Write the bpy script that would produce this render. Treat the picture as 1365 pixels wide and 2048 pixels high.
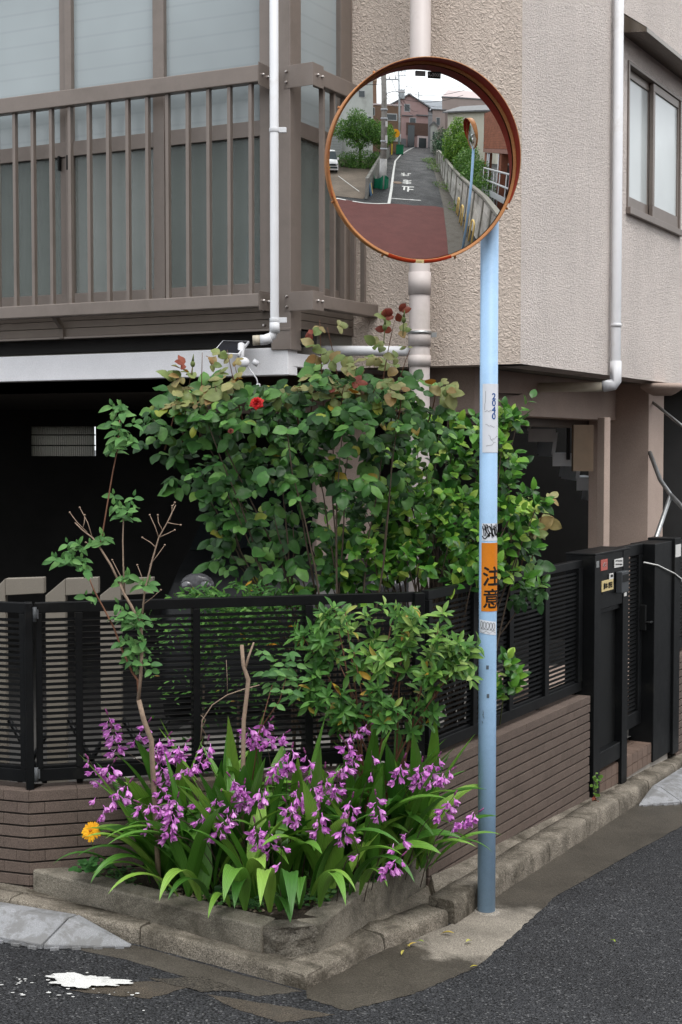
import bpy, bmesh, math, random
import numpy as np
from mathutils import Vector, Matrix

for o in list(bpy.data.objects): bpy.data.objects.remove(o)
SC = bpy.context.scene
COL = SC.collection
PI = math.pi
rad = math.radians

# ------------------------------------------------------------------ camera
FOC = 2844.0                       # focal length in photo pixels (50 mm on a 36 mm tall frame)
PITCH = math.atan(132 / FOC)
CAM = Vector((0, 0, 2.015))
cam = bpy.data.cameras.new('camera')
cam.sensor_fit = 'VERTICAL'; cam.sensor_height = 36; cam.sensor_width = 24
cam.lens = 36 * FOC / 2048
cam.clip_start = 0.05; cam.clip_end = 2000
co = bpy.data.objects.new('camera', cam); COL.objects.link(co)
co.location = CAM; co.rotation_euler = (PI / 2 - PITCH, 0, 0)
SC.camera = co
SC.render.resolution_x, SC.render.resolution_y = 682, 1024

# ------------------------------------------------------------------ sky, sun, exposure
W = bpy.data.worlds.new('World'); SC.world = W; W.use_nodes = True
SUN_EL, SUN_AZ = rad(62), rad(150)          # sun high behind the camera, hidden by cloud
nt = W.node_tree; nt.nodes.clear()
sky = nt.nodes.new('ShaderNodeTexSky'); sky.sky_type = 'NISHITA'; sky.sun_disc = False
sky.sun_elevation = SUN_EL; sky.sun_rotation = SUN_AZ
sky.air_density = 1.0; sky.dust_density = 6.0; sky.ozone_density = 1.0
hs = nt.nodes.new('ShaderNodeHueSaturation'); hs.inputs['Saturation'].default_value = 0.22
nt.links.new(sky.outputs[0], hs.inputs['Color'])
mxw = nt.nodes.new('ShaderNodeMix'); mxw.data_type = 'RGBA'; mxw.inputs[0].default_value = 0.55
nt.links.new(hs.outputs[0], mxw.inputs[6]); mxw.inputs[7].default_value = (12., 12.4, 12.9, 1)   # cloud deck
bg = nt.nodes.new('ShaderNodeBackground'); bg.inputs[1].default_value = 0.12
nt.links.new(mxw.outputs[2], bg.inputs[0])
wo = nt.nodes.new('ShaderNodeOutputWorld'); nt.links.new(bg.outputs[0], wo.inputs[0])

sl = bpy.data.lights.new('sun', 'SUN'); sl.energy = 1.0; sl.angle = rad(25); sl.color = (1, .97, .93)
so = bpy.data.objects.new('sun', sl); COL.objects.link(so)
sd = Vector((math.sin(SUN_AZ) * math.cos(SUN_EL), math.cos(SUN_AZ) * math.cos(SUN_EL), math.sin(SUN_EL)))
so.rotation_euler = (-sd).to_track_quat('-Z', 'Y').to_euler(); so.location = (0, 0, 30)

SC.view_settings.view_transform = 'Standard'; SC.view_settings.look = 'None'
SC.view_settings.exposure = 0.62; SC.view_settings.gamma = 1
SC.view_settings.use_curve_mapping = False
SC.render.engine = 'CYCLES'
SC.cycles.use_denoising = True
SC.cycles.max_bounces = 8; SC.cycles.transparent_max_bounces = 12
SC.cycles.diffuse_bounces = 4; SC.cycles.glossy_bounces = 4; SC.cycles.transmission_bounces = 4
SC.cycles.caustics_reflective = False; SC.cycles.caustics_refractive = False
SC.cycles.sample_clamp_indirect = 6

# ------------------------------------------------------------------ plan geometry
def V(px, py, Y):
    """point seen at photo pixel (px,py) at distance Y from the camera plane"""
    dx = (px - 682.5) / FOC; dy = (1024 - py) / FOC
    d = Vector((dx, math.cos(PITCH) + dy * math.sin(PITCH), -math.sin(PITCH) + dy * math.cos(PITCH)))
    return CAM + d * (Y / d.y)
def zat(py, Y): return CAM.z + (892 - py) * Y / FOC
D2 = Vector((.497, .868, 0))                 # along the right-hand side walls, away from the street corner
D1 = Vector((-.902, .432, 0))                # along the front of the building, to the left
N2 = Vector((.868, -.497, 0)); N1 = Vector((-.432, -.902, 0))   # outward normals
def tpx(P, d, px):
    """distance along P + t d at which photo column px is met"""
    k = (px - 682.5) / FOC
    return (k * P.y - P.x) / (d.x - k * d.y)
MIR = Vector((.337, 5.85, 3.168))
def sstep(a, b, x):
    t = min(1, max(0, (x - a) / (b - a))); return t * t * (3 - 2 * t)
_RD = [0, 13, 16, 20, 25, 32, 40, 55, 75, 110, 1500]; _RZ = [0, 0, .1, .55, 1.15, 1.75, 2.2, 2.95, 3.7, 4.6, 5.5]
def G(x, y):
    """height of the road surface"""
    d = math.hypot(x - MIR.x, y - MIR.y)
    pl = -.0651 * (x - .627) - .0152 * (y - 6.14)
    w = 1 - sstep(5, 11, d)
    back = 1 - sstep(9, 14, y)
    return pl * w + float(np.interp(d, _RD, _RZ)) * (1 - sstep(-2, 4, y)) - .1 * (1 - w) * sstep(6, 9, y)

# ------------------------------------------------------------------ materials
_M = {}
def _nodes(name):
    m = bpy.data.materials.new(name); m.use_nodes = True
    t = m.node_tree; t.nodes.clear()
    out = t.nodes.new('ShaderNodeOutputMaterial')
    b = t.nodes.new('ShaderNodeBsdfPrincipled'); t.links.new(b.outputs[0], out.inputs[0])
    return m, t, b, out
def _noise(t, scale, detail=4, rough=.6, vec=None, dist=0):
    n = t.nodes.new('ShaderNodeTexNoise'); n.inputs['Scale'].default_value = scale
    n.inputs['Detail'].default_value = detail; n.inputs['Roughness'].default_value = rough
    n.inputs['Distortion'].default_value = dist
    if vec is not None: t.links.new(vec, n.inputs['Vector'])
    return n.outputs['Fac']
def _ramp(t, fac, stops):
    r = t.nodes.new('ShaderNodeValToRGB'); t.links.new(fac, r.inputs[0])
    e = r.color_ramp.elements
    while len(e) > 1: e.remove(e[-1])
    e[0].position = stops[0][0]; e[0].color = (*stops[0][1], 1)
    for p, c in stops[1:]:
        q = e.new(p); q.color = (*c, 1)
    return r.outputs[0]
def _math(t, op, a, b):
    n = t.nodes.new('ShaderNodeMath'); n.operation = op
    for i, v in enumerate((a, b)):
        if isinstance(v, (int, float)): n.inputs[i].default_value = v
        else: t.links.new(v, n.inputs[i])
    return n.outputs[0]
def _mixc(t, f, a, b, mode='MIX'):
    n = t.nodes.new('ShaderNodeMix'); n.data_type = 'RGBA'; n.blend_type = mode
    for i, v in ((0, f), (6, a), (7, b)):
        if isinstance(v, (int, float)): n.inputs[i].default_value = v
        elif isinstance(v, tuple): n.inputs[i].default_value = (*v, 1) if len(v) == 3 else v
        else: t.links.new(v, n.inputs[i])
    return n.outputs[2]
def _bump(t, b, h, strength, dist):
    n = t.nodes.new('ShaderNodeBump'); n.inputs['Strength'].default_value = strength; n.inputs['Distance'].default_value = dist
    t.links.new(h, n.inputs['Height']); t.links.new(n.outputs[0], b.inputs['Normal'])
def sc(c, k): return tuple(min(1, v * k) for v in c)
def mat(name, col, rough=.6, var=.15, vs=6., grain=0, gs=200., bump=0, bs=60., bd=.004, spec=.25, metal=0, rvar=0, stain=None, ss=1.2, smin=.52, smax=.75, obj_rand=0, coat=0):
    """base colour with broad mottling, fine grain, stains and fine relief"""
    if name in _M: return _M[name]
    m, t, b, out = _nodes(name)
    pos = t.nodes.new('ShaderNodeNewGeometry').outputs['Position']
    c = _ramp(t, _noise(t, vs, 5, .62, pos), [(.3, sc(col, 1 - var)), (.7, sc(col, 1 + var))])
    if grain:
        g = _noise(t, gs, 2, .7, pos)
        c = _mixc(t, 1.0, c, _ramp(t, g, [(.34, (1 - grain,) * 3), (.66, (1 + grain * .8,) * 3)]), 'MULTIPLY')
    if stain is not None:
        f = _ramp(t, _noise(t, ss, 6, .7, pos, .3), [(smin, (0, 0, 0)), (smax, (1, 1, 1))])
        c = _mixc(t, f, c, stain)
    if obj_rand:
        oi = t.nodes.new('ShaderNodeObjectInfo').outputs['Random']
        c = _mixc(t, 1.0, c, _ramp(t, oi, [(0, (1 - obj_rand,) * 3), (1, (1 + obj_rand,) * 3)]), 'MULTIPLY')
    t.links.new(c, b.inputs['Base Color'])
    b.inputs['Roughness'].default_value = rough; b.inputs['Metallic'].default_value = metal
    b.inputs['Specular IOR Level'].default_value = spec
    if coat: b.inputs['Coat Weight'].default_value = coat; b.inputs['Coat Roughness'].default_value = .15
    if rvar:
        rr = _ramp(t, _noise(t, 3, 4, .6, pos), [(.35, (max(.05, rough - rvar),) * 3), (.65, (min(1, rough + rvar),) * 3)])
        t.links.new(rr, b.inputs['Roughness'])
    if bump: _bump(t, b, _noise(t, bs, 4, .6, pos), bump, bd)
    _M[name] = m; return m

def stucco(name, col, scale, strength, dist, speck, n2w=.55, streak=.5):
    if name in _M: return _M[name]
    m, t, b, out = _nodes(name)
    pos = t.nodes.new('ShaderNodeNewGeometry').outputs['Position']
    n1 = _noise(t, scale, 3, .55, pos, .6)
    ridge = _math(t, 'ABSOLUTE', _math(t, 'SUBTRACT', n1, .5), 0)
    n2 = _noise(t, scale * 2.6, 3, .6, pos)
    h = _math(t, 'ADD', _math(t, 'MULTIPLY', ridge, 2.2), _math(t, 'MULTIPLY', n2, n2w))
    c = _ramp(t, _noise(t, 1.1, 5, .6, pos), [(.3, sc(col, .9)), (.7, sc(col, 1.07))])
    pit = _ramp(t, n2, [(.33, (1 - speck,) * 3), (.47, (1, 1, 1))])
    c = _mixc(t, 1.0, c, pit, 'MULTIPLY')
    mp = t.nodes.new('ShaderNodeMapping'); mp.inputs['Scale'].default_value = (5, 5, .25); t.links.new(pos, mp.inputs[0])
    st = _ramp(t, _noise(t, 1, 5, .65, mp.outputs[0]), [(.47, (0, 0, 0)), (.78, (streak,) * 3)])
    c = _mixc(t, st, c, sc(col, .6))
    t.links.new(c, b.inputs['Base Color']); b.inputs['Roughness'].default_value = .85; b.inputs['Specular IOR Level'].default_value = .25
    _bump(t, b, h, strength, dist)
    _M[name] = m; return m

def leafmat(name, stops, back=None, rough=.4, trans=.25, veins=0, spec=.22, vs=30):
    """foliage: colour differs from leaf to leaf, a little light passes through"""
    if name in _M: return _M[name]
    m, t, b, out = _nodes(name)
    geo = t.nodes.new('ShaderNodeNewGeometry')
    oi = t.nodes.new('ShaderNodeObjectInfo').outputs['Random']
    r = _math(t, 'FRACT', _math(t, 'ADD', oi, geo.outputs['Random Per Island']), 0)
    c = _ramp(t, r, stops)
    c = _mixc(t, 1.0, c, _ramp(t, _noise(t, vs, 3, .6, geo.outputs['Position']), [(.3, (.82,) * 3), (.7, (1.15,) * 3)]), 'MULTIPLY')
    if veins:
        uv = t.nodes.new('ShaderNodeAttribute'); uv.attribute_name = 'rib'
        c = _mixc(t, _math(t, 'MULTIPLY', uv.outputs['Fac'], veins), c, sc(stops[-1][1], 1.7))
    if back is not None: c = _mixc(t, geo.outputs['Backfacing'], c, back)
    t.links.new(c, b.inputs['Base Color']); b.inputs['Roughness'].default_value = rough
    b.inputs['Specular IOR Level'].default_value = spec
    tr = t.nodes.new('ShaderNodeBsdfTranslucent'); t.links.new(c, tr.inputs[0])
    mx = t.nodes.new('ShaderNodeMixShader'); mx.inputs[0].default_value = trans
    t.links.new(b.outputs[0], mx.inputs[1]); t.links.new(tr.outputs[0], mx.inputs[2]); t.links.new(mx.outputs[0], out.inputs[0])
    _M[name] = m; return m

def frosted(name, col, rough, clear, spec=.5, lines=0):
    if name in _M: return _M[name]
    m, t, b, out = _nodes(name)
    pos = t.nodes.new('ShaderNodeNewGeometry').outputs['Position']
    c = _ramp(t, _noise(t, .9, 3, .5, pos), [(.3, sc(col, .85)), (.7, sc(col, 1.15))])
    if lines:                      # reflection of siding opposite, painted as faint dark lines
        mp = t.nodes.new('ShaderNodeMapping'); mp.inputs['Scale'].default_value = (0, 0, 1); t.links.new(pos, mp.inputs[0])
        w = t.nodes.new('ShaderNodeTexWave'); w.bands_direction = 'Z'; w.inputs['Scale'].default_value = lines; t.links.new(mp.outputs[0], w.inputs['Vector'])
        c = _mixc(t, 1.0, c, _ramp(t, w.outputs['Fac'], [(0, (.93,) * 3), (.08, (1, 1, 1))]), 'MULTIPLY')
    t.links.new(c, b.inputs['Base Color']); b.inputs['Roughness'].default_value = rough; b.inputs['Specular IOR Level'].default_value = spec
    _bump(t, b, _noise(t, 160, 2, .6, pos), .12, .002)
    tp = t.nodes.new('ShaderNodeBsdfTransparent'); mx = t.nodes.new('ShaderNodeMixShader'); mx.inputs[0].default_value = clear
    t.links.new(b.outputs[0], mx.inputs[1]); t.links.new(tp.outputs[0], mx.inputs[2]); t.links.new(mx.outputs[0], out.inputs[0])
    _M[name] = m; return m

# ------------------------------------------------------------------ mesh helpers
class MB:
    """collects boxes, tubes, prisms and sheets in world space; build() links them as one mesh"""
    def __init__(s): s.v = []; s.f = []; s.smooth = []
    def add(s, vs, fs, smooth=False):
        o = len(s.v); s.v += [tuple(p) for p in vs]; s.f += [tuple(i + o for i in f) for f in fs]; s.smooth += [smooth] * len(fs)
        return s
    def hexa(s, p):            # 8 corners: bottom 4 ccw, top 4 ccw
        return s.add(p, [(3, 2, 1, 0), (4, 5, 6, 7), (0, 1, 5, 4), (1, 2, 6, 5), (2, 3, 7, 6), (3, 0, 4, 7)])
    def bar(s, P, d, n, t0, t1, o0, o1, z0, z1):
        """box along direction d from P, between offsets o0..o1 on normal n"""
        P = Vector((P[0], P[1], 0)); q = []
        for z in (z0, z1):
            for t, o in ((t0, o0), (t1, o0), (t1, o1), (t0, o1)):
                w = P + d * t + n * o; q.append((w.x, w.y, z))
        if (d.x * n.y - d.y * n.x) < 0: q = [q[i] for i in (3, 2, 1, 0, 7, 6, 5, 4)]
        return s.hexa(q)
    def box(s, c, sz, rz=0):
        x, y, z = (v / 2 for v in sz); ca, sa = math.cos(rz), math.sin(rz); q = []
        for k in (-z, z):
            for i, j in ((-x, -y), (x, -y), (x, y), (-x, y)): q.append((c[0] + i * ca - j * sa, c[1] + i * sa + j * ca, c[2] + k))
        return s.hexa(q)
    def tube(s, pts, r, n=8, cap=True, smooth=True):
        pts = [Vector(p) for p in pts]; rs = r if isinstance(r, (list, tuple)) else [r] * len(pts)
        vs = []; fs = []; up = None
        for i, p in enumerate(pts):
            a = (pts[min(i + 1, len(pts) - 1)] - pts[max(i - 1, 0)])
            a = a.normalized() if a.length > 1e-9 else Vector((0, 0, 1))
            if up is None: up = Vector((1, 0, 0)) if abs(a.x) < .8 else Vector((0, 1, 0))
            u = (up - a * up.dot(a)).normalized(); w = a.cross(u); up = u
            for k in range(n):
                q = 2 * PI * k / n; vs.append(p + (u * math.cos(q) + w * math.sin(q)) * rs[i])
        for i in range(len(pts) - 1):
            for k in range(n):
                fs.append((i * n + k, i * n + (k + 1) % n, (i + 1) * n + (k + 1) % n, (i + 1) * n + k))
        s.add(vs, fs, smooth)
        if cap:
            o = len(s.v) - len(vs); e = len(pts) - 1
            s.f.append(tuple(o + k for k in range(n - 1, -1, -1))); s.f.append(tuple(o + e * n + k for k in range(n))); s.smooth += [False] * 2
        return s
    def prism(s, poly, z0, z1):
        n = len(poly); a = sum(poly[i][0] * poly[(i + 1) % n][1] - poly[(i + 1) % n][0] * poly[i][1] for i in range(n))
        if a < 0: poly = poly[::-1]
        vs = [(p[0], p[1], z0 if not callable(z0) else z0(p)) for p in poly] + [(p[0], p[1], z1 if not callable(z1) else z1(p)) for p in poly]
        fs = [tuple(range(n - 1, -1, -1)), tuple(range(n, 2 * n))] + [(i, (i + 1) % n, n + (i + 1) % n, n + i) for i in range(n)]
        return s.add(vs, fs)
    def sheet(s, grid, smooth=False):
        r, c = len(grid), len(grid[0])
        return s.add([p for row in grid for p in row], [(i * c + j, i * c + j + 1, (i + 1) * c + j + 1, (i + 1) * c + j) for i in range(r - 1) for j in range(c - 1)], smooth)
    def ball(s, c, r, n=8, m=6, sq=(1, 1, 1)):
        g = []
        for i in range(m + 1):
            a = PI * i / m
            g.append([(c[0] + r * sq[0] * math.sin(a) * math.cos(2 * PI * j / n), c[1] + r * sq[1] * math.sin(a) * math.sin(2 * PI * j / n), c[2] - r * sq[2] * math.cos(a)) for j in range(n + 1)])
        return s.sheet(g, True)
    def mesh(s, name, mats, org=(0, 0, 0)):
        me = bpy.data.meshes.new(name); o = Vector(org)
        me.from_pydata([(p[0] - o.x, p[1] - o.y, p[2] - o.z) for p in s.v], [], s.f)
        me.polygons.foreach_set('use_smooth', s.smooth)
        for m in (mats if isinstance(mats, (list, tuple)) else [mats]): me.materials.append(m)
        me.update(); return me
    def build(s, name, m, parent=None, bevel=0, **tg):
        a = np.array(s.v); lo, hi = a.min(0), a.max(0)
        org = Vector(((lo[0] + hi[0]) / 2, (lo[1] + hi[1]) / 2, lo[2]))
        o = bpy.data.objects.new(name, s.mesh(name, m, org)); COL.objects.link(o)
        if parent is not None:
            o.parent = parent; o.location = org - wloc(parent)
        else: o.location = org
        if bevel:
            b = o.modifiers.new('bevel', 'BEVEL'); b.width = bevel; b.segments = 2; b.limit_method = 'ANGLE'
        if tg: tag(o, **tg)
        return o
def wloc(o):
    v = Vector(o.location)
    while o.parent: o = o.parent; v += Vector(o.location)
    return v
def tag(o, label=None, cat=None, group=None, kind=None):
    if label: o['label'] = label
    if cat: o['category'] = cat
    if group: o['group'] = group
    if kind: o['kind'] = kind
    return o
def thing(name, loc, label=None, cat=None, group=None):
    o = bpy.data.objects.new(name, None); COL.objects.link(o); o.location = loc; o.empty_display_size = .1
    return tag(o, label, cat, group)
def inst(name, me, parent, loc, rot=None, scale=None):
    o = bpy.data.objects.new(name, me); COL.objects.link(o)
    if parent is not None: o.parent = parent; o.location = Vector(loc) - wloc(parent)
    else: o.location = loc
    if rot is not None: o.rotation_euler = rot
    if scale is not None: o.scale = scale if isinstance(scale, (tuple, list)) else (scale,) * 3
    return o
def copy_tree(o, parent=None):
    c = o.copy(); COL.objects.link(c); c.parent = parent
    for ch in list(o.children): copy_tree(ch, c)
    return c
def struct(o): o['kind'] = 'structure'; return o

def text_mesh(body, size, bold=0, cuts=0, cutw=0):
    """flat lettering in the xz plane, centred, as vertex and face lists"""
    cu = bpy.data.curves.new('lettering', 'FONT'); cu.body = body; cu.size = size; cu.align_x = 'CENTER'; cu.align_y = 'CENTER'
    cu.resolution_u = 3; cu.space_line = .95
    ob = bpy.data.objects.new('lettering', cu); COL.objects.link(ob)
    bpy.context.view_layer.update()
    me = bpy.data.meshes.new_from_object(ob.evaluated_get(bpy.context.evaluated_depsgraph_get()))
    bpy.data.objects.remove(ob); bpy.data.curves.remove(cu)
    bm = bmesh.new(); bm.from_mesh(me); bpy.data.meshes.remove(me)
    xs = [v.co.x for v in bm.verts]; ys = [v.co.y for v in bm.verts]
    if xs:
        mx, my = (min(xs) + max(xs)) / 2, (min(ys) + max(ys)) / 2
        for v in bm.verts: v.co.x -= mx; v.co.y -= my
    if cuts:
        bmesh.ops.triangulate(bm, faces=bm.faces)
        for k in range(-cuts, cuts + 1):
            bmesh.ops.bisect_plane(bm, geom=bm.verts[:] + bm.edges[:] + bm.faces[:], plane_co=(k * cutw, 0, 0), plane_no=(1, 0, 0))
    vs = [(v.co.x, v.co.y) for v in bm.verts]; bm.verts.index_update(); fs = [tuple(v.index for v in f.verts) for f in bm.faces]
    bm.free()
    if bold:                       # heavier strokes: the outline laid down again all round
        v0, f0 = vs, fs; vs, fs = list(v0), list(f0)
        for k in range(8):
            a = PI * k / 4; o = len(vs); vs += [(x + bold * math.cos(a), y + bold * math.sin(a)) for x, y in v0]; fs += [tuple(i + o for i in f) for f in f0]
    return vs, fs
def put_text(body, size, org, xdir, ydir, m, parent, name='lettering', bold=0, off=.0015):
    vs, fs = text_mesh(body, size, bold); xd, yd = Vector(xdir).normalized(), Vector(ydir).normalized(); n = xd.cross(yd)
    b = MB(); b.add([Vector(org) + xd * x + yd * y + n * off for x, y in vs], fs)
    return b.build(name, m, parent)
# ================================================================== the ground
rnd = random.Random(7)
def asphalt(name, c, agg, scale, rough=.55, wet=.2):
    m, t, b, out = _nodes(name)
    pos = t.nodes.new('ShaderNodeNewGeometry').outputs['Position']
    vo = t.nodes.new('ShaderNodeTexVoronoi'); vo.inputs['Scale'].default_value = scale; t.links.new(pos, vo.inputs['Vector'])
    sep = t.nodes.new('ShaderNodeSeparateColor'); t.links.new(vo.outputs['Color'], sep.inputs[0])
    stone = _ramp(t, sep.outputs[0], [(0, sc(c, .8)), (.65, c), (.9, sc(c, 1.35)), (1, agg)])
    stone = _mixc(t, _ramp(t, _noise(t, 2.2, 6, .7, pos), [(.5, (0, 0, 0)), (.72, (.6, .6, .6))]), stone, sc(c, .55))
    gap = _ramp(t, vo.outputs['Distance'], [(.42, (1, 1, 1)), (.75, (.3, .3, .3))])
    cc = _mixc(t, 1.0, stone, gap, 'MULTIPLY')
    cc = _mixc(t, 1.0, cc, _ramp(t, _noise(t, .9, 5, .6, pos), [(.3, (.8,) * 3), (.7, (1.2,) * 3)]), 'MULTIPLY')
    t.links.new(cc, b.inputs['Base Color'])
    t.links.new(_ramp(t, _noise(t, .7, 4, .6, pos), [(.35, (rough - wet,) * 3), (.65, (rough + .1,) * 3)]), b.inputs['Roughness'])
    b.inputs['Specular IOR Level'].default_value = .13
    _bump(t, b, _math(t, 'SUBTRACT', 1.0, vo.outputs['Distance']), .9, .006)
    _M[name] = m; return m
M_ASPH = asphalt('coarse_asphalt', (.043, .044, .047), (.14, .14, .14), 120)
M_RED = mat('red_road_coating', (.095, .034, .031), .8, .12, 1.5, .35, 90, .4, 90, .004, spec=.15)
M_CONC = mat('worn_concrete', (.21, .185, .15), .85, .3, 6, .6, 200, 1, 70, .008, stain=(.055, .047, .035), ss=4.5, smin=.44, smax=.66, spec=.15)
M_CONCD = mat('damp_concrete', (.075, .066, .054), .65, .3, 3, .6, 220, .7, 120, .005, rvar=.12, stain=(.036, .032, .026), ss=3)
M_CONCL = mat('dry_concrete', (.27, .245, .21), .85, .2, 5, .6, 260, .8, 120, .005, stain=(.13, .115, .095), ss=3)
M_PATCH = mat('brown_asphalt_patch', (.068, .056, .042), .85, .3, 5, .7, 220, 1, 120, .006, stain=(.045, .04, .033), ss=5, smin=.45)
M_PATCH2 = mat('pebbly_patch', (.055, .048, .038), .85, .3, 5, .9, 150, 1, 110, .008, stain=(.035, .032, .028), ss=5)
M_WHITE = mat('road_paint', (.56, .56, .54), .85, .12, 8, .25, 300, .5, 150, .004, stain=(.3, .3, .29), ss=14, smin=.56, smax=.7)

def axis(fine0, fine1, step, far):
    a = list(np.arange(fine0, fine1, step)); v = step; x = fine1; b = []
    while x < far: b.append(x); v *= 1.35; x += v
    b.append(far); v = step; x = fine0 - step; c = []
    while x > -far: c.append(x); v *= 1.35; x -= v
    c.append(-far); return c[::-1] + a + b
gx_, gy_ = axis(-12, 50, 1.0, 700), axis(-80, 20, 1.0, 700)
b = MB(); b.sheet([[(x, y, G(x, y)) for x in gx_] for y in gy_], True)
struct(b.build('road', M_ASPH))

def ground_sheet(name, poly, m, dz, step=None):
    """flat sheet laid on the road, subdivided so that it follows the slope"""
    bm = bmesh.new(); bm.faces.new([bm.verts.new((p[0], p[1], 0)) for p in poly])
    if step:
        for ax in (0, 1):
            lo, hi = min(p[ax] for p in poly), max(p[ax] for p in poly); k = math.floor(lo / step) * step + step
            while k < hi:
                bmesh.ops.bisect_plane(bm, geom=bm.verts[:] + bm.edges[:] + bm.faces[:], plane_co=(k, k, 0), plane_no=(1 - ax, ax, 0)); k += step
    bmesh.ops.triangulate(bm, faces=bm.faces)
    bm.normal_update(); bm.verts.index_update()
    q = MB(); q.add([(v.co.x, v.co.y, G(v.co.x, v.co.y) + dz) for v in bm.verts], [tuple(v.index for v in (f.verts if f.normal.z > 0 else reversed(f.verts))) for f in bm.faces]); bm.free()
    return q.build(name, m)
def wob(pts, amp, n=6, seed=1, close=True):
    """break straight outlines into slightly ragged ones"""
    r = random.Random(seed); o = []
    L = len(pts)
    for i in range(L if close else L - 1):
        a, c = Vector(pts[i]), Vector(pts[(i + 1) % L])
        for k in range(n):
            p = a.lerp(c, k / n); o.append((p.x + r.uniform(-amp, amp), p.y + r.uniform(-amp, amp)))
    return o
KERB = [(-6.0, 7.1), (-1.32, 5.58), (-.772, 5.372), (-.125, 5.01), (.172, 5.494), (.45, 5.845), (.475, 5.86), (1.588, 8.014), (3.3, 11.3)]
def gutter_mat():
    m, t, b, out = _nodes('gutter_concrete'); pos = t.nodes.new('ShaderNodeNewGeometry').outputs['Position']
    mp = t.nodes.new('ShaderNodeMapping'); mp.inputs['Location'].default_value = (-.60, -5.80, 0); t.links.new(pos, mp.inputs[0])
    ln = t.nodes.new('ShaderNodeVectorMath'); ln.operation = 'LENGTH'; t.links.new(mp.outputs[0], ln.inputs[0])
    d = _math(t, 'ADD', ln.outputs['Value'], _math(t, 'MULTIPLY', _math(t, 'SUBTRACT', _noise(t, 5, 5, .65, pos), .5), .55))
    dry = _ramp(t, d, [(.34, (1, 1, 1)), (.44, (0, 0, 0))])          # dried-out patch round the pole foot
    c = _mixc(t, dry, (.062, .054, .043), (.23, .205, .17))
    c = _mixc(t, 1.0, c, _ramp(t, _noise(t, 200, 2, .7, pos), [(.33, (.5,) * 3), (.67, (1.45,) * 3)]), 'MULTIPLY')
    c = _mixc(t, 1.0, c, _ramp(t, _noise(t, 3.5, 5, .65, pos), [(.3, (.7,) * 3), (.7, (1.25,) * 3)]), 'MULTIPLY')
    t.links.new(c, b.inputs['Base Color']); b.inputs['Specular IOR Level'].default_value = .2
    t.links.new(_mixc(t, dry, (.5, .5, .5), (.9, .9, .9)), b.inputs['Roughness']); _bump(t, b, _noise(t, 110, 4, .6, pos), .8, .005); return m
M_GUT = gutter_mat()
struct(ground_sheet('gutter', wob([(-.125, 5.01), (.172, 5.494), (.45, 5.845), (1.588, 8.014), (3.3, 11.3)], .0, 4, 3, False) + [(3.3, 11.3)] + wob([(3.75, 11.15), (1.99, 8.0), (.985, 6.384), (.75, 5.86), (.52, 5.36), (.26, 5.04), (.02, 4.84), (-.12, 4.93)], .005, 16, 3, False) + [(-.12, 4.93)], M_GUT, .002))
struct(ground_sheet('asphalt_patch', wob([(-.95, 4.86), (-.70, 5.0), (-.52, 4.99), (-.66, 4.84)], .007, 9, 6), M_PATCH, .0015))
struct(ground_sheet('asphalt_patch', wob([(-.47, 4.915), (-.14, 4.83), (-.02, 4.80), (-.20, 4.70), (-.36, 4.79)], .005, 9, 7), M_PATCH, .0015))
struct(ground_sheet('asphalt_patch', wob([(-.69, 5.02), (-.50, 5.07), (-.33, 4.96), (-.49, 4.93)], .008, 9, 8), M_PATCH2, .003))
struct(ground_sheet('gutter', wob([(-1.32, 5.56), (-.772, 5.352), (-.14, 5.0), (-.30, 4.92), (-.80, 5.20), (-1.40, 5.44)], .005, 9, 9), M_CONCD, .001))
# spilled white road paint
r9 = random.Random(12); blob = []
for k in range(120):
    a = 2 * PI * k / 120; w = 1 + .2 * math.sin(3 * a + 1) + .1 * math.sin(7 * a) + .09 * math.sin(13 * a + 2) + r9.uniform(-.05, .05)
    blob.append((-.905 + .135 * w * math.cos(a), 4.945 + .06 * w * math.sin(a)))
struct(ground_sheet('road_marking', blob, M_WHITE, .010))
q = MB()
for k in range(46):
    x, y, s = -.98 + r9.gauss(0, .16), 4.88 + r9.gauss(0, .07), r9.uniform(.002, .009)
    q.add([(x + s * math.cos(a) * r9.uniform(.6, 1.5), y + s * .7 * math.sin(a), G(x, y) + .005) for a in (0, 1.2, 2.4, 3.7, 5)], [(0, 1, 2, 3, 4)])
struct(q.build('road_marking', M_WHITE))

# kerb: bedding behind, stones in front
KH = [.08, .08, .07, .055, .06, .065, .1, .1, .1]
def kz(p, h): return G(p[0], p[1]) + h
b = MB()
WALL_A, WALL_B = Vector((-1.275, 5.745, 0)), Vector((.386, 6.19, 0))
DAB = (WALL_B - WALL_A).normalized(); NAB = Vector((DAB.y, -DAB.x, 0))
DAL = Vector((-.947, .321, 0)); NAL = Vector((-.321, -.947, 0))
TC = tpx(WALL_B, D2, 1185); WALL_C = WALL_B + D2 * TC
inner = [(-6.0, 7.45), (-1.275, 5.80), (-1.2, 5.80), (-.2, 5.45), (.05, 5.6), (.386, 6.22), (.40, 6.24), (1.47, 8.1), (3.2, 11.5)]
def off_in(i, w):
    p = Vector(KERB[i]); a = Vector(KERB[max(0, i - 1)]); c = Vector(KERB[min(len(KERB) - 1, i + 1)]); d = (c - a).normalized()
    return p + Vector((-d.y, d.x)) * w
g0, g1 = [], []
for i in range(len(KERB) - 1):
    for k in range(8):
        f = k / 8; p = off_in(i, .07).lerp(off_in(i + 1, .07), f); qn = Vector(inner[i]).lerp(Vector(inner[i + 1]), f); h = KH[i] + (KH[i + 1] - KH[i]) * f
        g0.append((p.x, p.y, kz(p, h) - .012 + rnd.uniform(-.004, .004))); g1.append((qn.x, qn.y, kz(qn, h) - .002 + rnd.uniform(-.003, .003)))
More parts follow.
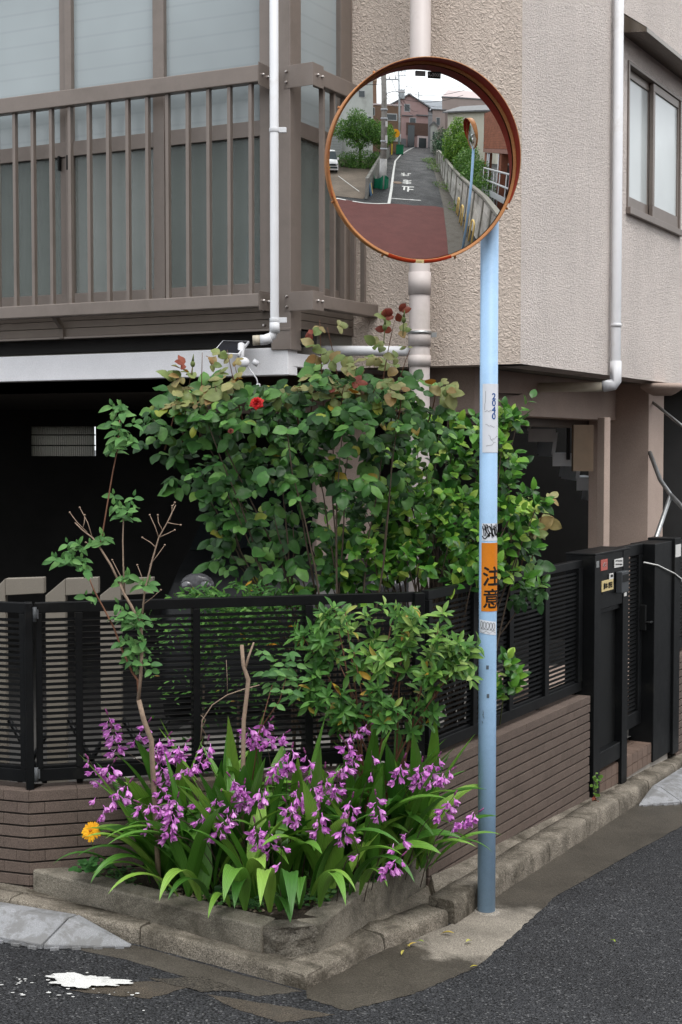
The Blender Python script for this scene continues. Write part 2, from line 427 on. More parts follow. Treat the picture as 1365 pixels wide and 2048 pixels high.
mid = [tuple(Vector(a).lerp(Vector(c), .45) + Vector((0, 0, rnd.uniform(-.006, .004)))) for a, c in zip(g0, g1)]
b.sheet([g0, mid, g1])
kerb = struct(b.build('kerb', M_CONC))
from mathutils import noise as mnoise
def rough_stone(P0, P1, h0, h1, w, seed, amp=.004, chip=0):
    """one kerb block: rounded nose, pitted faces"""
    q = MB(); P0, P1 = Vector(P0), Vector(P1); d = (P1 - P0); L = d.length; d = d / L; n = Vector((-d.y, d.x))
    prof = [(0, -.03), (.001, .35), (.002, .68), (.005, .88), (.013, .985), (.03, 1.0), (w * .6, .985), (w, .97), (w, -.03)]
    seg = max(3, int(L / .03)); g = []
    for i in range(seg + 1):
        f = i / seg; h = h0 + (h1 - h0) * f; row = []
        for o, k in prof:
            p = P0 + d * (L * f) + n * o; z = G(p.x, p.y) + h * k if k >= 0 else G(p.x, p.y) - .03
            nv = mnoise.noise_vector(Vector((p.x * 22, p.y * 22, z * 30 + seed))) * amp + mnoise.noise_vector(Vector((p.x * 7, p.y * 7, seed * 3.1))) * amp * 1.2
            e = 1 if 0 < i < seg else .2
            c = chip * max(0, mnoise.noise(Vector((p.x * 9, p.y * 9, z * 9 + seed * 5)))) * (1 if k > .5 else .3)
            row.append((p.x + nv.x * e + n.x * c, p.y + nv.y * e + n.y * c, z + (nv.z * e if k > 0 else 0) - c * .6))
        g.append(row)
    q.sheet(g, True)
    for row, rev in ((g[0], False), (g[-1], True)):
        q.add(row, [tuple(range(len(row))) if rev else tuple(range(len(row) - 1, -1, -1))])
    return q
def kerb_run(pts, hs, ln, w, seed, amp=.004, chip=0):
    k = 0
    for i in range(len(pts) - 1):
        a, c = Vector(pts[i]), Vector(pts[i + 1]); n = max(1, round((c - a).length / ln))
        for j in range(n):
            f0, f1 = j / n, (j + 1) / n; e = .003 / max(.01, (c - a).length)
            rough_stone(a.lerp(c, f0 + e), a.lerp(c, f1 - e), hs[i] + (hs[i + 1] - hs[i]) * f0, hs[i] + (hs[i + 1] - hs[i]) * f1, w, seed + k, amp, chip).build('kerb_stone', M_CONC, kerb); k += 1
kerb_run([KERB[0], KERB[1], KERB[2]], [.08, .08, .07], .6, .11, 10)
kerb_run([KERB[2], KERB[3]], [.07, .055], .75, .12, 30, .005, .008)
kerb_run([KERB[3], KERB[4], KERB[5]], [.055, .06, .065], .4, .13, 40, .006, .016)
kerb_run([KERB[6], KERB[7], KERB[8]], [.1, .1, .1], .62, .12, 60, .004, .004)

# ================================================================== planter at the corner
M_PLANT = mat('planter_concrete', (.205, .185, .15), .85, .25, 5, .5, 250, .8, 80, .006, stain=(.045, .04, .03), ss=3.5, smin=.45, smax=.68, spec=.15)
M_CHIP = mat('broken_concrete', (.17, .155, .13), .85, .4, 14, .5, 200, 1, 40, .02, stain=(.06, .05, .035), ss=6, smin=.42)
M_SOIL = mat('damp_soil', (.035, .026, .018), .9, .4, 12, .6, 160, 1, 70, .02)
PL = [(-1.262, 5.74, .284), (-.297, 5.205, .232), (-.078, 5.245, .225), (.377, 6.18, .27)]
pl = thing('planter', (-.2, 5.25, .13), 'low triangular concrete planter with a broken front corner', 'planter')
def slab(a, c, w, zb, q):
    a3, c3 = Vector(a), Vector(c); d = Vector((c3.x - a3.x, c3.y - a3.y, 0)).normalized(); n = Vector((-d.y, d.x, 0)) * w
    q.hexa([(a3.x, a3.y, zb(a3)), (c3.x, c3.y, zb(c3)), (c3.x + n.x, c3.y + n.y, zb(c3)), (a3.x + n.x, a3.y + n.y, zb(a3)),
            (a3.x, a3.y, a3.z), (c3.x, c3.y, c3.z), (c3.x + n.x, c3.y + n.y, c3.z + .002), (a3.x + n.x, a3.y + n.y, a3.z + .002)])
zb = lambda p: G(p.x, p.y) + .0
q = MB(); slab(PL[0], PL[1], .11, zb, q); q.build('planter_wall', M_PLANT, pl, .008)
q = MB(); slab(PL[2], PL[3], .11, zb, q); q.build('planter_wall', M_PLANT, pl, .008)
# broken corner block
g = []
for i in range(9):
    f = i / 8; row = []
    for j in range(8):
        k = j / 7
        a = Vector(PL[1]).lerp(Vector(PL[2]), f) ; a = a + Vector((.0, -.012 * math.sin(PI * f), 0))
        z = G(a.x, a.y) + .04 + (a.z - .004 - G(a.x, a.y) - .04) * k
        nv = mnoise.noise_vector(Vector((f * 3.1, k * 3.3, 4.2))) * .02
        row.append((a.x + nv.x * (0 < i < 8), a.y + .012 + nv.y * .8, z + nv.z * .3 * (j < 7)))
    g.append(row)
top = [[(p[-1][0], p[-1][1], p[-1][2]), (p[-1][0] + .03 * (1 - 2 * i / 8), p[-1][1] + .14, p[-1][2] + .004)] for i, p in enumerate(g)]
q = MB(); q.sheet(g); q.sheet([r[::1] for r in top]); q.build('broken_corner', M_CHIP, pl)
q = MB(); q.prism([(-1.2, 5.77), (-.30, 5.28), (-.08, 5.32), (.33, 6.16), (.2, 6.3), (-1.2, 5.9)], lambda p: .05, lambda p: .235 + .01 * math.sin(p[0] * 9))
q.build('soil', M_SOIL, pl)
q = MB()
for k in range(420):
    a, c2 = rnd.random(), rnd.random()
    x = -1.15 + 1.45 * a; lo = 5.82 - .52 * (x + 1.2) / .9 if x < -.3 else 5.3 + (x + .3) * 1.35; y = lo + .03 + rnd.random() ** 2 * .2; s = rnd.uniform(.003, .010)
    q.add([(x + s * i, y + s * j, .243 + s * kz2 + .01 * math.sin(x * 9)) for i, j, kz2 in ((-1, 0, 0), (0, -1, 0), (1, .2, 0), (.1, 1, 0), (0, 0, .9))], [(0, 1, 4), (1, 2, 4), (2, 3, 4), (3, 0, 4)])
tag(q.build('pebbles', mat('pebble', (.16, .13, .09), .8, .5, 60), pl), kind='stuff')

# ================================================================== tiled boundary walls
M_TILE = mat('brown_brick_tile', (.122, .092, .076), .78, .1, 14, .55, 420, .5, 300, .002, obj_rand=.07, stain=(.085, .063, .05), ss=3, smin=.6, smax=.8)
M_MORT = mat('dark_mortar', (.028, .024, .021), .9, .3, 30)
TP = .0497; ZT = .606
def tiled_wall(P, d, n, L, zbot, label, pat, thick=.13, tl=.196, left_cap=True):
    ncs = int((ZT - zbot) / TP) + 1
    w = thing('tiled_wall', (P + d * (L / 2)) + Vector((0, 0, zbot)), label, 'wall')
    q = MB(); q.bar(P, d, n, 0, L, -.012, -thick + .004, zbot - .05, ZT - .01); q.build('wall_core', M_MORT, w)
    cache = {}; rz = math.atan2(d.y, d.x)
    for r in range(ncs):
        z1 = ZT - r * TP; z0 = z1 - TP + (.0085 if r else .0075); t = -pat[r % len(pat)] * tl
        while t < L - .004:
            a, c = max(0, t), min(L, t + tl - .0012)
            if c - a > .012:
                dep = .012 if r else thick; key = (round(c - a, 3), r == 0)
                if key not in cache:
                    m = MB(); m.box((0, 0, 0), (key[0], dep, z1 - z0)); me = m.mesh('tile', M_TILE)
                    bm = bmesh.new(); bm.from_mesh(me); bmesh.ops.bevel(bm, geom=bm.edges[:], offset=.0009, segments=1, affect='EDGES'); bm.to_mesh(me); bm.free(); cache[key] = me
                pos = P + d * ((a + c) / 2) + n * (-dep / 2 + rnd.uniform(-.0008, .0008)) + Vector((0, 0, (z0 + z1) / 2))
                inst('tile', cache[key], w, pos, (0, 0, rz))
            t += tl
    return w
LAB = (WALL_B - WALL_A).length
tiled_wall(WALL_A, DAB, NAB, LAB - .013, .20, 'brown tiled low wall behind the orchids and planter', [0, .67, 0, .67, 0, .67, .33])
tiled_wall(WALL_A + DAL * .002, DAL, NAL, 2.6, .2, 'brown tiled low wall stub at the left edge of the picture', [.4, .73, .4, .1, .4, .7])
tiled_wall(WALL_B, D2, N2, TC - .004, .0, 'brown tiled low wall running away behind the blue mirror pole', [.3, .8, .55, .05, .3, .8, .05, .55])

# ================================================================== slatted fences
M_BLK = mat('black_satin_metal', (.0045, .005, .0055), .42, .25, 9, .15, 300, .1, 200, .001, spec=.18, rvar=.08, stain=(.016, .016, .014), ss=4, smin=.58, smax=.8)
M_BLKP = mat('black_panel', (.006, .0065, .0065), .5, .2, 8, spec=.2)
M_STEEL = mat('galvanised_metal', (.35, .36, .36), .4, .2, 20, metal=.8)
ZF0, ZF1 = .632, 1.372
def slat_fence(P, d, n, ups, label, posts=(), so=0):
    """ups: list of (t0,t1) uprights along P + t d"""
    f = thing('slat_fence', P + d * ups[0][0] + Vector((0, 0, ZF0)), label, 'fence')
    t0, t1 = ups[0][0], ups[-1][1]
    MB().bar(P, d, n, t0, t1, -.02, .018, ZF1 - .042, ZF1).build('top_rail', M_BLK, f, .002)
    q = MB().bar(P, d, n, t0, t1, -.02, .018, ZF0, ZF0 + .052); q.bar(P, d, n, t0, t1, -.024, .004, ZF0 + .052, ZF0 + .064).build('bottom_rail', M_BLK, f, .002)
    for a, c in ups: MB().bar(P, d, n, a, c, -.014, .022, ZF0 + .053, ZF1 - .043).build('upright', M_BLK, f, .0015)
    z = ZF0 + .085; L = t1 - t0 - .02
    m = MB(); x, y = L / 2, .007
    m.add([(-x, -y, -.0045), (x, -y, -.0045), (x, -y, .0065), (-x, -y, .0065), (-x, y, -.009), (x, y, -.009), (x, y, .004), (-x, y, .004)], [(0, 1, 2, 3), (3, 2, 6, 7), (7, 6, 5, 4), (4, 5, 1, 0), (0, 3, 7, 4), (1, 5, 6, 2)])
    me = m.mesh('slat', M_BLK); rz = math.atan2(d.y, d.x)
    if n.dot(Vector((math.sin(rz), -math.cos(rz), 0))) < 0: rz += PI
    while z < ZF1 - .055:
        inst('slat', me, f, P + d * ((t0 + t1) / 2) + n * so + Vector((0, 0, z)), (0, 0, rz)); z += .0243
    for a, c, zz0, zz1 in posts: MB().bar(P, d, n, a, c, -.075, -.026, zz0, zz1).build('post', M_BLK, f, .002)
    return f
FA = WALL_A - NAB * .07
def ab(px): return tpx(FA, DAB, px)
f1 = slat_fence(FA, DAB, NAB, [(ab(68), ab(81)), (ab(148), ab(162)), (ab(384), ab(398)), (ab(609), ab(624)), (ab(826), ab(838))],
                'long black slatted fence panel behind the orchid bed', [(ab(150), ab(162), ZT, ZF1 - .05), (ab(386), ab(398), ZT, ZF1 - .05), (ab(611), ab(624), ZT, ZF1 - .05)])
FB = WALL_B - N2 * .07
def bc(px): return tpx(FB, D2, px)
f2 = slat_fence(FB, D2, N2, [(bc(851), bc(858)), (bc(941), bc(949)), (bc(1014), bc(1022)), (bc(1086), bc(1094)), (bc(1153), bc(1161))],
                'black slatted fence panel running away to the gate', [(bc(1086), bc(1092), ZT, ZF1 - .05), (bc(1158), bc(1163), ZT, ZF1 - .05)])
FL = WALL_A - NAL * .06
f3 = slat_fence(FL, DAL, NAL, [(.03, .06), (.7, .73), (1.4, 1.43)], 'black slatted fence panel cut off by the left edge')
fp = thing('fence_post', (WALL_A - NAB * .05) + Vector((0, 0, ZT)), 'black square fence post with grey hinges at the left wall corner', 'post')
tL = tpx(FA, DAB, 46); tR = tpx(FA, DAB, 62)
MB().bar(FA, DAB, NAB, tL, tR, -.01, .045, ZT - .004, ZF1 + .004).build('post_shaft', M_BLK, fp, .003)
for z in (ZT + .06, ZF1 - .045):
    q = MB(); q.bar(FA, DAB, NAB, tR - .004, ab(74), .02, .034, z - .018, z + .018); q.tube([FA + DAB * ab(66) + NAB * .038 + Vector((0, 0, z - .03)), FA + DAB * ab(66) + NAB * .038 + Vector((0, 0, z + .03))], .009)
    q.build('hinge', mat('grey_hinge', (.08, .085, .09), .5), fp)
cp = thing('fence_post', WALL_B - N2 * .07 + Vector((0, 0, ZT)), 'black corner post of the fence behind the variegated shrub', 'post')
MB().box((WALL_B.x - .045, WALL_B.y + .035, (ZT + ZF1) / 2), (.045, .045, ZF1 - ZT), math.atan2(DAB.y, DAB.x)).build('post_shaft', M_BLK, cp, .003)
MB().box((WALL_B.x - .052, WALL_B.y - .0, ZT + .045), (.03, .03, .05), math.atan2(DAB.y, DAB.x)).build('bracket', M_STEEL, cp, .002)

# ================================================================== entrance gate
g = thing('entrance_gate', WALL_C + Vector((0, 0, .02)), 'black metal entrance gate with letterbox panel, nameplates and intercom', 'gate')
def bt(px): return tpx(WALL_B, D2, px)
def bz(py, px):
    return zat(py, (WALL_B + D2 * bt(px)).y)
Z0g, Z1g = .0, 1.395
a0, a1, a2, a3 = bt(1188), bt(1201), bt(1245), bt(1256)
gp = MB().bar(WALL_B, D2, N2, a0, a1, -.16, .012, Z0g - .02, Z1g).build('panel_stile', M_BLK, g, .003)
MB().bar(WALL_B, D2, N2, a2, a3, -.16, .012, Z0g - .02, Z1g).build('panel_stile', M_BLK, g, .003)
zm = bz(1214, 1222)
MB().bar(WALL_B, D2, N2, a1, a2, -.14, .008, zm, Z1g - .001).build('letterbox', M_BLK, g, .003)
MB().bar(WALL_B, D2, N2, a1 + .02, a2 - .02, .008, .011, zm + .085, zm + .125).build('letterbox_slot', M_BLKP, g, .002)
MB().bar(WALL_B, D2, N2, a1, a2, -.10, -.008, zm - .03, zm - .001).build('mid_rail', M_BLK, g, .003)
zl1 = bz(1500, 1222)
MB().bar(WALL_B, D2, N2, a1, a2, -.05, -.035, zl1, zm - .031).build('infill_panel', M_BLKP, g)
MB().bar(WALL_B, D2, N2, a1, a2, -.06, .004, zl1 - .10, zl1 - .001).build('bottom_rail', M_BLK, g, .003)
MB().bar(WALL_B, D2, N2, a0 - .004, a3 + .004, -.165, .016, Z1g + .001, Z1g + .014).build('top_cap', M_BLK, g, .003)
M_PW = mat('white_plate', (.62, .62, .6), .5, .05); M_PY = mat('yellow_plate', (.58, .47, .23), .5, .06); M_PR = mat('red_plate', (.42, .11, .09), .5, .06)
M_INK = mat('black_ink', (.012, .012, .012), .5, .1); M_PG = mat('grey_plate', (.2, .21, .21), .5)
def plate(px0, px1, pyc, hpx, m, txt=None, ts=.02, tm=None, proud=.012, th=.004, name='nameplate', bold=.0):
    t0, t1 = bt(px0), bt(px1); pc = (px0 + px1) / 2; Y = (WALL_B + D2 * bt(pc)).y; zc = zat(pyc, Y); h = hpx * Y / FOC
    o = MB().bar(WALL_B, D2, N2, t0, t1, proud, proud + th, zc - h / 2, zc + h / 2).build(name, m, g, .001)
    if txt: put_text(txt, ts, WALL_B + D2 * ((t0 + t1) / 2) + N2 * (proud + th) + Vector((0, 0, zc)), D2, (0, 0, 1), tm or M_INK, o, bold=bold)
    return o
plate(1190, 1195, 1129, 13, M_PG)
plate(1199, 1212, 1130, 22, M_PR, '47-1', .036, M_PW, bold=.001)
def ink_rows(o, px0, px1, rows, seed):
    r = random.Random(seed); q = MB()
    for py, h in rows:
        t, te = bt(px0), bt(px1)
        while t < te:
            w = r.uniform(.004, .010); Y = (WALL_B + D2 * t).y; z = zat(py, Y); hh = h * Y / FOC
            q.bar(WALL_B, D2, N2, t, min(te, t + w), .0162, .0168, z - hh / 2 * r.uniform(.6, 1), z + hh / 2 * r.uniform(.6, 1)); t += w + r.uniform(.002, .005)
    q.build('lettering', M_INK, o)
ink_rows(plate(1226, 1243, 1126, 17, M_PW), 1228, 1241, [(1122, 3), (1129, 3)], 1)
ink_rows(plate(1216, 1224, 1153, 12, M_PW), 1218, 1223, [(1152, 6)], 2)
plate(1201, 1224, 1171, 22, M_PY, '藤本 野田', .036, bold=.0014)
t0, t1 = bt(1230), bt(1244); Y = (WALL_B + D2 * t0).y
ic = MB().bar(WALL_B, D2, N2, t0, t1, .012, .05, zat(1187, Y), zat(1144, Y)).build('intercom', mat('dark_grey_plastic', (.05, .055, .06), .4), g, .004)
MB().bar(WALL_B, D2, N2, t0 + .01, t1 - .012, .05, .052, zat(1165, Y), zat(1150, Y)).build('speaker_grille', M_BLKP, ic)
plate(1246, 1251, 1172, 42, M_PW, None, proud=.012)
# gate leaf
gl0, gl1 = bt(1257), bt(1309); GP = WALL_B - N2 * .09
lf = MB().bar(GP, D2, N2, gl0, gl1, -.02, .02, 1.33, 1.40).build('gate_leaf_top_rail', M_BLK, g, .003)
MB().bar(GP, D2, N2, gl0, gl1, -.02, .02, .25, .34).build('gate_leaf_bottom_rail', M_BLK, g, .003)
MB().bar(GP, D2, N2, gl1 - .07, gl1, -.021, .021, .341, 1.329).build('gate_leaf_stile', M_BLK, g, .003)
MB().bar(GP, D2, N2, gl0, gl0 + .04, -.021, .021, .341, 1.329).build('gate_leaf_stile', M_BLK, g, .003)
L = gl1 - gl0 - .112; m = MB(); m.box((0, 0, 0), (L, .012, .014)); me = m.mesh('slat', M_BLK); z = .36; rz2 = math.atan2(D2.y, D2.x)
while z < 1.325:
    inst('slat', me, g, GP + D2 * (gl0 + .041 + L / 2) + Vector((0, 0, z)), (0, 0, rz2)); z += .0262
q = MB(); c = GP + D2 * (gl1 - .03) + N2 * .03; q.box((c.x, c.y, .93), (.03, .05, .16), rz2); q.tube([c + Vector((0, 0, .9)), c + N2 * .05 + Vector((0, 0, .9)), c + N2 * .05 + D2 * .07 + Vector((0, 0, .9))], .009); q.build('latch', M_BLKP, g, .003)
# right post
p0, p1, p2 = bt(1311), bt(1346), bt(1358)
MB().bar(WALL_B, D2, N2, p0, p1, -.16, .004, .0, 1.395).build('gate_post', M_BLK, g, .004)
MB().bar(WALL_B, D2, N2, p1, p2, -.165, .02, -.02, 1.41).build('gate_post', M_BLK, g, .004)
Y = (WALL_B + D2 * p1).y; MB().bar(WALL_B, D2, N2, p1 + .01, p2 - .01, .02, .023, zat(1115, Y), zat(1090, Y)).build('paper_notice', M_PW, g)
wr = MB(); pa = WALL_B + D2 * bt(1290) + N2 * .0 + Vector((0, 0, bz(1125, 1290))); pb = WALL_B + D2 * bt(1357) + N2 * .03 + Vector((0, 0, bz(1158, 1357)))
wr.tube([pa, pa.lerp(pb, .35) + Vector((0, 0, .02)), pa.lerp(pb, .8) + Vector((0, 0, .015)), pb, pb + Vector((0, 0, -.02))], .0045, 6)
tag(wr.build('loop_of_wire', M_PW), 'white wire looped over the black gate post', 'wire')
# threshold step
M_STILE = mat('step_tile', (.15, .105, .082), .6, .12, 20, .3, 300, obj_rand=.12); M_GROUT = mat('grout', (.3, .28, .25), .8)
sp = thing('entrance_step', WALL_C + Vector((0, 0, 0)), 'small tiled step under the black entrance gate', 'step')
ST = .125
MB().bar(WALL_B, D2, N2, a0 + .07, p1, -1.1, -.016, -.1, ST - .006).build('step_core', M_GROUT, sp)
for t, w in [(a0 + .075 + .098 * k, .094) for k in range(int((p1 - a0 - .075) / .098))]:
    for z0 in (.0, .063):
        MB().bar(WALL_B, D2, N2, t, t + w, -.016, -.008, z0, z0 + .058).build('tile', M_STILE, sp)
    for r in range(7): MB().bar(WALL_B, D2, N2, t, t + w, -.010 - .098 * r, -.104 - .098 * r, ST - .006, ST + .001).build('tile', M_STILE, sp)
# wall and fence beyond the gate
WR = WALL_B + D2 * p2
tiled_wall(WR, D2, N2, 2.2, -.15, 'brown tiled low wall beyond the gate at the right edge', [.3, .8, .55, .05])
slat_fence(WR - N2 * .07, D2, N2, [(.02, .05), (1.0, 1.03), (2.1, 2.13)], 'black slatted fence beyond the gate at the right edge')
# inside the forecourt
M_YARD = mat('pale_forecourt_concrete', (.22, .21, .195), .8, .15, 2, .3, 200, stain=(.16, .15, .13), ss=1.5)
q = MB(); A2, B2, C2 = WALL_A - NAB * .135, WALL_B - NAB * .12 - N2 * .06, WALL_B + D2 * 4.6 - N2 * .14
pol = [(-6.4, 7.6), (A2.x, A2.y), (B2.x, B2.y), (C2.x, C2.y), (C2.x - 2, C2.y + 5), (-6.4, 15.6)]
q.add([(x, y, .14 if y < 9 else .16) for x, y in pol], [tuple(range(6))])
struct(q.build('forecourt', M_YARD))
# ================================================================== traffic mirror
M_BLUE = mat('pale_blue_paint', (.31, .48, .68), .45, .05, 6, .06, 300, .1, 200, .001, spec=.35, stain=(.23, .37, .54), ss=5, smin=.5, smax=.8)
M_ORG = mat('weathered_orange', (.42, .185, .07), .5, .22, 9, .15, 200, stain=(.33, .11, .035), ss=6)
M_HOOD = mat('faded_red_hood', (.33, .032, .015), .45, .25, 7, .1, 200, stain=(.2, .025, .012), ss=5)
M_REDS = mat('red_reflector', (.55, .06, .02), .35, .12, 20)
def mirror_mat():
    m, t, b, out = _nodes('mirror_face')
    b.inputs['Metallic'].default_value = 1; b.inputs['Roughness'].default_value = .0; b.inputs['Base Color'].default_value = (.90, .915, .91, 1)
    return m
M_MIR = mirror_mat()
tm = thing('traffic_mirror', (.628, 6.058, 0), 'round convex mirror with orange hood on pale blue pole at the corner', 'traffic mirror')
PB = Vector((.628, 6.058, 0)); PR = .03815
MB().tube([PB + Vector((0, 0, -.05)), PB + Vector((0, 0, .9)), PB + Vector((0, 0, 3.42))], PR, 40).build('pole', M_BLUE, tm)
MB().tube([PB + Vector((0, 0, 3.421)), PB + Vector((0, 0, 3.445))], PR + .004, 32).build('pole_cap', M_BLUE, tm)
q = MB(); r2 = random.Random(3); ring = []
q.tube([PB + Vector((0, 0, -.01)), PB + Vector((0, 0, .012))], [PR + .03, PR + .012], 32); q.build('mortar_collar', M_CONCL, tm)
def frame_of(n):
    n = n.normalized(); x = Vector((0, 0, 1)).cross(n).normalized(); return x, n.cross(x), n
def convex_mirror(parent, c, n, RF, RC, mats, hood, hood_w=1.0, strips=True, segs=96, rings=28):
    """c = apex of the reflecting cap; RF face radius; RC radius of curvature"""
    M_face, M_rim, M_in, M_str = mats
    ex, ey, en = frame_of(n); c = Vector(c)
    def P(r, a, h): return c + ex * (r * math.sin(a)) + ey * (r * math.cos(a)) + en * h
    q = MB(); vs = [P(0, 0, 0)]; fs = []
    for i in range(1, rings + 1):
        r = RF * i / rings; h = math.sqrt(RC * RC - r * r) - RC
        vs += [P(r, 2 * PI * k / segs, h) for k in range(segs)]
    for k in range(segs): fs.append((0, 1 + (k + 1) % segs, 1 + k))
    for i in range(rings - 1):
        for k in range(segs): a = 1 + i * segs + k; d = 1 + i * segs + (k + 1) % segs; fs.append((a, d, d + segs, a + segs))
    q.add(vs, fs, True); face = q.build('mirror_face', M_face, parent)
    # check orientation
    me = face.data; me.calc_loop_triangles()
    if me.polygons[0].normal.dot(en) < 0:
        me.flip_normals()
    h0 = math.sqrt(RC * RC - RF * RF) - RC
    q = MB(); g = []      # rim: shallow channel round the face
    for k in range(segs + 1):
        a = 2 * PI * k / segs; g.append([P(RF - .006, a, h0 + .006), P(RF + .002, a, h0 + .016), P(RF + .006, a, h0 + .016), P(RF + .008, a, h0 - .03), P(RF - .01, a, h0 - .06), P(RF * .55, a, h0 - .08)])
    q.sheet(g, True); q.sheet([[r_[-1] for r_ in g], [P(0, 0, h0 - .085)] * (segs + 1)]); q.build('rim', M_rim, parent)
    g = []; gi = []; A = math.pi * .62
    for k in range(segs + 1):   # hood, deepest on top
        a = -A + 2 * A * k / segs; dp = hood * max(0.0, math.cos(a / A * PI / 2)) ** .75
        s0 = P(RF + .0085, a, h0 - .015); s1 = P(RF + .012, a, h0 + .017 + dp); s2 = P(RF + .009, a, h0 + .017 + dp); s3 = P(RF + .0055, a, h0 + .0155)
        g.append([s0, s1, s2]); gi.append([s2, s3])
    q = MB(); q.sheet(g, True); ho = q.build('hood', M_rim, parent)
    q = MB(); q.sheet(gi, True); q.build('hood_lining', M_in, ho)
    if strips:
        for s in (-1, 1):
            q = MB(); gg = []
            for k in range(13):
                a = PI + s * (.045 + .30 * k / 12); gg.append([P(RF - .004, a, h0 + .0175), P(RF + .0085, a, h0 + .0178), P(RF + .0105, a, h0 - .012)])
            q.sheet(gg if s < 0 else gg[::-1], True); q.build('reflector_strip', M_str, parent)
        q = MB(); gg = [[P(RF - .004, PI + a, h0 + .018), P(RF + .0095, PI + a, h0 + .0182)] for a in (-.043, -.02, 0, .02, .043)]
        q.sheet(gg); lb = q.build('maker_label', M_PY, parent)
        q = MB()
        for k in range(5):
            a = PI - .02 + .012 * k; q.sheet([[P(RF + .003, a + e, h0 + .0186), P(RF + .007, a + e, h0 + .0188)] for e in (0, .006)])
        q.build('lettering', M_INK, lb)
        for k in (-2.0, -1.05, 1.05, 2.0, 2.75, -2.75, 0.5, -.55):
            q = MB(); q.tube([P(RF + .006, k, h0 + .0), P(RF + .018, k, h0 + .0)], .005, 8); q.build('rim_bolt', M_rim, parent)
    return P, h0
psi, th = rad(12), rad(-7)
MN = Vector((math.sin(psi) * math.cos(th), -math.cos(psi) * math.cos(th), math.sin(th)))
Pm, h0m = convex_mirror(tm, MIR, MN, .394, 3.0, (M_MIR, M_ORG, M_HOOD, M_REDS), .08)
ex, ey, en = frame_of(MN)
# labels at the top of the mirror face
def mlabel(a, w, h, r, m, txt=None, ts=.02):
    c = Pm(r, a, math.sqrt(9 - r * r) - 3 + .004); X, Yv = ex, ey
    q = MB(); q.add([c - X * w / 2 - Yv * h / 2, c + X * w / 2 - Yv * h / 2, c + X * w / 2 + Yv * h / 2, c - X * w / 2 + Yv * h / 2], [(0, 1, 2, 3)])
    o = q.build('label_plate', m, tm)
    if txt: put_text(txt, ts, c, X, Yv, M_PW, o, bold=.0004)
mlabel(rad(6), .054, .026, .350, M_BLKP, 'R-3000', .0185)
mlabel(rad(-3.5), .042, .02, .352, M_PG)
# bracket behind the face
back = MIR - en * .11
q = MB(); q.tube([back, Vector((PB.x, PB.y, back.z + .03)) ], .02, 10); q.tube([PB + Vector((0, 0, back.z - .05)), PB + Vector((0, 0, back.z + .11))], PR + .008, 24); q.build('bracket', M_BLUE, tm)
q = MB(); q.tube([MIR - en * .08, MIR - en * .13], .05, 16); q.build('back_boss', M_BLUE, tm)

# stickers wrapped round the pole; angle 0 faces the photographer, positive to the right
A0 = math.atan2(-PB.x, -PB.y)      # direction from pole to camera
def PP(a, z, r): 
    d = Vector((-PB.x, -PB.y, 0)).normalized(); e = Vector((-d.y, d.x, 0))
    return PB + (d * math.cos(a) + e * math.sin(a)) * r + Vector((0, 0, z))
def sticker(name, a0, a1, z0, z1, m, r=PR + .0012, skew=0):
    q = MB(); n = 24; g = []
    for k in range(n + 1):
        a = a0 + (a1 - a0) * k / n; dz = skew * (k / n - .5); g.append([PP(a, z0 + dz, r), PP(a, z1 + dz, r)])
    q.sheet(g, True); return q.build(name, m, tm)
def wrap_text(txt, size, ac, zc, m, parent, bold=0, r=PR + .002, cut=.006):
    vs, fs = text_mesh(txt, size, bold, 20, cut)
    q = MB(); q.add([PP(ac + x / PR, zc + y, r) for x, y in vs], fs); return q.build('lettering', m, parent)
def pz(py): return zat(py, 6.02)
M_ORS = mat('orange_warning_sticker', (.60, .19, .012), .45, .06, 8, .05, 200, stain=(.5, .16, .02), ss=7)
M_STK = mat('white_sticker', (.66, .69, .74), .5, .05, 8); M_BLT = mat('blue_print', (.03, .1, .32), .5)
s = sticker('warning_sticker', rad(-45), rad(103), pz(1224), pz(1086), M_ORS)
wrap_text('注', .088, rad(30), pz(1153), M_INK, s, .0018); wrap_text('意', .088, rad(30), pz(1198), M_INK, s, .0013)
s = sticker('number_sticker', rad(-42), rad(95), pz(905), pz(768), M_STK)
for k, ch in enumerate('2040'): wrap_text(ch, .037, rad(33), pz(793 + 13.2 * k), M_BLT, s, .0009)
q = MB(); rr = random.Random(4)
for (a, z, da, dz) in ((-25, 822, 6, -38), (-25, 822, 40, 0), (-20, 850, 60, 4), (0, 870, 26, 14), (20, 880, 50, -8), (-15, 893, 60, -9)):
    pts = [PP(rad(a + da * k / 6 + rr.uniform(-2, 2)), pz(z + dz * k / 6 + rr.uniform(-2, 2)), PR + .0018) for k in range(7)]; q.tube(pts, .0005, 4)
q.build('crack_lines', M_INK, s)
s = sticker('tag_sticker', rad(-42), rad(80), pz(1082), pz(1047), M_STK)
q = MB()
for k in range(9):
    a = -36 + 11 * k; z = 1050; pts = [PP(rad(a + rr.uniform(-4, 4) + 3 * j), pz(z + 24 * j / 5 + rr.uniform(-3, 3)), PR + .002) for j in range(6)]; q.tube(pts, .0022, 5)
q.tube([PP(rad(-38 + 9 * j), pz(1056 + 3 * math.sin(j)), PR + .002) for j in range(12)], .002, 5)
q.tube([PP(rad(-38 + 10 * j), pz(1072 + 6 * math.sin(j * .9)), PR + .002) for j in range(8)], .0025, 5)
q.build('graffiti_tag', M_INK, s)
s = sticker('tag_sticker', rad(-62), rad(64), pz(1270), pz(1243), M_STK, skew=-.012)
q = MB()
for k in range(5):
    pts = [PP(rad(-48 + 20 * k + 13 * math.sin(j * .8) + 2.0 * j), pz(1252 + 8 * math.cos(j * .8) + k * .8), PR + .002) for j in range(9)]; q.tube(pts, .0008, 4)
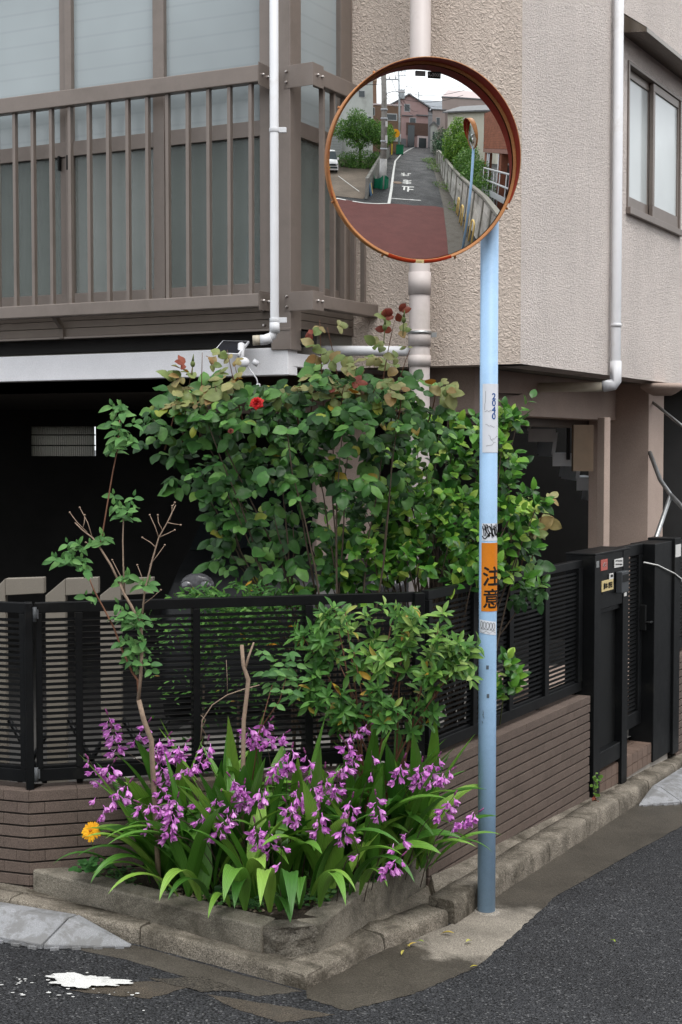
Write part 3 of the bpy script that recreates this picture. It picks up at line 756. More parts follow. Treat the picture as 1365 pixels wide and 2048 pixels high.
q.tube([PP(rad(-55 + 22 * k), pz(1264 + (k % 2) * 4), PR + .002) for k in range(6)], .0006, 4)
q.build('graffiti_tag', M_INK, s)
M_SCR = mat('scratched_paint', (.1, .12, .14), .7)
for a, py, w in ((0, 1337, .011), (4, 1395, .012)): sticker('paint_chip', rad(a - 8), rad(a + 8), pz(py + 4), pz(py - 4), M_SCR)
q = MB()
for a, py in ((-28, 1425), (-30, 1432), (-24, 1436), (-34, 1446), (-27, 1429)): q.tube([PP(rad(a), pz(py), PR + .001), PP(rad(a + 4), pz(py + 5), PR + .001)], .001, 4)
q.build('paint_chip', M_SCR, tm)
# ================================================================== apartment building on stilts
M_ST1 = stucco('coarse_stucco', (.69, .59, .51), 36, .9, .016, .14)
M_ST2 = stucco('fine_stucco', (.80, .725, .675), 46, 1.0, .018, .3, .9, .2)
M_SOF = mat('grey_soffit', (.20, .19, .165), .85, .12, 2, .2, 200)
M_BEAM = mat('painted_steel_beam', (.78, .78, .80), .6, .06, 3, .08, 200, .2, 80, .002, stain=(.42, .36, .30), ss=3, smin=.62, smax=.85)
M_COLM = mat('beige_column_paint', (.42, .33, .28), .7, .08, 3, .15, 200, .3, 90, .003)
M_BRN = mat('brown_aluminium', (.19, .158, .137), .4, .06, 10, .06, 300, spec=.5, metal=.2, stain=(.15, .125, .105), ss=3)
M_BRND = mat('brown_panel', (.15, .125, .105), .5, .08, 6, .05, 300, metal=.15)
M_PIPE = mat('white_pvc', (.62, .63, .65), .4, .05, 4, stain=(.48, .46, .43), ss=4, smin=.55, smax=.8)
M_PIPEP = mat('pinkish_drain_pipe', (.52, .47, .45), .45, .05, 3, stain=(.42, .38, .35), ss=3)
M_PIPEB = mat('beige_pvc', (.42, .38, .30), .5, .06)
M_BOLT = mat('bolt_steel', (.45, .42, .4), .35, .1, metal=.9)
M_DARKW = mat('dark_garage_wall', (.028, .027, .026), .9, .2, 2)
QB = Vector((tpx(Vector((0, 8.3, 0)), Vector((1, 0, 0)), 582), 8.3, 0))           # balcony corner
TJ = tpx(QB, D2, 713); JB = QB + D2 * TJ                                          # balcony meets front wall
TK = tpx(JB, -D1, 1040); KB = JB - D1 * TK                                        # street corner of the building
ZS = 2.505; ZTOP = 6.4
bd = thing('apartment_building', (KB.x, KB.y, .0), 'beige stucco apartment house on columns with brown glazed balcony', 'building')
F1 = -D1                                       # along the front wall to the right
MB().bar(JB, F1, N1, -.6, TK, -.22, 0, ZS, ZTOP).build('front_wall', M_ST1, bd)
def kt(px): return tpx(KB, D2, px)
w0, w1 = kt(1248), kt(1353.5); Yw = (KB + D2 * w0).y; wz1 = zat(130.5, Yw); wz0 = zat(426.5, Yw)
q = MB(); LR = 4.3  # side wall and soffit stop short to let daylight onto the stairs
q.bar(KB, D2, N2, .0, w0, -.22, .0, ZS, ZTOP); q.bar(KB, D2, N2, w1, LR, -.22, .0, ZS, ZTOP); q.bar(KB, D2, N2, w0, w1, -.22, .0, ZS, wz0); q.bar(KB, D2, N2, w0, w1, -.22, .0, wz1, ZTOP)
q.build('side_wall', M_ST2, bd)
# sliding window with awning
M_PANE = frosted('window_pane', (.50, .54, .54), .12, 0)
win = MB(); fr = .028
win.bar(KB, D2, N2, w0 + .002, w1 - .002, -.12, .012, wz1 - fr, wz1 - .002); win.bar(KB, D2, N2, w0 + .002, w0 + fr, -.12, .012, wz0 + .002, wz1 - fr); win.bar(KB, D2, N2, w1 - fr, w1 - .002, -.12, .012, wz0 + .002, wz1 - fr)
wn = win.build('window_frame', M_BRN, bd, .002)
MB().bar(KB, D2, N2, w0 - .01, w1 + .01, -.01, .035, wz0 - .02, wz0 + .028).build('sill', M_BRN, wn, .003)
wm = (w0 + w1) / 2 - .02
for a, c, o in ((w0 + fr * .5, wm + .03, -.035), (wm - .02, w1 - fr * .5, .0)):
    s = MB(); s.bar(KB, D2, N2, a, c, o - .03, o, wz0 + .03, wz0 + .13); s.bar(KB, D2, N2, a, c, o - .03, o, wz1 - fr - .06, wz1 - fr - .002)
    s.bar(KB, D2, N2, a, a + .045, o - .03, o, wz0 + .13, wz1 - fr - .06); s.bar(KB, D2, N2, c - .045, c, o - .03, o, wz0 + .13, wz1 - fr - .06); so_ = s.build('sash', M_BRN, wn, .002)
    MB().bar(KB, D2, N2, a + .045, c - .045, o - .018, o - .012, wz0 + .13, wz1 - fr - .06).build('pane', M_PANE, so_)
a0_, a1_ = kt(1233), kt(1400); Ya = (KB + D2 * a0_).y; aw = MB()
oz0, oz1 = zat(80, Ya) - .012, zat(36, Ya); proj = .19
def ap(t, o, z): p = KB + D2 * t + N2 * o; return (p.x, p.y, z)
aw.add([ap(a0_, 0, oz1), ap(a1_, 0, oz1), ap(a1_, proj, oz0 + .03), ap(a0_, proj, oz0 + .03), ap(a0_, 0, oz1 - .012), ap(a1_, 0, oz1 - .012), ap(a1_, proj, oz0 + .022), ap(a0_, proj, oz0 + .022)],
       [(0, 3, 2, 1), (4, 5, 6, 7), (0, 4, 7, 3), (1, 2, 6, 5)])
aw.bar(KB, D2, N2, a0_, a1_, proj - .006, proj, oz0 + .0, oz0 + .03)
aw.add([ap(a0_, 0, oz1), ap(a0_, 0, oz0 + .02), ap(a0_, proj, oz0), ap(a0_, proj, oz0 + .03)], [(0, 1, 2, 3)])
aw.add([ap(a0_, 0, oz0 + .02), ap(a1_, 0, oz0 + .02), ap(a1_, proj, oz0), ap(a0_, proj, oz0)], [(3, 2, 1, 0)])
aw.build('awning', mat('bronze_awning', (.16, .135, .11), .25, .08, 3, metal=.75), bd)
# soffit slab and beams below
q = MB(); s1 = KB + D2 * LR - N2 * .01; pol = [JB - F1 * 6 - N1 * .2, KB - N1 * .0, s1, s1 - N2 * 7, JB - F1 * 6 - N1 * 7]
pol = [(p.x, p.y) for p in [QB + D1 * 7 - N1 * .15, QB - N1 * .15 - N2 * .1, JB - N1 * .15, KB - N1 * .012 - N2 * .012, KB + D2 * LR - N2 * .012, KB + D2 * LR - N2 * 2.2, Vector((1.25, 13.6, 0)), Vector((-6.4, 13.6, 0))]]
q.prism(pol, ZS - .0 + .012, ZS + .2); q.build('soffit', M_SOF, bd)
IB = KB - N2 * .45 - N1 * .40
ICF = IB + N2 * .27; tcol = tpx(ICF, D2, 1297); tce = tpx(ICF, D2, 1327)
MB().bar(IB, D2, N2, .0, tcol - .004, -.2, 0, 2.22, ZS + .011).build('beam', M_COLM, bd, .004)
MB().bar(IB, D1, N1, -.001, 2.0, -.2, -.001, 2.24, ZS + .011).build('beam', M_COLM, bd, .004)
MB().bar(IB, D2, N2, .3, 3.4, -.34, -.25, 2.16, 2.24).build('beam', M_BRND, bd, .004)
MB().bar(ICF, D2, N2, tcol, tce, -.5, 0, .12, ZS + .011).build('column', M_COLM, bd, .004)
q = MB(); q.bar(ICF, D2, N2, tcol - .012, tce + .012, -.512, .012, .40, .43); q.build('column_band', M_COLM, bd, .003)
CW = V(1208, 900, 10.3); MB().box((CW.x, CW.y, 1.17), (.055, .08, 2.1), .5).build('door_frame_post', M_COLM, bd, .004)
MB().box((CW.x - .12, CW.y + .2, 2.0), (.15, .05, .34), .1).build('hanging_panel', mat('ochre_panel', (.22, .16, .11), .6), bd)
MB().box((CW.x + .02, CW.y + .2, .2), (1.7, .9, .26), .52).build('entrance_ledge', M_COLM, bd, .01)
# saucer shaped rain hopper under the soffit
hp = V(1325, 790, 10.9); q = MB(); g = []
for r, z in ((.01, -.06), (.07, -.06), (.10, -.045), (.15, -.012), (.165, .0), (.165, .03), (.01, .03)): g.append([(hp.x + r * math.cos(2 * PI * k / 28), hp.y + r * math.sin(2 * PI * k / 28), ZS - .045 + z) for k in range(29)])
q.sheet(g, True); q.build('rain_hopper', M_COLM, bd)
# rear column behind the rose
c1, c2 = V(628, 900, 9.6), V(738, 900, 9.6); MB().box(((c1.x + c2.x) / 2, 9.75, 1.3), (c2.x - c1.x, .34, 2.42), .1).build('column', M_COLM, bd, .004)
# white beam below the balcony
WB = QB - N1 * .012
e0 = tpx(WB, D1, 577)
zb0, zb1 = zat(750, WB.y), zat(697, WB.y) + .005
MB().bar(WB, D1, N1, e0, 7, -.12, 0, zb0, zb1).build('white_beam', M_BEAM, bd, .004)
MB().bar(WB + D1 * (e0 + .004), D2, N2, .004, 1.3, -.05, 0, zb0 + .05, zb1 - .03).build('white_beam', M_BEAM, bd, .004)
# garage enclosure
zc = ZS + .2
q = MB(); q.bar(QB, D1, N1, -.02, 7, -.30, -.13, zb1 + .02, 2.69); q.build('gap_shade_strip', M_DARKW, bd)  # dark strip put in for the shade in the gap under the fascia
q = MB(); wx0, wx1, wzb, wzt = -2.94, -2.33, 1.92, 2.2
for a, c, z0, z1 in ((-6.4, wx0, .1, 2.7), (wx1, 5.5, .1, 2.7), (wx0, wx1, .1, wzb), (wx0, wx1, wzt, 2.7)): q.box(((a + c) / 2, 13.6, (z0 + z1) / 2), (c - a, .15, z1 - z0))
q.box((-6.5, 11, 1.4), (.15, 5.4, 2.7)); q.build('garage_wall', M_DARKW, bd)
q = MB(); q.box((3.6, 14.6, 2.6), (4.8, .2, 5.4)); q.box((1.2, 14.1, 2.6), (.2, .9, 5.4)); tag(q.build('dark_backing_wall', mat('added_dark_wall', (.045, .043, .042), .9)), 'dark wall added behind the outside stairs', 'wall')  # added wall that keeps the background of the stairs dark
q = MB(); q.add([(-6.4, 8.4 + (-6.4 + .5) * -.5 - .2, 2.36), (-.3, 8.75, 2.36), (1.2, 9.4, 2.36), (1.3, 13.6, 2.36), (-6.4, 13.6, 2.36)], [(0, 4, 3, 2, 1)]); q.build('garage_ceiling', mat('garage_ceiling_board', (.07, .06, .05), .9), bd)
def translucent_mat():
    m, t, b, out = _nodes('corrugated_panel'); tr = t.nodes.new('ShaderNodeBsdfTranslucent'); tr.inputs[0].default_value = (.2, .195, .17, 1)
    t.links.new(tr.outputs[0], out.inputs[0]); return m
q = MB(); q.sheet([[(wx0 + .6 * k / 60, 13.52 + .012 * (k % 2), z) for k in range(61)] for z in (wzb, wzt)]); gw = q.build('corrugated_panel', translucent_mat(), bd)
q = MB()
for z in (2.02, 2.12): q.box(((wx0 + wx1) / 2, 13.47, z), (.62, .03, .012))
q.build('panel_bar', M_DARKW, gw)
q = MB(); q.add([(-7, 7.9, .145), (-1.6, 7.6, .145), (1.5, 9.2, .165), (5, 13.6, .165), (-7, 13.6, .165)], [tuple(range(5))]); struct(q.build('garage_floor', mat('garage_floor', (.05, .048, .045), .8)))

# ------------------------------------------------ glazed balcony
def qs(px): return tpx(QB, D1, px)
ZB0, ZB1 = 2.575, ZTOP
pw0, pw1 = qs(541), 0.0
MB().bar(QB, D1, N1, .0, qs(543), -.14, .0, ZB0, ZB1).build('balcony_post', M_BRN, bd, .004)
# fascia boards
fz = [zat(660, 8.3) + .01, 2.755, 2.80, 2.835, 2.875]
for k in range(4):
    MB().bar(QB, D1, N1, qs(543) + .002, 7, -.11, -.014 + .006 * (k == 3), fz[k] + .002, fz[k + 1] - .001).build('fascia_board', M_BRND, bd, .002)
    MB().bar(QB, D2, N2, .003, TJ - .01, -.11, -.014, fz[k] + .002, fz[k + 1] - .001).build('fascia_board', M_BRND, bd, .002)
MB().bar(QB, D1, N1, -.0, 7, -.02, .004, fz[0] - .014, fz[0]).build('fascia_trim', M_BRN, bd, .002)
# windows: stiles, rails, panes
M_FG = frosted('frosted_glass', (.28, .315, .30), .25, .5, .45); M_FGD = frosted('obscure_glass', (.18, .21, .195), .3, .42, .4)
M_FGU = frosted('painted_reflection_glass', (.36, .41, .425), .2, .12, .55, 3.1)  # upper panes carry the siding reflection in their colour
zt0, zt1 = zat(292, 8.6), zat(262, 8.6)                # transom
zs0, zs1 = zat(600, 8.5), zat(578, 8.5)
gl = bd
def glazing(P, d, n, edges, name, upper, lower):
    for i in range(len(edges) - 1):
        (a0, a1), (b0, b1) = edges[i], edges[i + 1]
        wo_ = MB().bar(P, d, n, a1 - .001, b0 + .001, -.075, -.03, zs0, zs1 + .02).build(name, M_BRN, bd, .002)
        MB().bar(P, d, n, a1 - .001, b0 + .001, -.075, -.03, zt0, zt1).build('transom', M_BRN, wo_, .002)
        MB().bar(P, d, n, a1 - .001, b0 + .001, -.078, -.035, ZTOP - .1, ZTOP).build('head_rail', M_BRN, wo_, .002)
        MB().bar(P, d, n, a1 - .006, b0 + .006, -.060, -.054, zs1 + .02, zt0).build('pane', lower[i % len(lower)], wo_)
        MB().bar(P, d, n, a1 - .006, b0 + .006, -.060, -.054, zt1, ZTOP - .1).build('pane', upper[i % len(upper)], wo_)
    for a, c in edges:
        MB().bar(P, d, n, a, c, -.085, -.02, zs0 - .01, ZTOP).build('window_stile', M_BRN, bd, .003)
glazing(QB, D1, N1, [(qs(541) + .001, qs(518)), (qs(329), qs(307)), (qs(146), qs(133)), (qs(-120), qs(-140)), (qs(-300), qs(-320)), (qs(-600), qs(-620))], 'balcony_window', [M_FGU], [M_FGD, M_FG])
MB().bar(QB, D1, N1, qs(132), qs(118), -.10, -.045, zs0, ZTOP).build('window_stile', M_BRN, bd, .003)
for px in (121, 138):
    MB().bar(QB, D1, N1, qs(px) , qs(px) + .012, -.04, -.018, zat(320, 8.6), zat(290, 8.6)).build('finger_pull', M_BLKP, bd)
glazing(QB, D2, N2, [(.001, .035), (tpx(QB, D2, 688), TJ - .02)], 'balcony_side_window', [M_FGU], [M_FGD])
# curtains and dark room behind
q = MB(); cp0 = QB - N1 * .16; L0, L1 = qs(300), 5.5
g = [[], []]; k = 0; t = L0
while t < L1:
    o = .032 * math.sin(t * 48) + .014 * math.sin(t * 19 + 1); p = cp0 + D1 * t + N1 * o
    g[0].append((p.x, p.y, zs1)); g[1].append((p.x, p.y, ZTOP - .2)); t += .016
q.sheet(g, True); tag(q.build('curtain', mat('pale_curtain', (.62, .64, .62), .9)), 'pale pleated curtain hanging behind the balcony glass', 'curtain')
q = MB(); q.bar(QB, D1, N1, -.5, 6.9, -2.2, -2.1, ZS + .25, ZTOP); q.bar(QB, D1, N1, .05, 6.9, -2.1, -.2, ZS + .22, ZS + .25); q.bar(QB, D1, N1, .0, 6.9, -2.2, -.0, ZTOP + .001, ZTOP + .1); q.build('balcony_room', mat('room_wall', (.12, .13, .125), .9), bd)
q = MB(); p = QB - N1 * .24 + D1 * (qs(485)); q.box((p.x, p.y, zat(500, 8.6)), (.16, .1, .16), .4); tag(q.build('storage_box', mat('teal_plastic', (.02, .22, .27), .5)), 'teal plastic box standing behind the obscure balcony glass', 'box')
# railing outside the glass
OR = .09
def railing(P, d, n, t0, t1, first, pitch, label):
    zr1 = 4.19; zr0 = 2.815
    tr = MB().bar(P, d, n, t0, t1, OR, OR + .06, zr1 - .098, zr1).build('railing_top', M_BRN, bd, .006)
    lo = MB(); lo.bar(P, d, n, t0, t1, OR - .015, OR + .06, zr0, zr0 + .078); br = lo.build('railing_bottom', M_BRN, bd, .006)
    m = MB(); m.box((0, 0, 0), (.021, .03, zr1 - .098 - zr0 - .078)); me = m.mesh('baluster', M_BRN); t = first
    while t < t1 - .02:
        p = P + d * t + n * (OR + .025); inst('baluster', me, bd, (p.x, p.y, (zr1 - .098 + zr0 + .078) / 2), (0, 0, math.atan2(d.y, d.x))); t += pitch
    return zr0, zr1
PQ = QB + N1 * 0
r0 = tpx(QB + N1 * .12, D1, 524)
pb_ = QB + N1 * .115; zr0, zr1 = railing(QB, D1, N1, r0, 6.9, tpx(pb_, D1, 505), (tpx(pb_, D1, 2.5) - tpx(pb_, D1, 505)) / 13, '')
railing(QB, D2, N2, .10, TJ + .02, .165, .125, '')
# end brackets with bolts
def bolt(p, n, r=.009): 
    q = MB(); q.tube([p, Vector(p) + n * .008, Vector(p) + n * .016], [r, r, r * .6], 6, True, False); q.build('bolt', M_BOLT, bd)
for zc_, h in ((zr1 - .05, .13), (zr0 + .038, .11)):
    # left railing: plate across its end
    q = MB(); q.bar(QB, D1, N1, r0 - .004, r0 - .001, -.02, OR + .062, zc_ - h / 2, zc_ + h / 2); q.build('bracket', M_BRN, bd, .003)
    for o in (.05, .11): bolt(QB + D1 * (r0 - .004) + N1 * o + Vector((0, 0, zc_)), -D1)
    # right railing: angle bracket on the post
    q = MB(); q.bar(QB, D2, N2, .0, .12, OR + .061, OR + .065, zc_ - h / 2, zc_ + h / 2); q.bar(QB, D2, N2, -.004, -.0005, -.04, OR + .065, zc_ - h / 2, zc_ + h / 2); q.build('bracket', M_BRN, bd, .003)
    for t_ in (.045, .095): bolt(QB + D2 * t_ + N2 * (OR + .065) + Vector((0, 0, zc_)), N2)
    for dz in (-.03, .03): bolt(QB + D2 * (-.004) + N2 * (-.02) + Vector((0, 0, zc_ + dz)), -D2, .008)
for k, (px, py) in enumerate(((533, 621), (533, 651))):
    p = QB + D1 * qs(540) + N1 * (-.012); bolt(Vector((p.x, p.y, zat(py, 8.35))) + D1 * .04, N1, .010)
# strut under the railing
t_ = qs(131); q = MB()
pts = [(OR + .03, 2.842), (OR - .03, 2.842), (-.014, 2.76), (-.014, 2.69), (.01, 2.69), (.012, 2.75)]
def rp(t, o, z): p = QB + D1 * t + N1 * o; return (p.x, p.y, z)
q.add([rp(t_, *p) for p in pts] + [rp(t_ + .03, *p) for p in pts], [tuple(range(6)), tuple(range(11, 5, -1))] + [(i, i + 6, (i + 1) % 6 + 6, (i + 1) % 6) for i in range(6)]); q.build('railing_strut', M_BRND, bd, .003)
# ------------------------------------------------ pipes
dp = V(549, 300, 8.17); q = MB(); q.tube([(dp.x, dp.y, 6.4), (dp.x, dp.y, 2.68), (dp.x - .012, dp.y, 2.645), (dp.x - .05, dp.y, 2.625), (dp.x - .085, dp.y, 2.62)], .0255, 20)
pp = q.build('downpipe', M_PIPE, bd)
q = MB(); q.tube([(dp.x - .02, dp.y, 2.635), (dp.x - .055, dp.y, 2.622), (dp.x - .082, dp.y, 2.62)], .0295, 18); q.tube([(dp.x, dp.y, 2.72), (dp.x, dp.y, 2.66)], .0295, 18); q.build('elbow', M_PIPE, pp)
MB().tube([(dp.x - .083, dp.y, 2.62), (dp.x - .125, dp.y, 2.618)], .029, 18).build('pipe_end', M_PIPEB, pp)
for py in (268, 642):
    z = zat(py, 8.17); q = MB(); q.tube([(dp.x, dp.y, z - .012), (dp.x, dp.y, z + .012)], .029, 18); q.box((dp.x + .045, dp.y + .0, z), (.05, .02, .03)); q.build('pipe_clip', M_PIPE, pp, .002)
Ypp = 8.6; cpx = V(840, 500, Ypp); q = MB(); x0, y0 = cpx.x, cpx.y; R0 = .0625
q.tube([(x0, y0, 6.4), (x0, y0, 2.0), (x0, y0, .2)], R0, 28); dpz = q.build('drain_pipe', M_PIPEP, bd)
for py0, py1, dr in ((548, 592, .006), (662, 694, .006), (712, 734, .006)):
    MB().tube([(x0, y0, zat(py0, Ypp)), (x0, y0, zat(py1, Ypp))], R0 + dr, 28).build('pipe_socket', M_PIPEP, dpz)
z = zat(667, Ypp); q = MB(); q.tube([(x0, y0, z - .009), (x0, y0, z + .009)], R0 + .010, 28); q.box((x0 + .085, y0 + .03, z - .01), (.04, .012, .03)); q.build('pipe_clamp', M_STEEL, dpz)
q = MB(); hz0 = zat(706, 8.75); q.tube([(x0 - .04, y0 + .02, hz0), (x0 - .62, y0 + .14, hz0 + .012)], .030, 16); q.build('branch_pipe', M_PIPE, dpz)
dr = V(1217, 300, 9.0); tdr = kt(1216); pdr = KB + D2 * tdr + N2 * .05; q = MB(); rr_ = .034
q.tube([(pdr.x, pdr.y, 6.4), (pdr.x, pdr.y, 2.50), (pdr.x - .02, pdr.y, 2.44), (pdr.x - .09, pdr.y + .01, 2.425)], rr_, 22); dq = q.build('downpipe', M_PIPE, bd)
q = MB(); q.tube([(pdr.x, pdr.y, 2.60), (pdr.x, pdr.y, 2.46), (pdr.x - .012, pdr.y, 2.44), (pdr.x - .085, pdr.y + .01, 2.425)], rr_ + .006, 22); q.build('elbow', M_PIPE, dq)
q = MB(); q.tube([(pdr.x - .086, pdr.y + .01, 2.425), (pdr.x - 1.2, pdr.y + .5, 2.43)], rr_, 18); q.build('horizontal_run', M_PIPEB, dq)
for py in (652,):
    z = zat(py, pdr.y); q = MB(); q.tube([(pdr.x, pdr.y, z - .012), (pdr.x, pdr.y, z + .012)], rr_ + .004, 20); q.build('pipe_clip', M_PIPE, dq)

# ================================================================== things in the covered parking
# outside staircase at the rear right, folded white plate
M_STAIR = mat('pale_stair_plate', (.74, .76, .79), .6, .06); M_RAIL = mat('dark_handrail', (.03, .03, .032), .4)
stt = thing('staircase', V(1150, 1000, 12.0), 'pale folded plate staircase with dark handrail under the house', 'stairs')
s0 = V(1198, 990, 12.2)
for k in range(7):
    x = s0.x - .01 - .205 * k; z = s0.z + .205 * k - .06; y = s0.y
    MB().box((x - .1, y + .25, z + .2), (.21, .9, .03)).build('tread', M_STAIR, stt)
    q = MB(); q.hexa([(x - .02, y - .2, z), (x + .012, y - .2, z), (x + .012, y + .7, z), (x - .02, y + .7, z), (x + .005, y - .2, z + .184), (x + .037, y - .2, z + .184), (x + .037, y + .7, z + .184), (x + .005, y + .7, z + .184)]); q.build('riser', M_STAIR, stt)
    q = MB(); q.box((x - .1, y - .21, z + .16), (.23, .012, .11)); q.build('string_plate', M_STAIR, stt)
q = MB(); q.tube([(s0.x + .3, s0.y - .26, s0.z + .25), (s0.x - 1.3, s0.y - .26, s0.z + 1.85)], .02, 8); q.build('handrail', M_RAIL, stt)
for k in (1, 3, 5): q = MB(); x = s0.x - .205 * k - .1; q.tube([(x, s0.y - .25, s0.z + .205 * k + .1), (x, s0.y - .25, s0.z + .205 * k + 1.1)], .016, 8); q.build('baluster', M_RAIL, stt)
# steel handrail by the entrance
hr = MB(); h0_, h1_, h2_, h3_ = V(1311, 1090, 10.3), V(1342, 990, 10.6), V(1321, 960, 11.0), V(1300, 905, 11.3)
hr.tube([V(1306, 1140, 10.2), V(1311, 1080, 10.3), h1_, h2_, h3_], .017, 10); hr.tube([h1_, V(1385, 1035, 10.2)], .017, 10); hr.tube([V(1300, 800, 11.5), V(1400, 880, 10.6)], .012, 8)
tag(hr.build('handrail', M_STEEL), 'bent steel handrail rising behind the right gate post', 'handrail')
q = MB(); e = V(1345, 950, 12.3); q.box((e.x + .3, e.y, 1.4), (1.3, .1, 2.7)); tag(q.build('entrance_door', mat('dark_door_glass', (.03, .03, .03), .3)), 'dark glazed entrance door behind the steel handrail', 'door')
# dark car: only the lit headlamp and bonnet edge show
M_CARB = mat('black_car_paint', (.005, .0055, .006), .4, .1)
car = thing('parked_car', (-.9, 9.5, .15), 'dark car with round double headlamps parked in the shade under the house', 'car')
def loft(rows, m, name, parent, smooth=True):
    q = MB(); q.sheet(rows, smooth); return q.build(name, m, parent)
prof = [(0, .35), (.02, .72), (.08, 1.02), (.45, 1.1), (1.05, 1.16), (1.5, 1.55), (1.9, 1.68), (3.3, 1.66), (3.7, 1.2), (4.1, 1.1), (4.2, .4)]
fx, fy = -.31, 8.95
rows = []
for o, z in prof:
    hw = .84 if z < 1.2 else .70; rows.append([(fx - hw, fy + o + .06, .30 + .15), (fx - hw, fy + o + .04, z * .8 + .15), (fx - hw * .9, fy + o, z + .12), (fx, fy + o - .06 * (o < .1), z + .15), (fx + hw * .9, fy + o, z + .12), (fx + hw, fy + o + .04, z * .8 + .15), (fx + hw, fy + o + .06, .30 + .15)])
loft(rows, M_CARB, 'body', car)
q = MB(); q.add([tuple(Vector(p) + Vector((0, -.004, .004))) for p in rows[4][2:5]] + [tuple(Vector(p) + Vector((0, -.004, .004))) for p in rows[5][4:1:-1]], [(0, 1, 4, 5), (1, 2, 3, 4)]); q.build('windscreen', mat('dark_glass', (.01, .012, .013), .08), car)
for sx in (-1, 1):
    c = Vector((fx + sx * .6, fy + .01, 1.13)); 
    q = MB(); q.ball(c, .10, 16, 10, (1.1, .45, .85)); hl = q.build('headlamp', mat('headlamp_glass', (.07, .07, .075), .12, .3, 40, metal=0), car)
    for dx in (-.06, .055): q = MB(); q.ball(c + Vector((dx, -.028, 0)), .042, 14, 8, (1, .6, 1)); q.build('lamp_bowl', mat('chrome', (.13, .13, .135), .2, .2, metal=.6), hl)
for sx in (-1, 1):
    for oy in (.75, 3.35):
        q = MB(); c = Vector((fx + sx * .78, fy + oy, .46)); q.tube([c - Vector((.1, 0, 0)), c + Vector((.1, 0, 0))], .31, 22); wh = q.build('wheel', mat('tyre', (.015, .015, .015), .8), car)
        MB().tube([c - Vector((.105, 0, 0)), c + Vector((.105, 0, 0))], .18, 16).build('rim', M_STEEL, wh)
q = MB(); q.box((fx, fy - .01, .62), (.36, .02, .16)); q.build('number_plate', mat('yellow_number_plate', (.6, .42, .03), .5), car)
# beige folding gate posts with sloping tops
M_BGE = mat('beige_gate_metal', (.20, .18, .15), .5, .06, 6, .1, 300)
for i, (px, pyt, wpx, arm) in enumerate(((-5, 1205, 34, 92), (112, 1205, 40, 200), (222, 1205, 42, 310))):
    Y = 6.55; a, c = V(px - wpx / 2, 1300, Y), V(px + wpx / 2, 1300, Y)
    t = thing('gate_post', ((a.x + c.x) / 2, Y, .14), ['beige sloping-topped gate post at the left picture edge', 'beige sloping-topped gate post next to the black hinge post', 'beige sloping-topped gate post beside the leafy stem'][i], 'gate post', 'beige posts of the folding gate')
    zt = zat(1158, Y); zl = zat(1192, Y); q = MB()
    d = .05
    q.hexa([(a.x, Y, .14), (c.x, Y, .14), (c.x, Y + d, .14), (a.x, Y + d, .14), (a.x, Y, zl), (c.x, Y, zt), (c.x, Y + d, zt), (a.x, Y + d, zl)]); q.build('upright', M_BGE, t, .003)
    e = V(arm, 1170, Y + .06); q = MB(); q.hexa([(c.x + .001, Y, zt - .078), (e.x, Y + .02, zt - .07), (e.x, Y + .07, zt - .07), (c.x + .001, Y + d, zt - .078), (c.x + .001, Y, zt), (e.x, Y + .02, zt + .004), (e.x, Y + .07, zt + .004), (c.x + .001, Y + d, zt)]); q.build('arm', M_BGE, t, .003)
    for z0, z1 in ((.35, .75), (.75, .35)): q = MB(); q.tube([(c.x, Y + .03, z0), (c.x + .22, Y + .03, z1)], .012, 6); q.build('lattice_bar', M_BLK, t)
# solar lamp on the beam
sl_ = thing('solar_lamp', V(470, 720, 8.2), 'small solar panel lamp clipped to the white beam above the rose', 'lamp')
c0 = [V(424, 706, 8.25), V(478, 708, 8.15), V(499, 682, 8.35), V(446, 681, 8.45)]
q = MB(); nn = (c0[1] - c0[0]).cross(c0[3] - c0[0]).normalized() * .012
q.hexa([p - nn for p in c0] + list(c0)); q.build('panel_frame', M_PIPE, sl_)
q = MB(); ce = sum(c0, Vector()) / 4; q.add([p.lerp(ce, .09) + nn * .15 for p in c0], [(0, 1, 2, 3)]); q.build('solar_cell', mat('solar_cell', (.015, .017, .022), .2), sl_)
q = MB(); b0 = V(482, 722, 8.2); q.tube([b0, b0 + Vector((.0, .05, .1))], .02, 12); q.ball(b0 + Vector((.02, -.03, -.01)), .03, 14, 10, (1.1, .8, 1)); q.tube([b0 + Vector((.07, 0, 0)), b0 + Vector((.1, 0, -.02))], .018, 10); q.build('lamp_head', M_PIPE, sl_)
q = MB(); q.tube([b0 + Vector((.04, -.01, -.03)), b0 + Vector((.09, 0, -.1)), b0 + Vector((.1, 0, -.14))], .004, 6); q.tube([b0 + Vector((.1, 0, -.13)), b0 + Vector((.1, 0, -.17))], .012, 8); q.build('cable', M_PIPE, sl_)
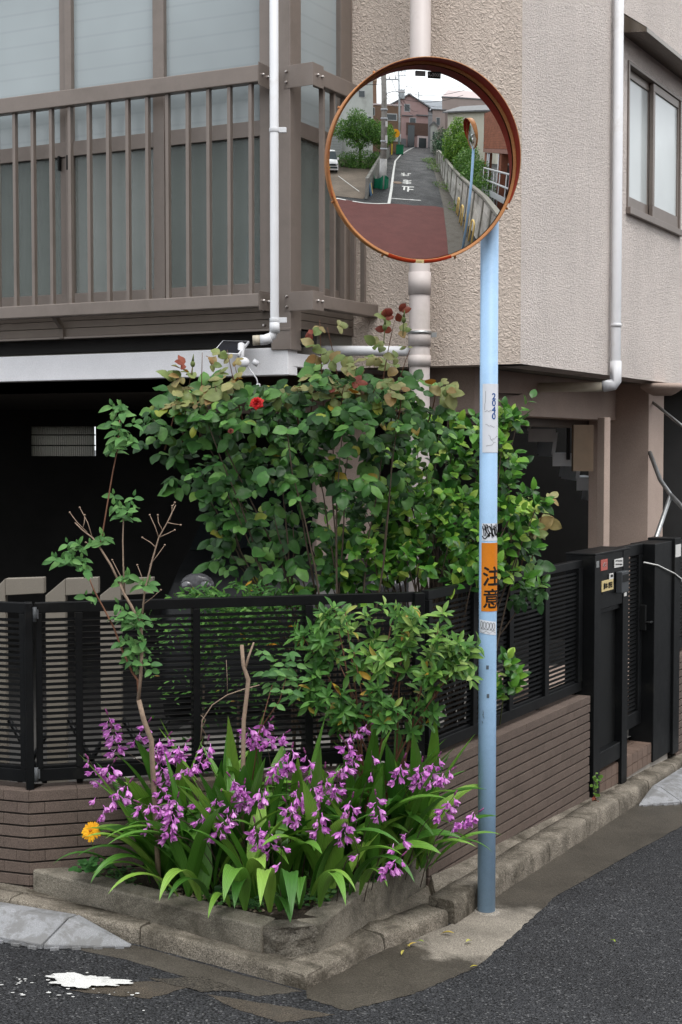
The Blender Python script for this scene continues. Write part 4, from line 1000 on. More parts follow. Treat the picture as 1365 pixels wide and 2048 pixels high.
# plastic kerb ramps
M_RAMP = mat('grey_plastic_ramp', (.25, .255, .265), .6, .12, 5, .2, 250, .6, 160, .004, stain=(.17, .17, .17), ss=9, smin=.48, smax=.56)
def ramp(name, F, B, zf, zb_, label):
    """moulded ramp: straight sections falling from the kerb to a thin lip, the last one tapering to a point"""
    r = thing(name, (*F[0], G(*F[0])), label, 'kerb ramp', 'grey plastic kerb ramps')
    for i in range(len(F) - 1):
        e = .004; f0, f1 = Vector(F[i]), Vector(F[i + 1]); b0, b1 = Vector(B[i]), Vector(B[i + 1]); d = (f1 - f0).normalized() * e
        f0, b0, f1, b1 = f0 + d, b0 + d, f1 - d, b1 - d; m0, m1 = f0.lerp(b0, .72), f1.lerp(b1, .72); gz = lambda p, h: (p.x, p.y, G(p.x, p.y) + h)
        q = MB(); P_ = [gz(f0, 0), gz(f1, 0), gz(b1, 0), gz(b0, 0), gz(f0, zf[i]), gz(f1, zf[i + 1]), gz(m1, zb_[i + 1]), gz(m0, zb_[i]), gz(b1, zb_[i + 1]), gz(b0, zb_[i])]
        q.add(P_, [(3, 2, 1, 0), (0, 1, 5, 4), (4, 5, 6, 7), (7, 6, 8, 9), (2, 3, 9, 8), (1, 2, 8, 6, 5), (3, 0, 4, 7, 9)]); q.build('ramp_section', M_RAMP, r, .004)
        n = max(3, int((f1 - f0).length / .07))
        for k in range(n):
            p = f0.lerp(f1, (k + .5) / n); o = Vector((-(f1 - f0).y, (f1 - f0).x)).normalized() * -.004
            MB().box((p.x + o.x, p.y + o.y, G(p.x, p.y) + .005), (.034, .012, .010), math.atan2((f1 - f0).y, (f1 - f0).x)).build('foot_stud', M_RAMP, r)
ramp('kerb_ramp', [(-2.62, 5.70), (-1.87, 5.475), (-1.12, 5.25), (-.80, 5.335)], [(-2.56, 5.90), (-1.80, 5.66), (-1.02, 5.43), (-.795, 5.350)], [.022, .022, .022, .008], [.085, .085, .085, .010], 'grey plastic kerb ramp at the lower left beside the paint spill')
ramp('kerb_ramp', [(1.752, 8.285), (2.03, 8.40), (2.55, 9.35), (3.1, 10.3)], [(1.757, 8.30), (1.90, 8.56), (2.36, 9.45), (2.9, 10.4)], [.008, .022, .022, .022], [.012, .075, .075, .075], 'grey plastic kerb ramp at the right edge below the gate')
# ================================================================== plants
OVATE = ([0, .08, .22, .42, .62, .8, .92, 1], [.12, .58, .92, 1, .88, .58, .28, 0])
LANCE = ([0, .15, .38, .56, .75, .9, 1], [.14, .42, .88, 1, .8, .42, 0])
def leaf_geo(L, W, n=4, fold=.18, curl=.15, base=.15, peak=.42, cols=1, wave=0, tip=1.0, shape=LANCE, cup=0, side=0):
    """blade along +Y, face up, drooping at the tip; returns verts, faces"""
    vs, fs = [], []; C = 2 * cols + 1
    for i in range(n + 1):
        u = i / n; a = curl * 1.6 * u; y = L * u * (1 - .12 * abs(curl) * u); w = W * .5 * float(np.interp(u, *shape)); zc = -curl * L * u * u
        for j in range(-cols, cols + 1):
            s = j / cols; x = w * s
            z = zc + abs(x) * fold - cup * w * s * s + wave * W * math.sin(u * 11 + s * 2) * abs(s)
            vs.append((x + side * L * u * u, y, z))
    for i in range(n):
        for j in range(C - 1):
            a = i * C + j; fs.append((a, a + 1, a + C + 1, a + C))
    return vs, fs
def geo_mesh(name, geo, m, rib=False):
    me = bpy.data.meshes.new(name); me.from_pydata(geo[0], [], geo[1]); me.polygons.foreach_set('use_smooth', [True] * len(geo[1])); me.materials.append(m)
    me.update(); return me
def orient(pos, axis, normal, s=1.0):
    y = axis.normalized(); x = y.cross(normal)
    x = x.normalized() if x.length > 1e-5 else Vector((1, 0, 0)); z = x.cross(y)
    m = Matrix(((x.x * s, y.x * s, z.x * s, pos[0]), (x.y * s, y.y * s, z.y * s, pos[1]), (x.z * s, y.z * s, z.z * s, pos[2]), (0, 0, 0, 1))); return m
def px_of(p):
    v = Vector(p) - CAM; cz = v.y * math.cos(PITCH) - v.z * math.sin(PITCH); cyv = v.y * math.sin(PITCH) + v.z * math.cos(PITCH)
    return 682.5 + FOC * v.x / cz, 1024 - FOC * cyv / cz
def rv(r): 
    while True:
        v = Vector((r.uniform(-1, 1), r.uniform(-1, 1), r.uniform(-1, 1)))
        if .05 < v.length < 1: return v.normalized()
def place_leaves(plant, leaves, geos, mats, name='leaf', limit=300, restname='foliage'):
    """leaves: (geo index, matrix, material index). The ones showing largest become parts, the rest one mesh"""
    meshes = {}
    order = sorted(range(len(leaves)), key=lambda i: leaves[i][1].translation.y); cells = {}; front = []
    for i in order:
        p = leaves[i][1].translation; a = px_of(p); key = (int(a[0] // 15), int(a[1] // 15)); cells[key] = cells.get(key, 0) + 1
        if cells[key] <= 1: front.append(i)
    if len(front) > limit:
        front.sort(key=lambda i: -leaves[i][1].col[0].length / leaves[i][1].translation.y); front = front[:limit]
    elif len(front) < limit:
        have = set(front); front += [i for i in order if i not in have][:limit - len(front)]
    pick = set(front); base = wloc(plant)
    rest = {}
    for i, (gi, M, mi) in enumerate(leaves):
        if i in pick:
            if (gi, mi) not in meshes: meshes[(gi, mi)] = geo_mesh(name, geos[gi], mats[mi])
            o = bpy.data.objects.new(name, meshes[(gi, mi)]); COL.objects.link(o); o.parent = plant
            M2 = M.copy(); M2.translation = M.translation - base; o.matrix_local = M2
        else: rest.setdefault(mi, []).append((gi, M))
    if any(rest.values()):
        V_, F_, I_ = [], [], []; n = 0
        for mi, lst in rest.items():
            for gi, M in lst:
                g = np.array(geos[gi][0]); A = np.array(M); V_.append(g @ A[:3, :3].T + A[:3, 3] - np.array(base)); F_ += [tuple(k + n for k in f) for f in geos[gi][1]]; I_ += [mi] * len(geos[gi][1]); n += len(g)
        me = bpy.data.meshes.new(restname); me.from_pydata(np.concatenate(V_).tolist(), [], F_)
        for m in mats: me.materials.append(m)
        me.polygons.foreach_set('material_index', I_); me.polygons.foreach_set('use_smooth', [True] * len(F_)); me.update()
        o = bpy.data.objects.new(restname, me); COL.objects.link(o); o.parent = plant; o['kind'] = 'stuff'
def bez(a, b, c, n=8):
    return [a.lerp(b, k / n).lerp(b.lerp(c, k / n), k / n) for k in range(n + 1)]
def jit_path(a, b, r, amp, n=7):
    d = b - a; return [a + d * (k / n) + (rv(r) * amp * d.length * math.sin(PI * k / n) if 0 < k < n else Vector()) for k in range(n + 1)]
UP = Vector((0, 0, 1)); TOCAM = Vector((0, -1, .05))
def blob_pt(r, c):
    """point in a cluster (px, py, Y, rx, ry, rY): mostly near its surface"""
    v = rv(r) * (r.random() ** .45); px, py, Y, rx, ry, rY = c[:6]
    p = V(px + v.x * rx, py - v.z * ry, Y + v.y * rY); return p, v

M_STEM = mat('woody_stem', (.10, .075, .055), .8, .25, 60, bump=.5, bs=150, bd=.002)
M_STEMG = mat('green_stem', (.10, .13, .04), .6, .2, 40); M_STEMR = mat('reddish_stem', (.16, .075, .045), .6, .2, 40)
M_TWIG = mat('dry_twig', (.26, .19, .14), .8, .2, 60)
# ---------------------------------------------------------------- rose bush behind the fence
ML_ROSE = leafmat('rose_leaf', [(0, (.009, .040, .007)), (.35, (.023, .085, .015)), (.7, (.055, .16, .031)), (.92, (.12, .26, .06)), (.98, (.17, .31, .06)), (.993, (.25, .27, .035)), (1, (.34, .24, .025))], back=(.06, .11, .04), rough=.42, trans=.18, spec=.28)
ML_BRONZE = leafmat('young_rose_leaf', [(0, (.13, .19, .055)), (.4, (.20, .24, .085)), (.75, (.27, .26, .11)), (1, (.24, .14, .05))], back=(.38, .16, .02), rough=.42, trans=.2)
ML_REDL = leafmat('red_shoot_leaf', [(0, (.16, .03, .02)), (1, (.26, .07, .04))], rough=.4)
g_rose = [leaf_geo(.070, .052, 6, .5, .22, cols=2, shape=OVATE, cup=.35, wave=.03, side=.06), leaf_geo(.060, .048, 6, .25, .40, cols=2, shape=OVATE, cup=.45, wave=.04, side=-.08), leaf_geo(.080, .060, 6, .35, .12, cols=2, shape=OVATE, cup=.2, wave=.05), leaf_geo(.05, .036, 5, .6, .2, cols=2, shape=OVATE, cup=.5, side=.1), leaf_geo(.066, .046, 6, .1, .55, cols=2, shape=OVATE, cup=.6, wave=.03)]
def pinnate(r, out, p, ax, nrm, geos, mi, s, k=5):
    """compound leaf: end leaflet and side pairs on a short rachis"""
    ax = ax.normalized(); side = ax.cross(nrm).normalized()
    L = .085 * s
    out.append((r.choice(geos), orient(p + ax * L, ax + rv(r) * .25, nrm + rv(r) * .3, s * r.uniform(.95, 1.2)), mi))
    for q in range(k // 2):
        for sg in (-1, 1):
            out.append((r.choice(geos), orient(p + ax * L * (.85 - .45 * q), ax * .45 + side * sg + rv(r) * .25 - UP * .12, nrm + rv(r) * .35, s * r.uniform(.75, 1.05)), mi))
rb = thing('rose_bush', V(650, 1200, 6.75) * 1, 'large dark green rose bush behind the fence with one red flower', 'rose bush')
rb.location = (V(650, 1200, 6.75).x, 6.75, .15)
r5 = random.Random(21); lv = []
RC = [(345, 850, 6.55, 62, 50, .22, 24), (300, 880, 6.6, 30, 25, .15, 7), (430, 830, 6.5, 85, 55, .28, 38), (530, 850, 6.45, 90, 70, .32, 52), (640, 825, 6.45, 90, 70, .34, 56), (740, 830, 6.5, 90, 70, .34, 52), (825, 815, 6.6, 55, 60, .28, 22),
      (395, 930, 6.55, 55, 50, .24, 20), (470, 950, 6.5, 80, 70, .3, 34), (580, 950, 6.45, 100, 75, .32, 46), (690, 930, 6.5, 90, 80, .32, 42), (790, 920, 6.6, 60, 70, .28, 22), (450, 1035, 6.55, 48, 45, .2, 15), (530, 1040, 6.6, 60, 60, .26, 18), (620, 1050, 6.65, 75, 60, .26, 18), (560, 1130, 6.6, 70, 55, .22, 15), (455, 1100, 6.6, 32, 40, .14, 7), (700, 1040, 6.7, 60, 60, .25, 18), (660, 1130, 6.65, 70, 50, .22, 14), (590, 1185, 6.5, 50, 18, .12, 4), (380, 800, 6.5, 50, 30, .2, 9), (690, 770, 6.45, 80, 30, .25, 16), (860, 850, 6.6, 50, 50, .2, 9), (520, 780, 6.4, 70, 22, .2, 9)]
tips = []
for c in RC:
    for k in range(int(c[6] * (.80 if c[1] < 900 else .86))):
        p, v = blob_pt(r5, c)
        if mnoise.noise(p * 7.5) < -.27 and c[1] > 800: continue
        out = (Vector((v.x * .9, v.y * .6 - .35, v.z * .35 - .05)) + rv(r5) * .5)
        ax = Vector((out.x, out.y, out.z - .15)); nrm = UP * .75 + Vector((v.x * .45, -.75, 0)) + rv(r5) * .35
        pinnate(r5, lv, p - ax.normalized() * .05, ax, nrm, [0, 1, 2, 3, 4], 0, r5.choice((r5.uniform(.6, .9), r5.uniform(.85, 1.2))), r5.choice((3, 5, 5)))
        if k % 7 == 0: tips.append(p)
# young bronze shoots on top
shoots = [(650, 800, 640, 640, 6.4), (690, 800, 655, 655, 6.45), (755, 790, 790, 640, 6.45), (780, 800, 820, 700, 6.5), (400, 830, 405, 705, 6.4), (365, 830, 385, 735, 6.35), (490, 800, 455, 700, 6.4), (520, 800, 470, 730, 6.35), (330, 840, 355, 790, 6.35), (620, 800, 640, 745, 6.3), (600, 800, 600, 770, 6.35), (700, 790, 730, 740, 6.35), (740, 800, 760, 760, 6.3), (690, 800, 690, 770, 6.3), (850, 800, 870, 765, 6.5), (450, 830, 430, 770, 6.35), (790, 800, 800, 780, 6.3), (1060, 1080, 1090, 1010, 6.9), (1040, 1090, 1050, 1060, 6.9)]
stems = MB()
for (x0_, y0_, x1_, y1_, Y) in shoots:
    a, c = V(x0_, y0_ + 60, Y + .15), V(x1_, y1_, Y); m_ = a.lerp(c, .5) + Vector((r5.uniform(-.04, .04), 0, .03)); path = bez(a, m_, c, 7)
    q = MB(); q.tube(path, [.004 - .0028 * k / 7 for k in range(8)], 6); q.build('shoot', M_STEMR, rb)
    for k in range(2, 8):
        d = rv(r5); ax = Vector((d.x, d.y * .7 - .3, r5.uniform(-.25, .35))); nrm = UP * .7 + Vector((0, -.7, 0)) + rv(r5) * .4
        top = k >= 6
        pinnate(r5, lv, path[k], ax, nrm, [0, 1, 2], (1 if r5.random() < .88 or not top else 2) if k > 3 else 0, r5.uniform(.8, 1.1) * (1.0 if not top else .7), 3 if top else r5.choice((3, 5)))
for k in range(9):
    d = rv(r5); p = V(790 + r5.uniform(-25, 25), 640 + r5.uniform(-20, 30), 6.42); lv.append((1, orient(p, Vector((d.x, -.3, .3 + d.z * .4)), Vector((d.x, -.8, .4)), .75), 2))
place_leaves(rb, lv, g_rose, [ML_ROSE, ML_BRONZE, ML_REDL], 'leaf', 300)
base0 = [V(x, 1250, Y) for x, Y in ((590, 6.75), (640, 6.8), (690, 6.75), (725, 6.8), (660, 6.7))]
for b_ in base0: b_.z = .15
for i, p in enumerate(tips):
    if i % 3 == 0:
        b_ = min(base0, key=lambda q_: (q_ - p).length + r5.uniform(0, .3)); m_ = b_.lerp(p, .55) + Vector((0, 0, .12)); m_.x = b_.x + (p.x - b_.x) * .35
        path = bez(b_, m_, p, 8); path = [q_ + rv(r5) * .012 for q_ in path]
        q = MB(); q.tube(path, [.0075 - .0055 * k / 8 for k in range(9)], 6); q.build('stem', M_STEM, rb)
def rose_flower(parent, c, s, m):
    q = MB(); r = random.Random(2); ax_ = Vector((-.15, -.8, .55)).normalized(); e_ = ax_.orthogonal().normalized(); f_ = ax_.cross(e_)
    for ring, (n_, rad_, hgt, wd) in enumerate(((3, .22, .8, .4), (4, .42, .75, .5), (5, .65, .62, .6), (6, .88, .42, .65), (6, 1.08, .15, .7))):
        for k in range(n_):
            a = 2 * PI * k / n_ + ring * .7 + r.uniform(-.2, .2); d = e_ * math.cos(a) + f_ * math.sin(a); t = f_ * math.cos(a) - e_ * math.sin(a); g_ = []
            for i in range(5):
                u = i / 4; row = []
                for j in range(-2, 3):
                    w = wd * math.sin(PI * min(1, .25 + u * .62)) * j / 2
                    p = d * (rad_ * (u ** .7) - .12 * abs(j) * rad_ * u) + t * w * .8 + ax_ * (hgt * u - .25 * (u > .9) - .06 * j * j * .3); row.append(Vector(c) + p * s)
                g_.append(row)
            q.sheet(g_, True)
    return q.build('rose_flower', m, parent)
M_ROSE = leafmat('rose_petal', [(0, (.36, .006, .008)), (1, (.58, .015, .015))], rough=.5, trans=.12)
rose_flower(rb, V(514, 806, 6.08), .033, M_ROSE)
rose_flower(rb, V(462, 862, 6.12), .014, leafmat('withered_petal', [(0, (.14, .02, .015)), (1, (.2, .05, .03))], trans=.1))
for x, y in ((386, 728), (770, 655), (808, 640)):
    q = MB(); p = V(x, y, 6.36); q.ball(p, .011, 8, 6, (1, 1, 1.3)); q.tube([p + Vector((0, 0, .012)), p + Vector((.004, 0, .045))], [.006, .001], 6); q.tube([p, p - Vector((.004, 0, .07))], .0022, 6); q.build('bud', M_STEMG, rb)
# ---------------------------------------------------------------- camellia at the right
ML_CAM = leafmat('glossy_leaf', [(0, (.014, .06, .010)), (.4, (.042, .15, .018)), (.75, (.11, .28, .032)), (.94, (.25, .42, .055)), (1, (.38, .47, .1))], back=(.10, .17, .05), rough=.36, trans=.22, spec=.32)
g_cam = [leaf_geo(.062, .036, 5, .45, .16, cols=2, shape=OVATE, cup=.2), leaf_geo(.052, .032, 5, .3, .3, cols=2, shape=OVATE, cup=.4, side=.08), leaf_geo(.07, .038, 5, .5, .24, cols=2, shape=OVATE, cup=.3, side=-.08)]
cm = thing('evergreen_shrub', (V(900, 1200, 7.1).x, 7.1, .15), 'glossy bright green evergreen shrub behind the blue pole', 'shrub')
lv = []; CC = [(845, 900, 7.0, 55, 60, .22, 10), (905, 890, 6.95, 60, 65, .25, 12), (900, 970, 6.9, 80, 60, .28, 18), (985, 880, 6.95, 45, 50, .2, 9), (1020, 855, 6.95, 30, 45, .14, 7), (1010, 930, 6.9, 50, 50, .2, 10), (985, 1010, 6.85, 60, 60, .25, 14), (1050, 1010, 6.85, 40, 35, .16, 7), (900, 1060, 6.8, 80, 60, .28, 19), (820, 1030, 6.8, 60, 60, .25, 14), (770, 1090, 6.75, 60, 55, .22, 12), (850, 1130, 6.75, 80, 50, .24, 16), (960, 1110, 6.8, 60, 55, .24, 13), (740, 1150, 6.7, 60, 40, .2, 8), (1030, 1080, 6.85, 40, 50, .18, 8), (690, 1110, 6.7, 55, 50, .2, 11), (1060, 1180, 6.85, 28, 26, .1, 3), (1040, 835, 6.9, 16, 30, .08, 3), (720, 1010, 6.8, 45, 50, .18, 7), (650, 1160, 6.65, 50, 30, .16, 6), (800, 980, 6.75, 50, 45, .2, 8), (930, 1170, 6.7, 50, 22, .14, 5)]
for c in CC:
    for k in range(int(c[6] * 1.25)):
        p, v = blob_pt(r5, c); tw = (Vector((v.x, v.y * .6 - .45, v.z * .6 + .35)) + rv(r5) * .45).normalized(); L = r5.uniform(.09, .17); n_ = r5.randint(6, 9); a0 = r5.random() * 6
        s0_ = p - tw * L * .5; e = tw.orthogonal().normalized(); f = tw.cross(e)
        for j in range(n_):
            u = .25 + .75 * j / (n_ - 1); an = a0 + j * 2.4; sd = e * math.cos(an) + f * math.sin(an)
            lv.append((r5.randint(0, 2), orient(s0_ + tw * L * u, tw * (.35 + .5 * u) + sd * (1.05 - .5 * u), UP * .55 + Vector((0, -.55, 0)) + tw * .25 + rv(r5) * .4, r5.uniform(.75, 1.15)), 0))
        if k % 4 == 0:
            b_ = V(r5.choice((800, 870, 930)), 1260, 7.0); b_.z = .15; q = MB(); q.tube(bez(b_, b_.lerp(p, .5) + Vector((0, 0, .2)), p, 7), [.009 - .007 * i / 7 for i in range(8)], 6); q.build('stem', M_STEM, cm)
place_leaves(cm, lv, g_cam, [ML_CAM], 'leaf', 300)
# ---------------------------------------------------------------- variegated shrub in front of the fence
ML_DAP = leafmat('variegated_leaf', [(0, (.03, .105, .016)), (.35, (.062, .17, .026)), (.65, (.11, .24, .04)), (.88, (.19, .33, .068)), (.98, (.27, .38, .10)), (.992, (.40, .27, .04)), (1, (.45, .24, .02))], back=(.12, .19, .06), rough=.42, trans=.24, spec=.3)
g_dap = [leaf_geo(.062, .021, 5, .5, .3, side=.06), leaf_geo(.052, .019, 5, .6, .45, side=-.1), leaf_geo(.07, .024, 5, .4, .15, wave=.05)]
dp_ = thing('variegated_shrub', (V(760, 1500, 5.95).x, 5.95, .24), 'light green variegated shrub growing against the outside of the fence', 'shrub')
lv = []; DC = [(680, 1245, 5.9, 50, 35, .12, 7), (745, 1245, 5.85, 60, 40, .14, 5), (830, 1240, 5.8, 60, 38, .16, 10), (890, 1275, 5.8, 45, 50, .15, 9), (810, 1300, 5.75, 80, 50, .16, 13), (720, 1310, 5.8, 60, 45, .14, 9), (925, 1325, 5.85, 38, 45, .12, 8), (880, 1345, 5.8, 60, 35, .14, 9), (645, 1290, 5.9, 42, 55, .1, 9, 1), (622, 1375, 5.88, 34, 45, .08, 8, 1), (655, 1235, 5.9, 30, 25, .08, 4, 1), (680, 1395, 5.85, 60, 45, .12, 10, 1), (750, 1385, 5.82, 40, 30, .1, 5, 1), (770, 1430, 5.8, 60, 28, .12, 9, 1), (850, 1400, 5.85, 45, 35, .1, 5, 1), (690, 1445, 5.85, 40, 20, .1, 5, 1), (615, 1270, 5.95, 24, 40, .06, 3, 1), (940, 1285, 5.85, 22, 22, .06, 2), (830, 1450, 5.85, 30, 20, .08, 3, 1)]
for c in DC:
    for k in range(c[6]):
        p, v = blob_pt(r5, c); tw = (Vector((v.x * .8, -.55, v.z * .4 + .55)) + rv(r5) * .3).normalized(); e = tw.orthogonal().normalized(); f = tw.cross(e); n_ = r5.randint(7, 10)
        for j in range(n_):
            an = j * 2.4 + k; sd = e * math.cos(an) + f * math.sin(an); lo = j / n_
            lv.append((r5.randint(0, 2), orient(p - tw * .035 * lo, sd * (.65 + .5 * lo) + tw * (.75 - .65 * lo), tw + rv(r5) * .15, r5.uniform(.75, 1.12)), 1 if len(c) > 7 else 0))
        if k == 0 and c[1] < 1420:
            b_ = V(r5.choice((735, 760, 790)), 1520, 5.95); b_.z = .24; q = MB(); q.tube(bez(b_, Vector((b_.x, b_.y, b_.z + (p.z - b_.z) * .4)), p, 7), [.007 - .005 * i / 7 for i in range(8)], 6); q.build('stem', M_STEMR, dp_)
ML_DAP2 = leafmat('older_variegated_leaf', [(0, (.035, .11, .022)), (.5, (.065, .18, .035)), (.95, (.11, .25, .05)), (1, (.42, .24, .03))], rough=.42, trans=.2)
place_leaves(dp_, lv, g_dap, [ML_DAP, ML_DAP2], 'leaf', 300)
# ---------------------------------------------------------------- sparse deciduous shrub at the left
ML_WEI = leafmat('soft_green_leaf', [(0, (.055, .15, .045)), (.5, (.09, .22, .06)), (1, (.14, .29, .085))], back=(.13, .2, .09), rough=.5, trans=.28)
g_wei = [leaf_geo(.062, .030, 6, .4, .35, shape=OVATE, side=.06), leaf_geo(.05, .026, 6, .3, .2, shape=OVATE, side=-.08), leaf_geo(.035, .018, 4, .4, .3, shape=OVATE)]
we = thing('sparse_shrub', (V(295, 1470, 5.5).x, 5.5, .24), 'thin half bare shrub with tufts of green leaves at the left of the fence', 'shrub')
lv = []; Yw_ = 5.52
def st(pts, r0, r1, m, name='stem'):
    P_ = [V(x, y, Yw_ + dy) for x, y, dy in pts]; q = MB(); n = len(P_) - 1; q.tube(P_, [r0 + (r1 - r0) * k / n for k in range(n + 1)], 7); q.build(name, m, we)
b_ = V(300, 1700, Yw_); st([(318, 1760, .03), (303, 1480, .02), (288, 1440, 0), (278, 1400, 0)], .011, .0095, M_TWIG, 'trunk')
st([(278, 1400, 0), (276, 1360, 0), (265, 1345, 0), (245, 1300, .0), (228, 1255, 0), (207, 1215, 0), (188, 1180, 0), (172, 1140, 0)], .0055, .0025, M_STEMR)
st([(277, 1400, 0), (282, 1350, 0), (284, 1300, 0), (282, 1250, 0), (262, 1210, 0), (250, 1190, 0), (240, 1165, 0)], .0075, .005, M_TWIG)
st([(240, 1168, 0), (222, 1130, 0), (200, 1095, 0), (185, 1075, 0), (165, 1060, 0), (150, 1045, 0)], .005, .002, M_TWIG)
st([(200, 1095, 0), (206, 1065, 0), (215, 1010, .0), (225, 950, 0), (235, 900, 0), (240, 840, 0)], .0032, .0022, M_STEMR)
st([(250, 1190, 0), (247, 1130, 0), (246, 1080, 0), (248, 1020, 0)], .0035, .0022, M_TWIG)
st([(282, 1260, 0), (290, 1180, 0), (305, 1120, 0), (318, 1075, 0), (335, 1045, 0), (352, 1010, 0)], .0042, .0018, M_TWIG)
for a, bq in (((318, 1075), (300, 1030)), ((318, 1075), (350, 1060)), ((312, 1095), (285, 1075)), ((325, 1060), (316, 1030)), ((335, 1045), (362, 1050)), ((185, 1075), (160, 1015)), ((175, 1065), (140, 1025)), ((200, 1095), (172, 1085)), ((165, 1060), (170, 1030)), ((300, 1130), (330, 1090)), ((248, 1180), (225, 1120)), ((285, 1210), (322, 1180)), ((345, 1025), (350, 1005)), ((340, 1040), (345, 1012)), ((290, 1170), (275, 1130))):
    st([(*a, 0), ((a[0] + bq[0]) / 2 + r5.uniform(-4, 4), (a[1] + bq[1]) / 2, 0), (*bq, 0)], .0022, .0012, M_TWIG, 'twig')
    q = MB(); q.ball(V(*bq, Yw_), .004, 6, 4); q.build('bud', M_TWIG, we)
for (px, py, rx, ry, n_) in ((240, 835, 26, 25, 9), (245, 870, 30, 25, 11), (225, 900, 22, 15, 5), (248, 1005, 26, 18, 7), (250, 1035, 24, 15, 5), (125, 1110, 25, 20, 7), (160, 1130, 28, 20, 8), (150, 1085, 20, 14, 4), (200, 1080, 24, 16, 5), (250, 1160, 22, 14, 4), (240, 1225, 24, 24, 8), (268, 1245, 26, 24, 8), (250, 1290, 20, 18, 5), (280, 1290, 24, 20, 7), (285, 1330, 24, 20, 6), (265, 1315, 16, 14, 4), (290, 1165, 20, 14, 4), (180, 1190, 12, 10, 2)):
    for k in range(n_):
        p = V(px + r5.uniform(-rx, rx) * .8, py + r5.uniform(-ry, ry) * .8, Yw_ + r5.uniform(-.05, .05)); a = r5.random() * 6.28
        for sg in (-1, 1): lv.append((r5.randint(0, 1), orient(p, Vector((math.cos(a) * sg, math.sin(a) * sg * .6 - .2, r5.uniform(-.35, .2))), UP * .7 + Vector((0, -.7, 0)) + rv(r5) * .35, r5.uniform(.65, 1.05)), 0))
        lv.append((2, orient(p + UP * .01, Vector((r5.uniform(-.5, .5), -.3, .8)), Vector((0, -1, .3)), r5.uniform(.6, .9)), 0))
place_leaves(we, lv, g_wei, [ML_WEI], 'leaf', 300)
# pruned stick and the small leafy plant beside it
q = MB(); ps = [V(x, y, 5.6) for x, y in ((485, 1700), (487, 1500), (488, 1440), (493, 1400), (497, 1360), (487, 1330), (484, 1290))]; q.tube(ps, [.0095, .009, .0085, .0085, .009, .0075, .0075], 8)
stk = q.build('pruned_stem', M_TWIG); tag(stk, 'bare pruned stick with a stub fork standing among the orchids', 'stick')
q = MB(); q.tube([V(489, 1345, 5.6), V(497, 1315, 5.6), V(508, 1285, 5.6)], [.006, .005, .0035], 7); q.build('fork', M_TWIG, stk)
q = MB(); q.tube([V(x, y, 5.72) for x, y in ((402, 1480), (405, 1440), (425, 1410), (455, 1390), (490, 1378), (520, 1370))], .0025, 6)
q.tube([V(x, y, 5.72) for x, y in ((415, 1475), (404, 1455), (412, 1440), (402, 1430))], .0012, 5); q.tube([V(x, y, 5.72) for x, y in ((455, 1390), (455, 1360), (453, 1320))], .001, 5)
tag(q.build('dry_tendril', M_TWIG), 'pale dry tendril arching in front of the fence slats', 'twig')
sm = thing('leafy_seedling', (V(530, 1600, 5.75).x, 5.75, .24), 'small soft leaved plant growing between the stick and the variegated shrub', 'plant')
lv = []
for k in range(26):
    p = V(555 + r5.gauss(0, 28), 1352 + r5.gauss(0, 26), 5.75 + r5.uniform(-.06, .06)); a = r5.random() * 6.28
    for sg in (-1, 1): lv.append((r5.randint(0, 1), orient(p, Vector((math.cos(a) * sg, -.3, r5.uniform(-.4, .25))), UP * .6 + Vector((0, -.8, 0)) + rv(r5) * .35, r5.uniform(.6, .95)), 0))
place_leaves(sm, lv, g_wei, [ML_WEI], 'leaf', 300)
q = MB(); q.tube([V(505, 1560, 5.75), V(520, 1460, 5.75), V(545, 1370, 5.75)], [.003, .0025, .0015], 6); q.tube([V(520, 1460, 5.75), V(560, 1400, 5.75), V(580, 1330, 5.75)], [.0025, .002, .001], 6); q.build('stem', M_STEMR, sm)
# bright tuft pushing through the fence right of the pole
tf = thing('fence_tuft', (V(1010, 1450, 6.55).x, 6.75, .6), 'tuft of lime green leaves poking through the fence right of the pole', 'plant')
lv = []
for k in range(9):
    p = V(1012 + r5.gauss(0, 11), 1375 + r5.gauss(0, 24), 6.62 + r5.uniform(-.03, .05)); tw = Vector((r5.uniform(-.5, .6), -.5, .5)).normalized(); e = tw.orthogonal().normalized(); f = tw.cross(e)
    for j in range(6): an = j * 2.4; lv.append((j % 3, orient(p + tw * .012 * j, tw * .6 + e * math.cos(an) + f * math.sin(an), UP * .5 + Vector((0, -.6, 0)) + rv(r5) * .3, r5.uniform(.7, 1)), 0))
place_leaves(tf, lv, g_cam, [ML_CAM], 'leaf', 60)
q = MB(); q.tube([V(1000, 1450, 6.85), V(1010, 1370, 6.65)], .003, 6); q.build('stem', M_STEMG, tf)
tf2 = thing('fence_tuft', (V(1060, 1200, 7.0).x, 7.1, .9), 'dark leaved twig hanging over the top of the right fence', 'plant')
lv = []
for k in range(8):
    p = V(1055 + r5.gauss(0, 22), 1170 + abs(r5.gauss(0, 26)), 6.92 + r5.uniform(-.03, .04)); tw = Vector((r5.uniform(-.5, .7), -.5, -.2)).normalized(); e = tw.orthogonal().normalized(); f = tw.cross(e)
    for j in range(4): an = j * 2.4; lv.append((j % 3, orient(p + tw * .012 * j, tw * .6 + e * math.cos(an) + f * math.sin(an) - UP * .3, UP * .5 + Vector((0, -.6, 0)) + rv(r5) * .3, r5.uniform(.8, 1.05)), 0))
place_leaves(tf2, lv, g_cam, [leafmat('dark_glossy_leaf', [(0, (.03, .085, .03)), (1, (.07, .16, .05))], rough=.3)], 'leaf', 60)
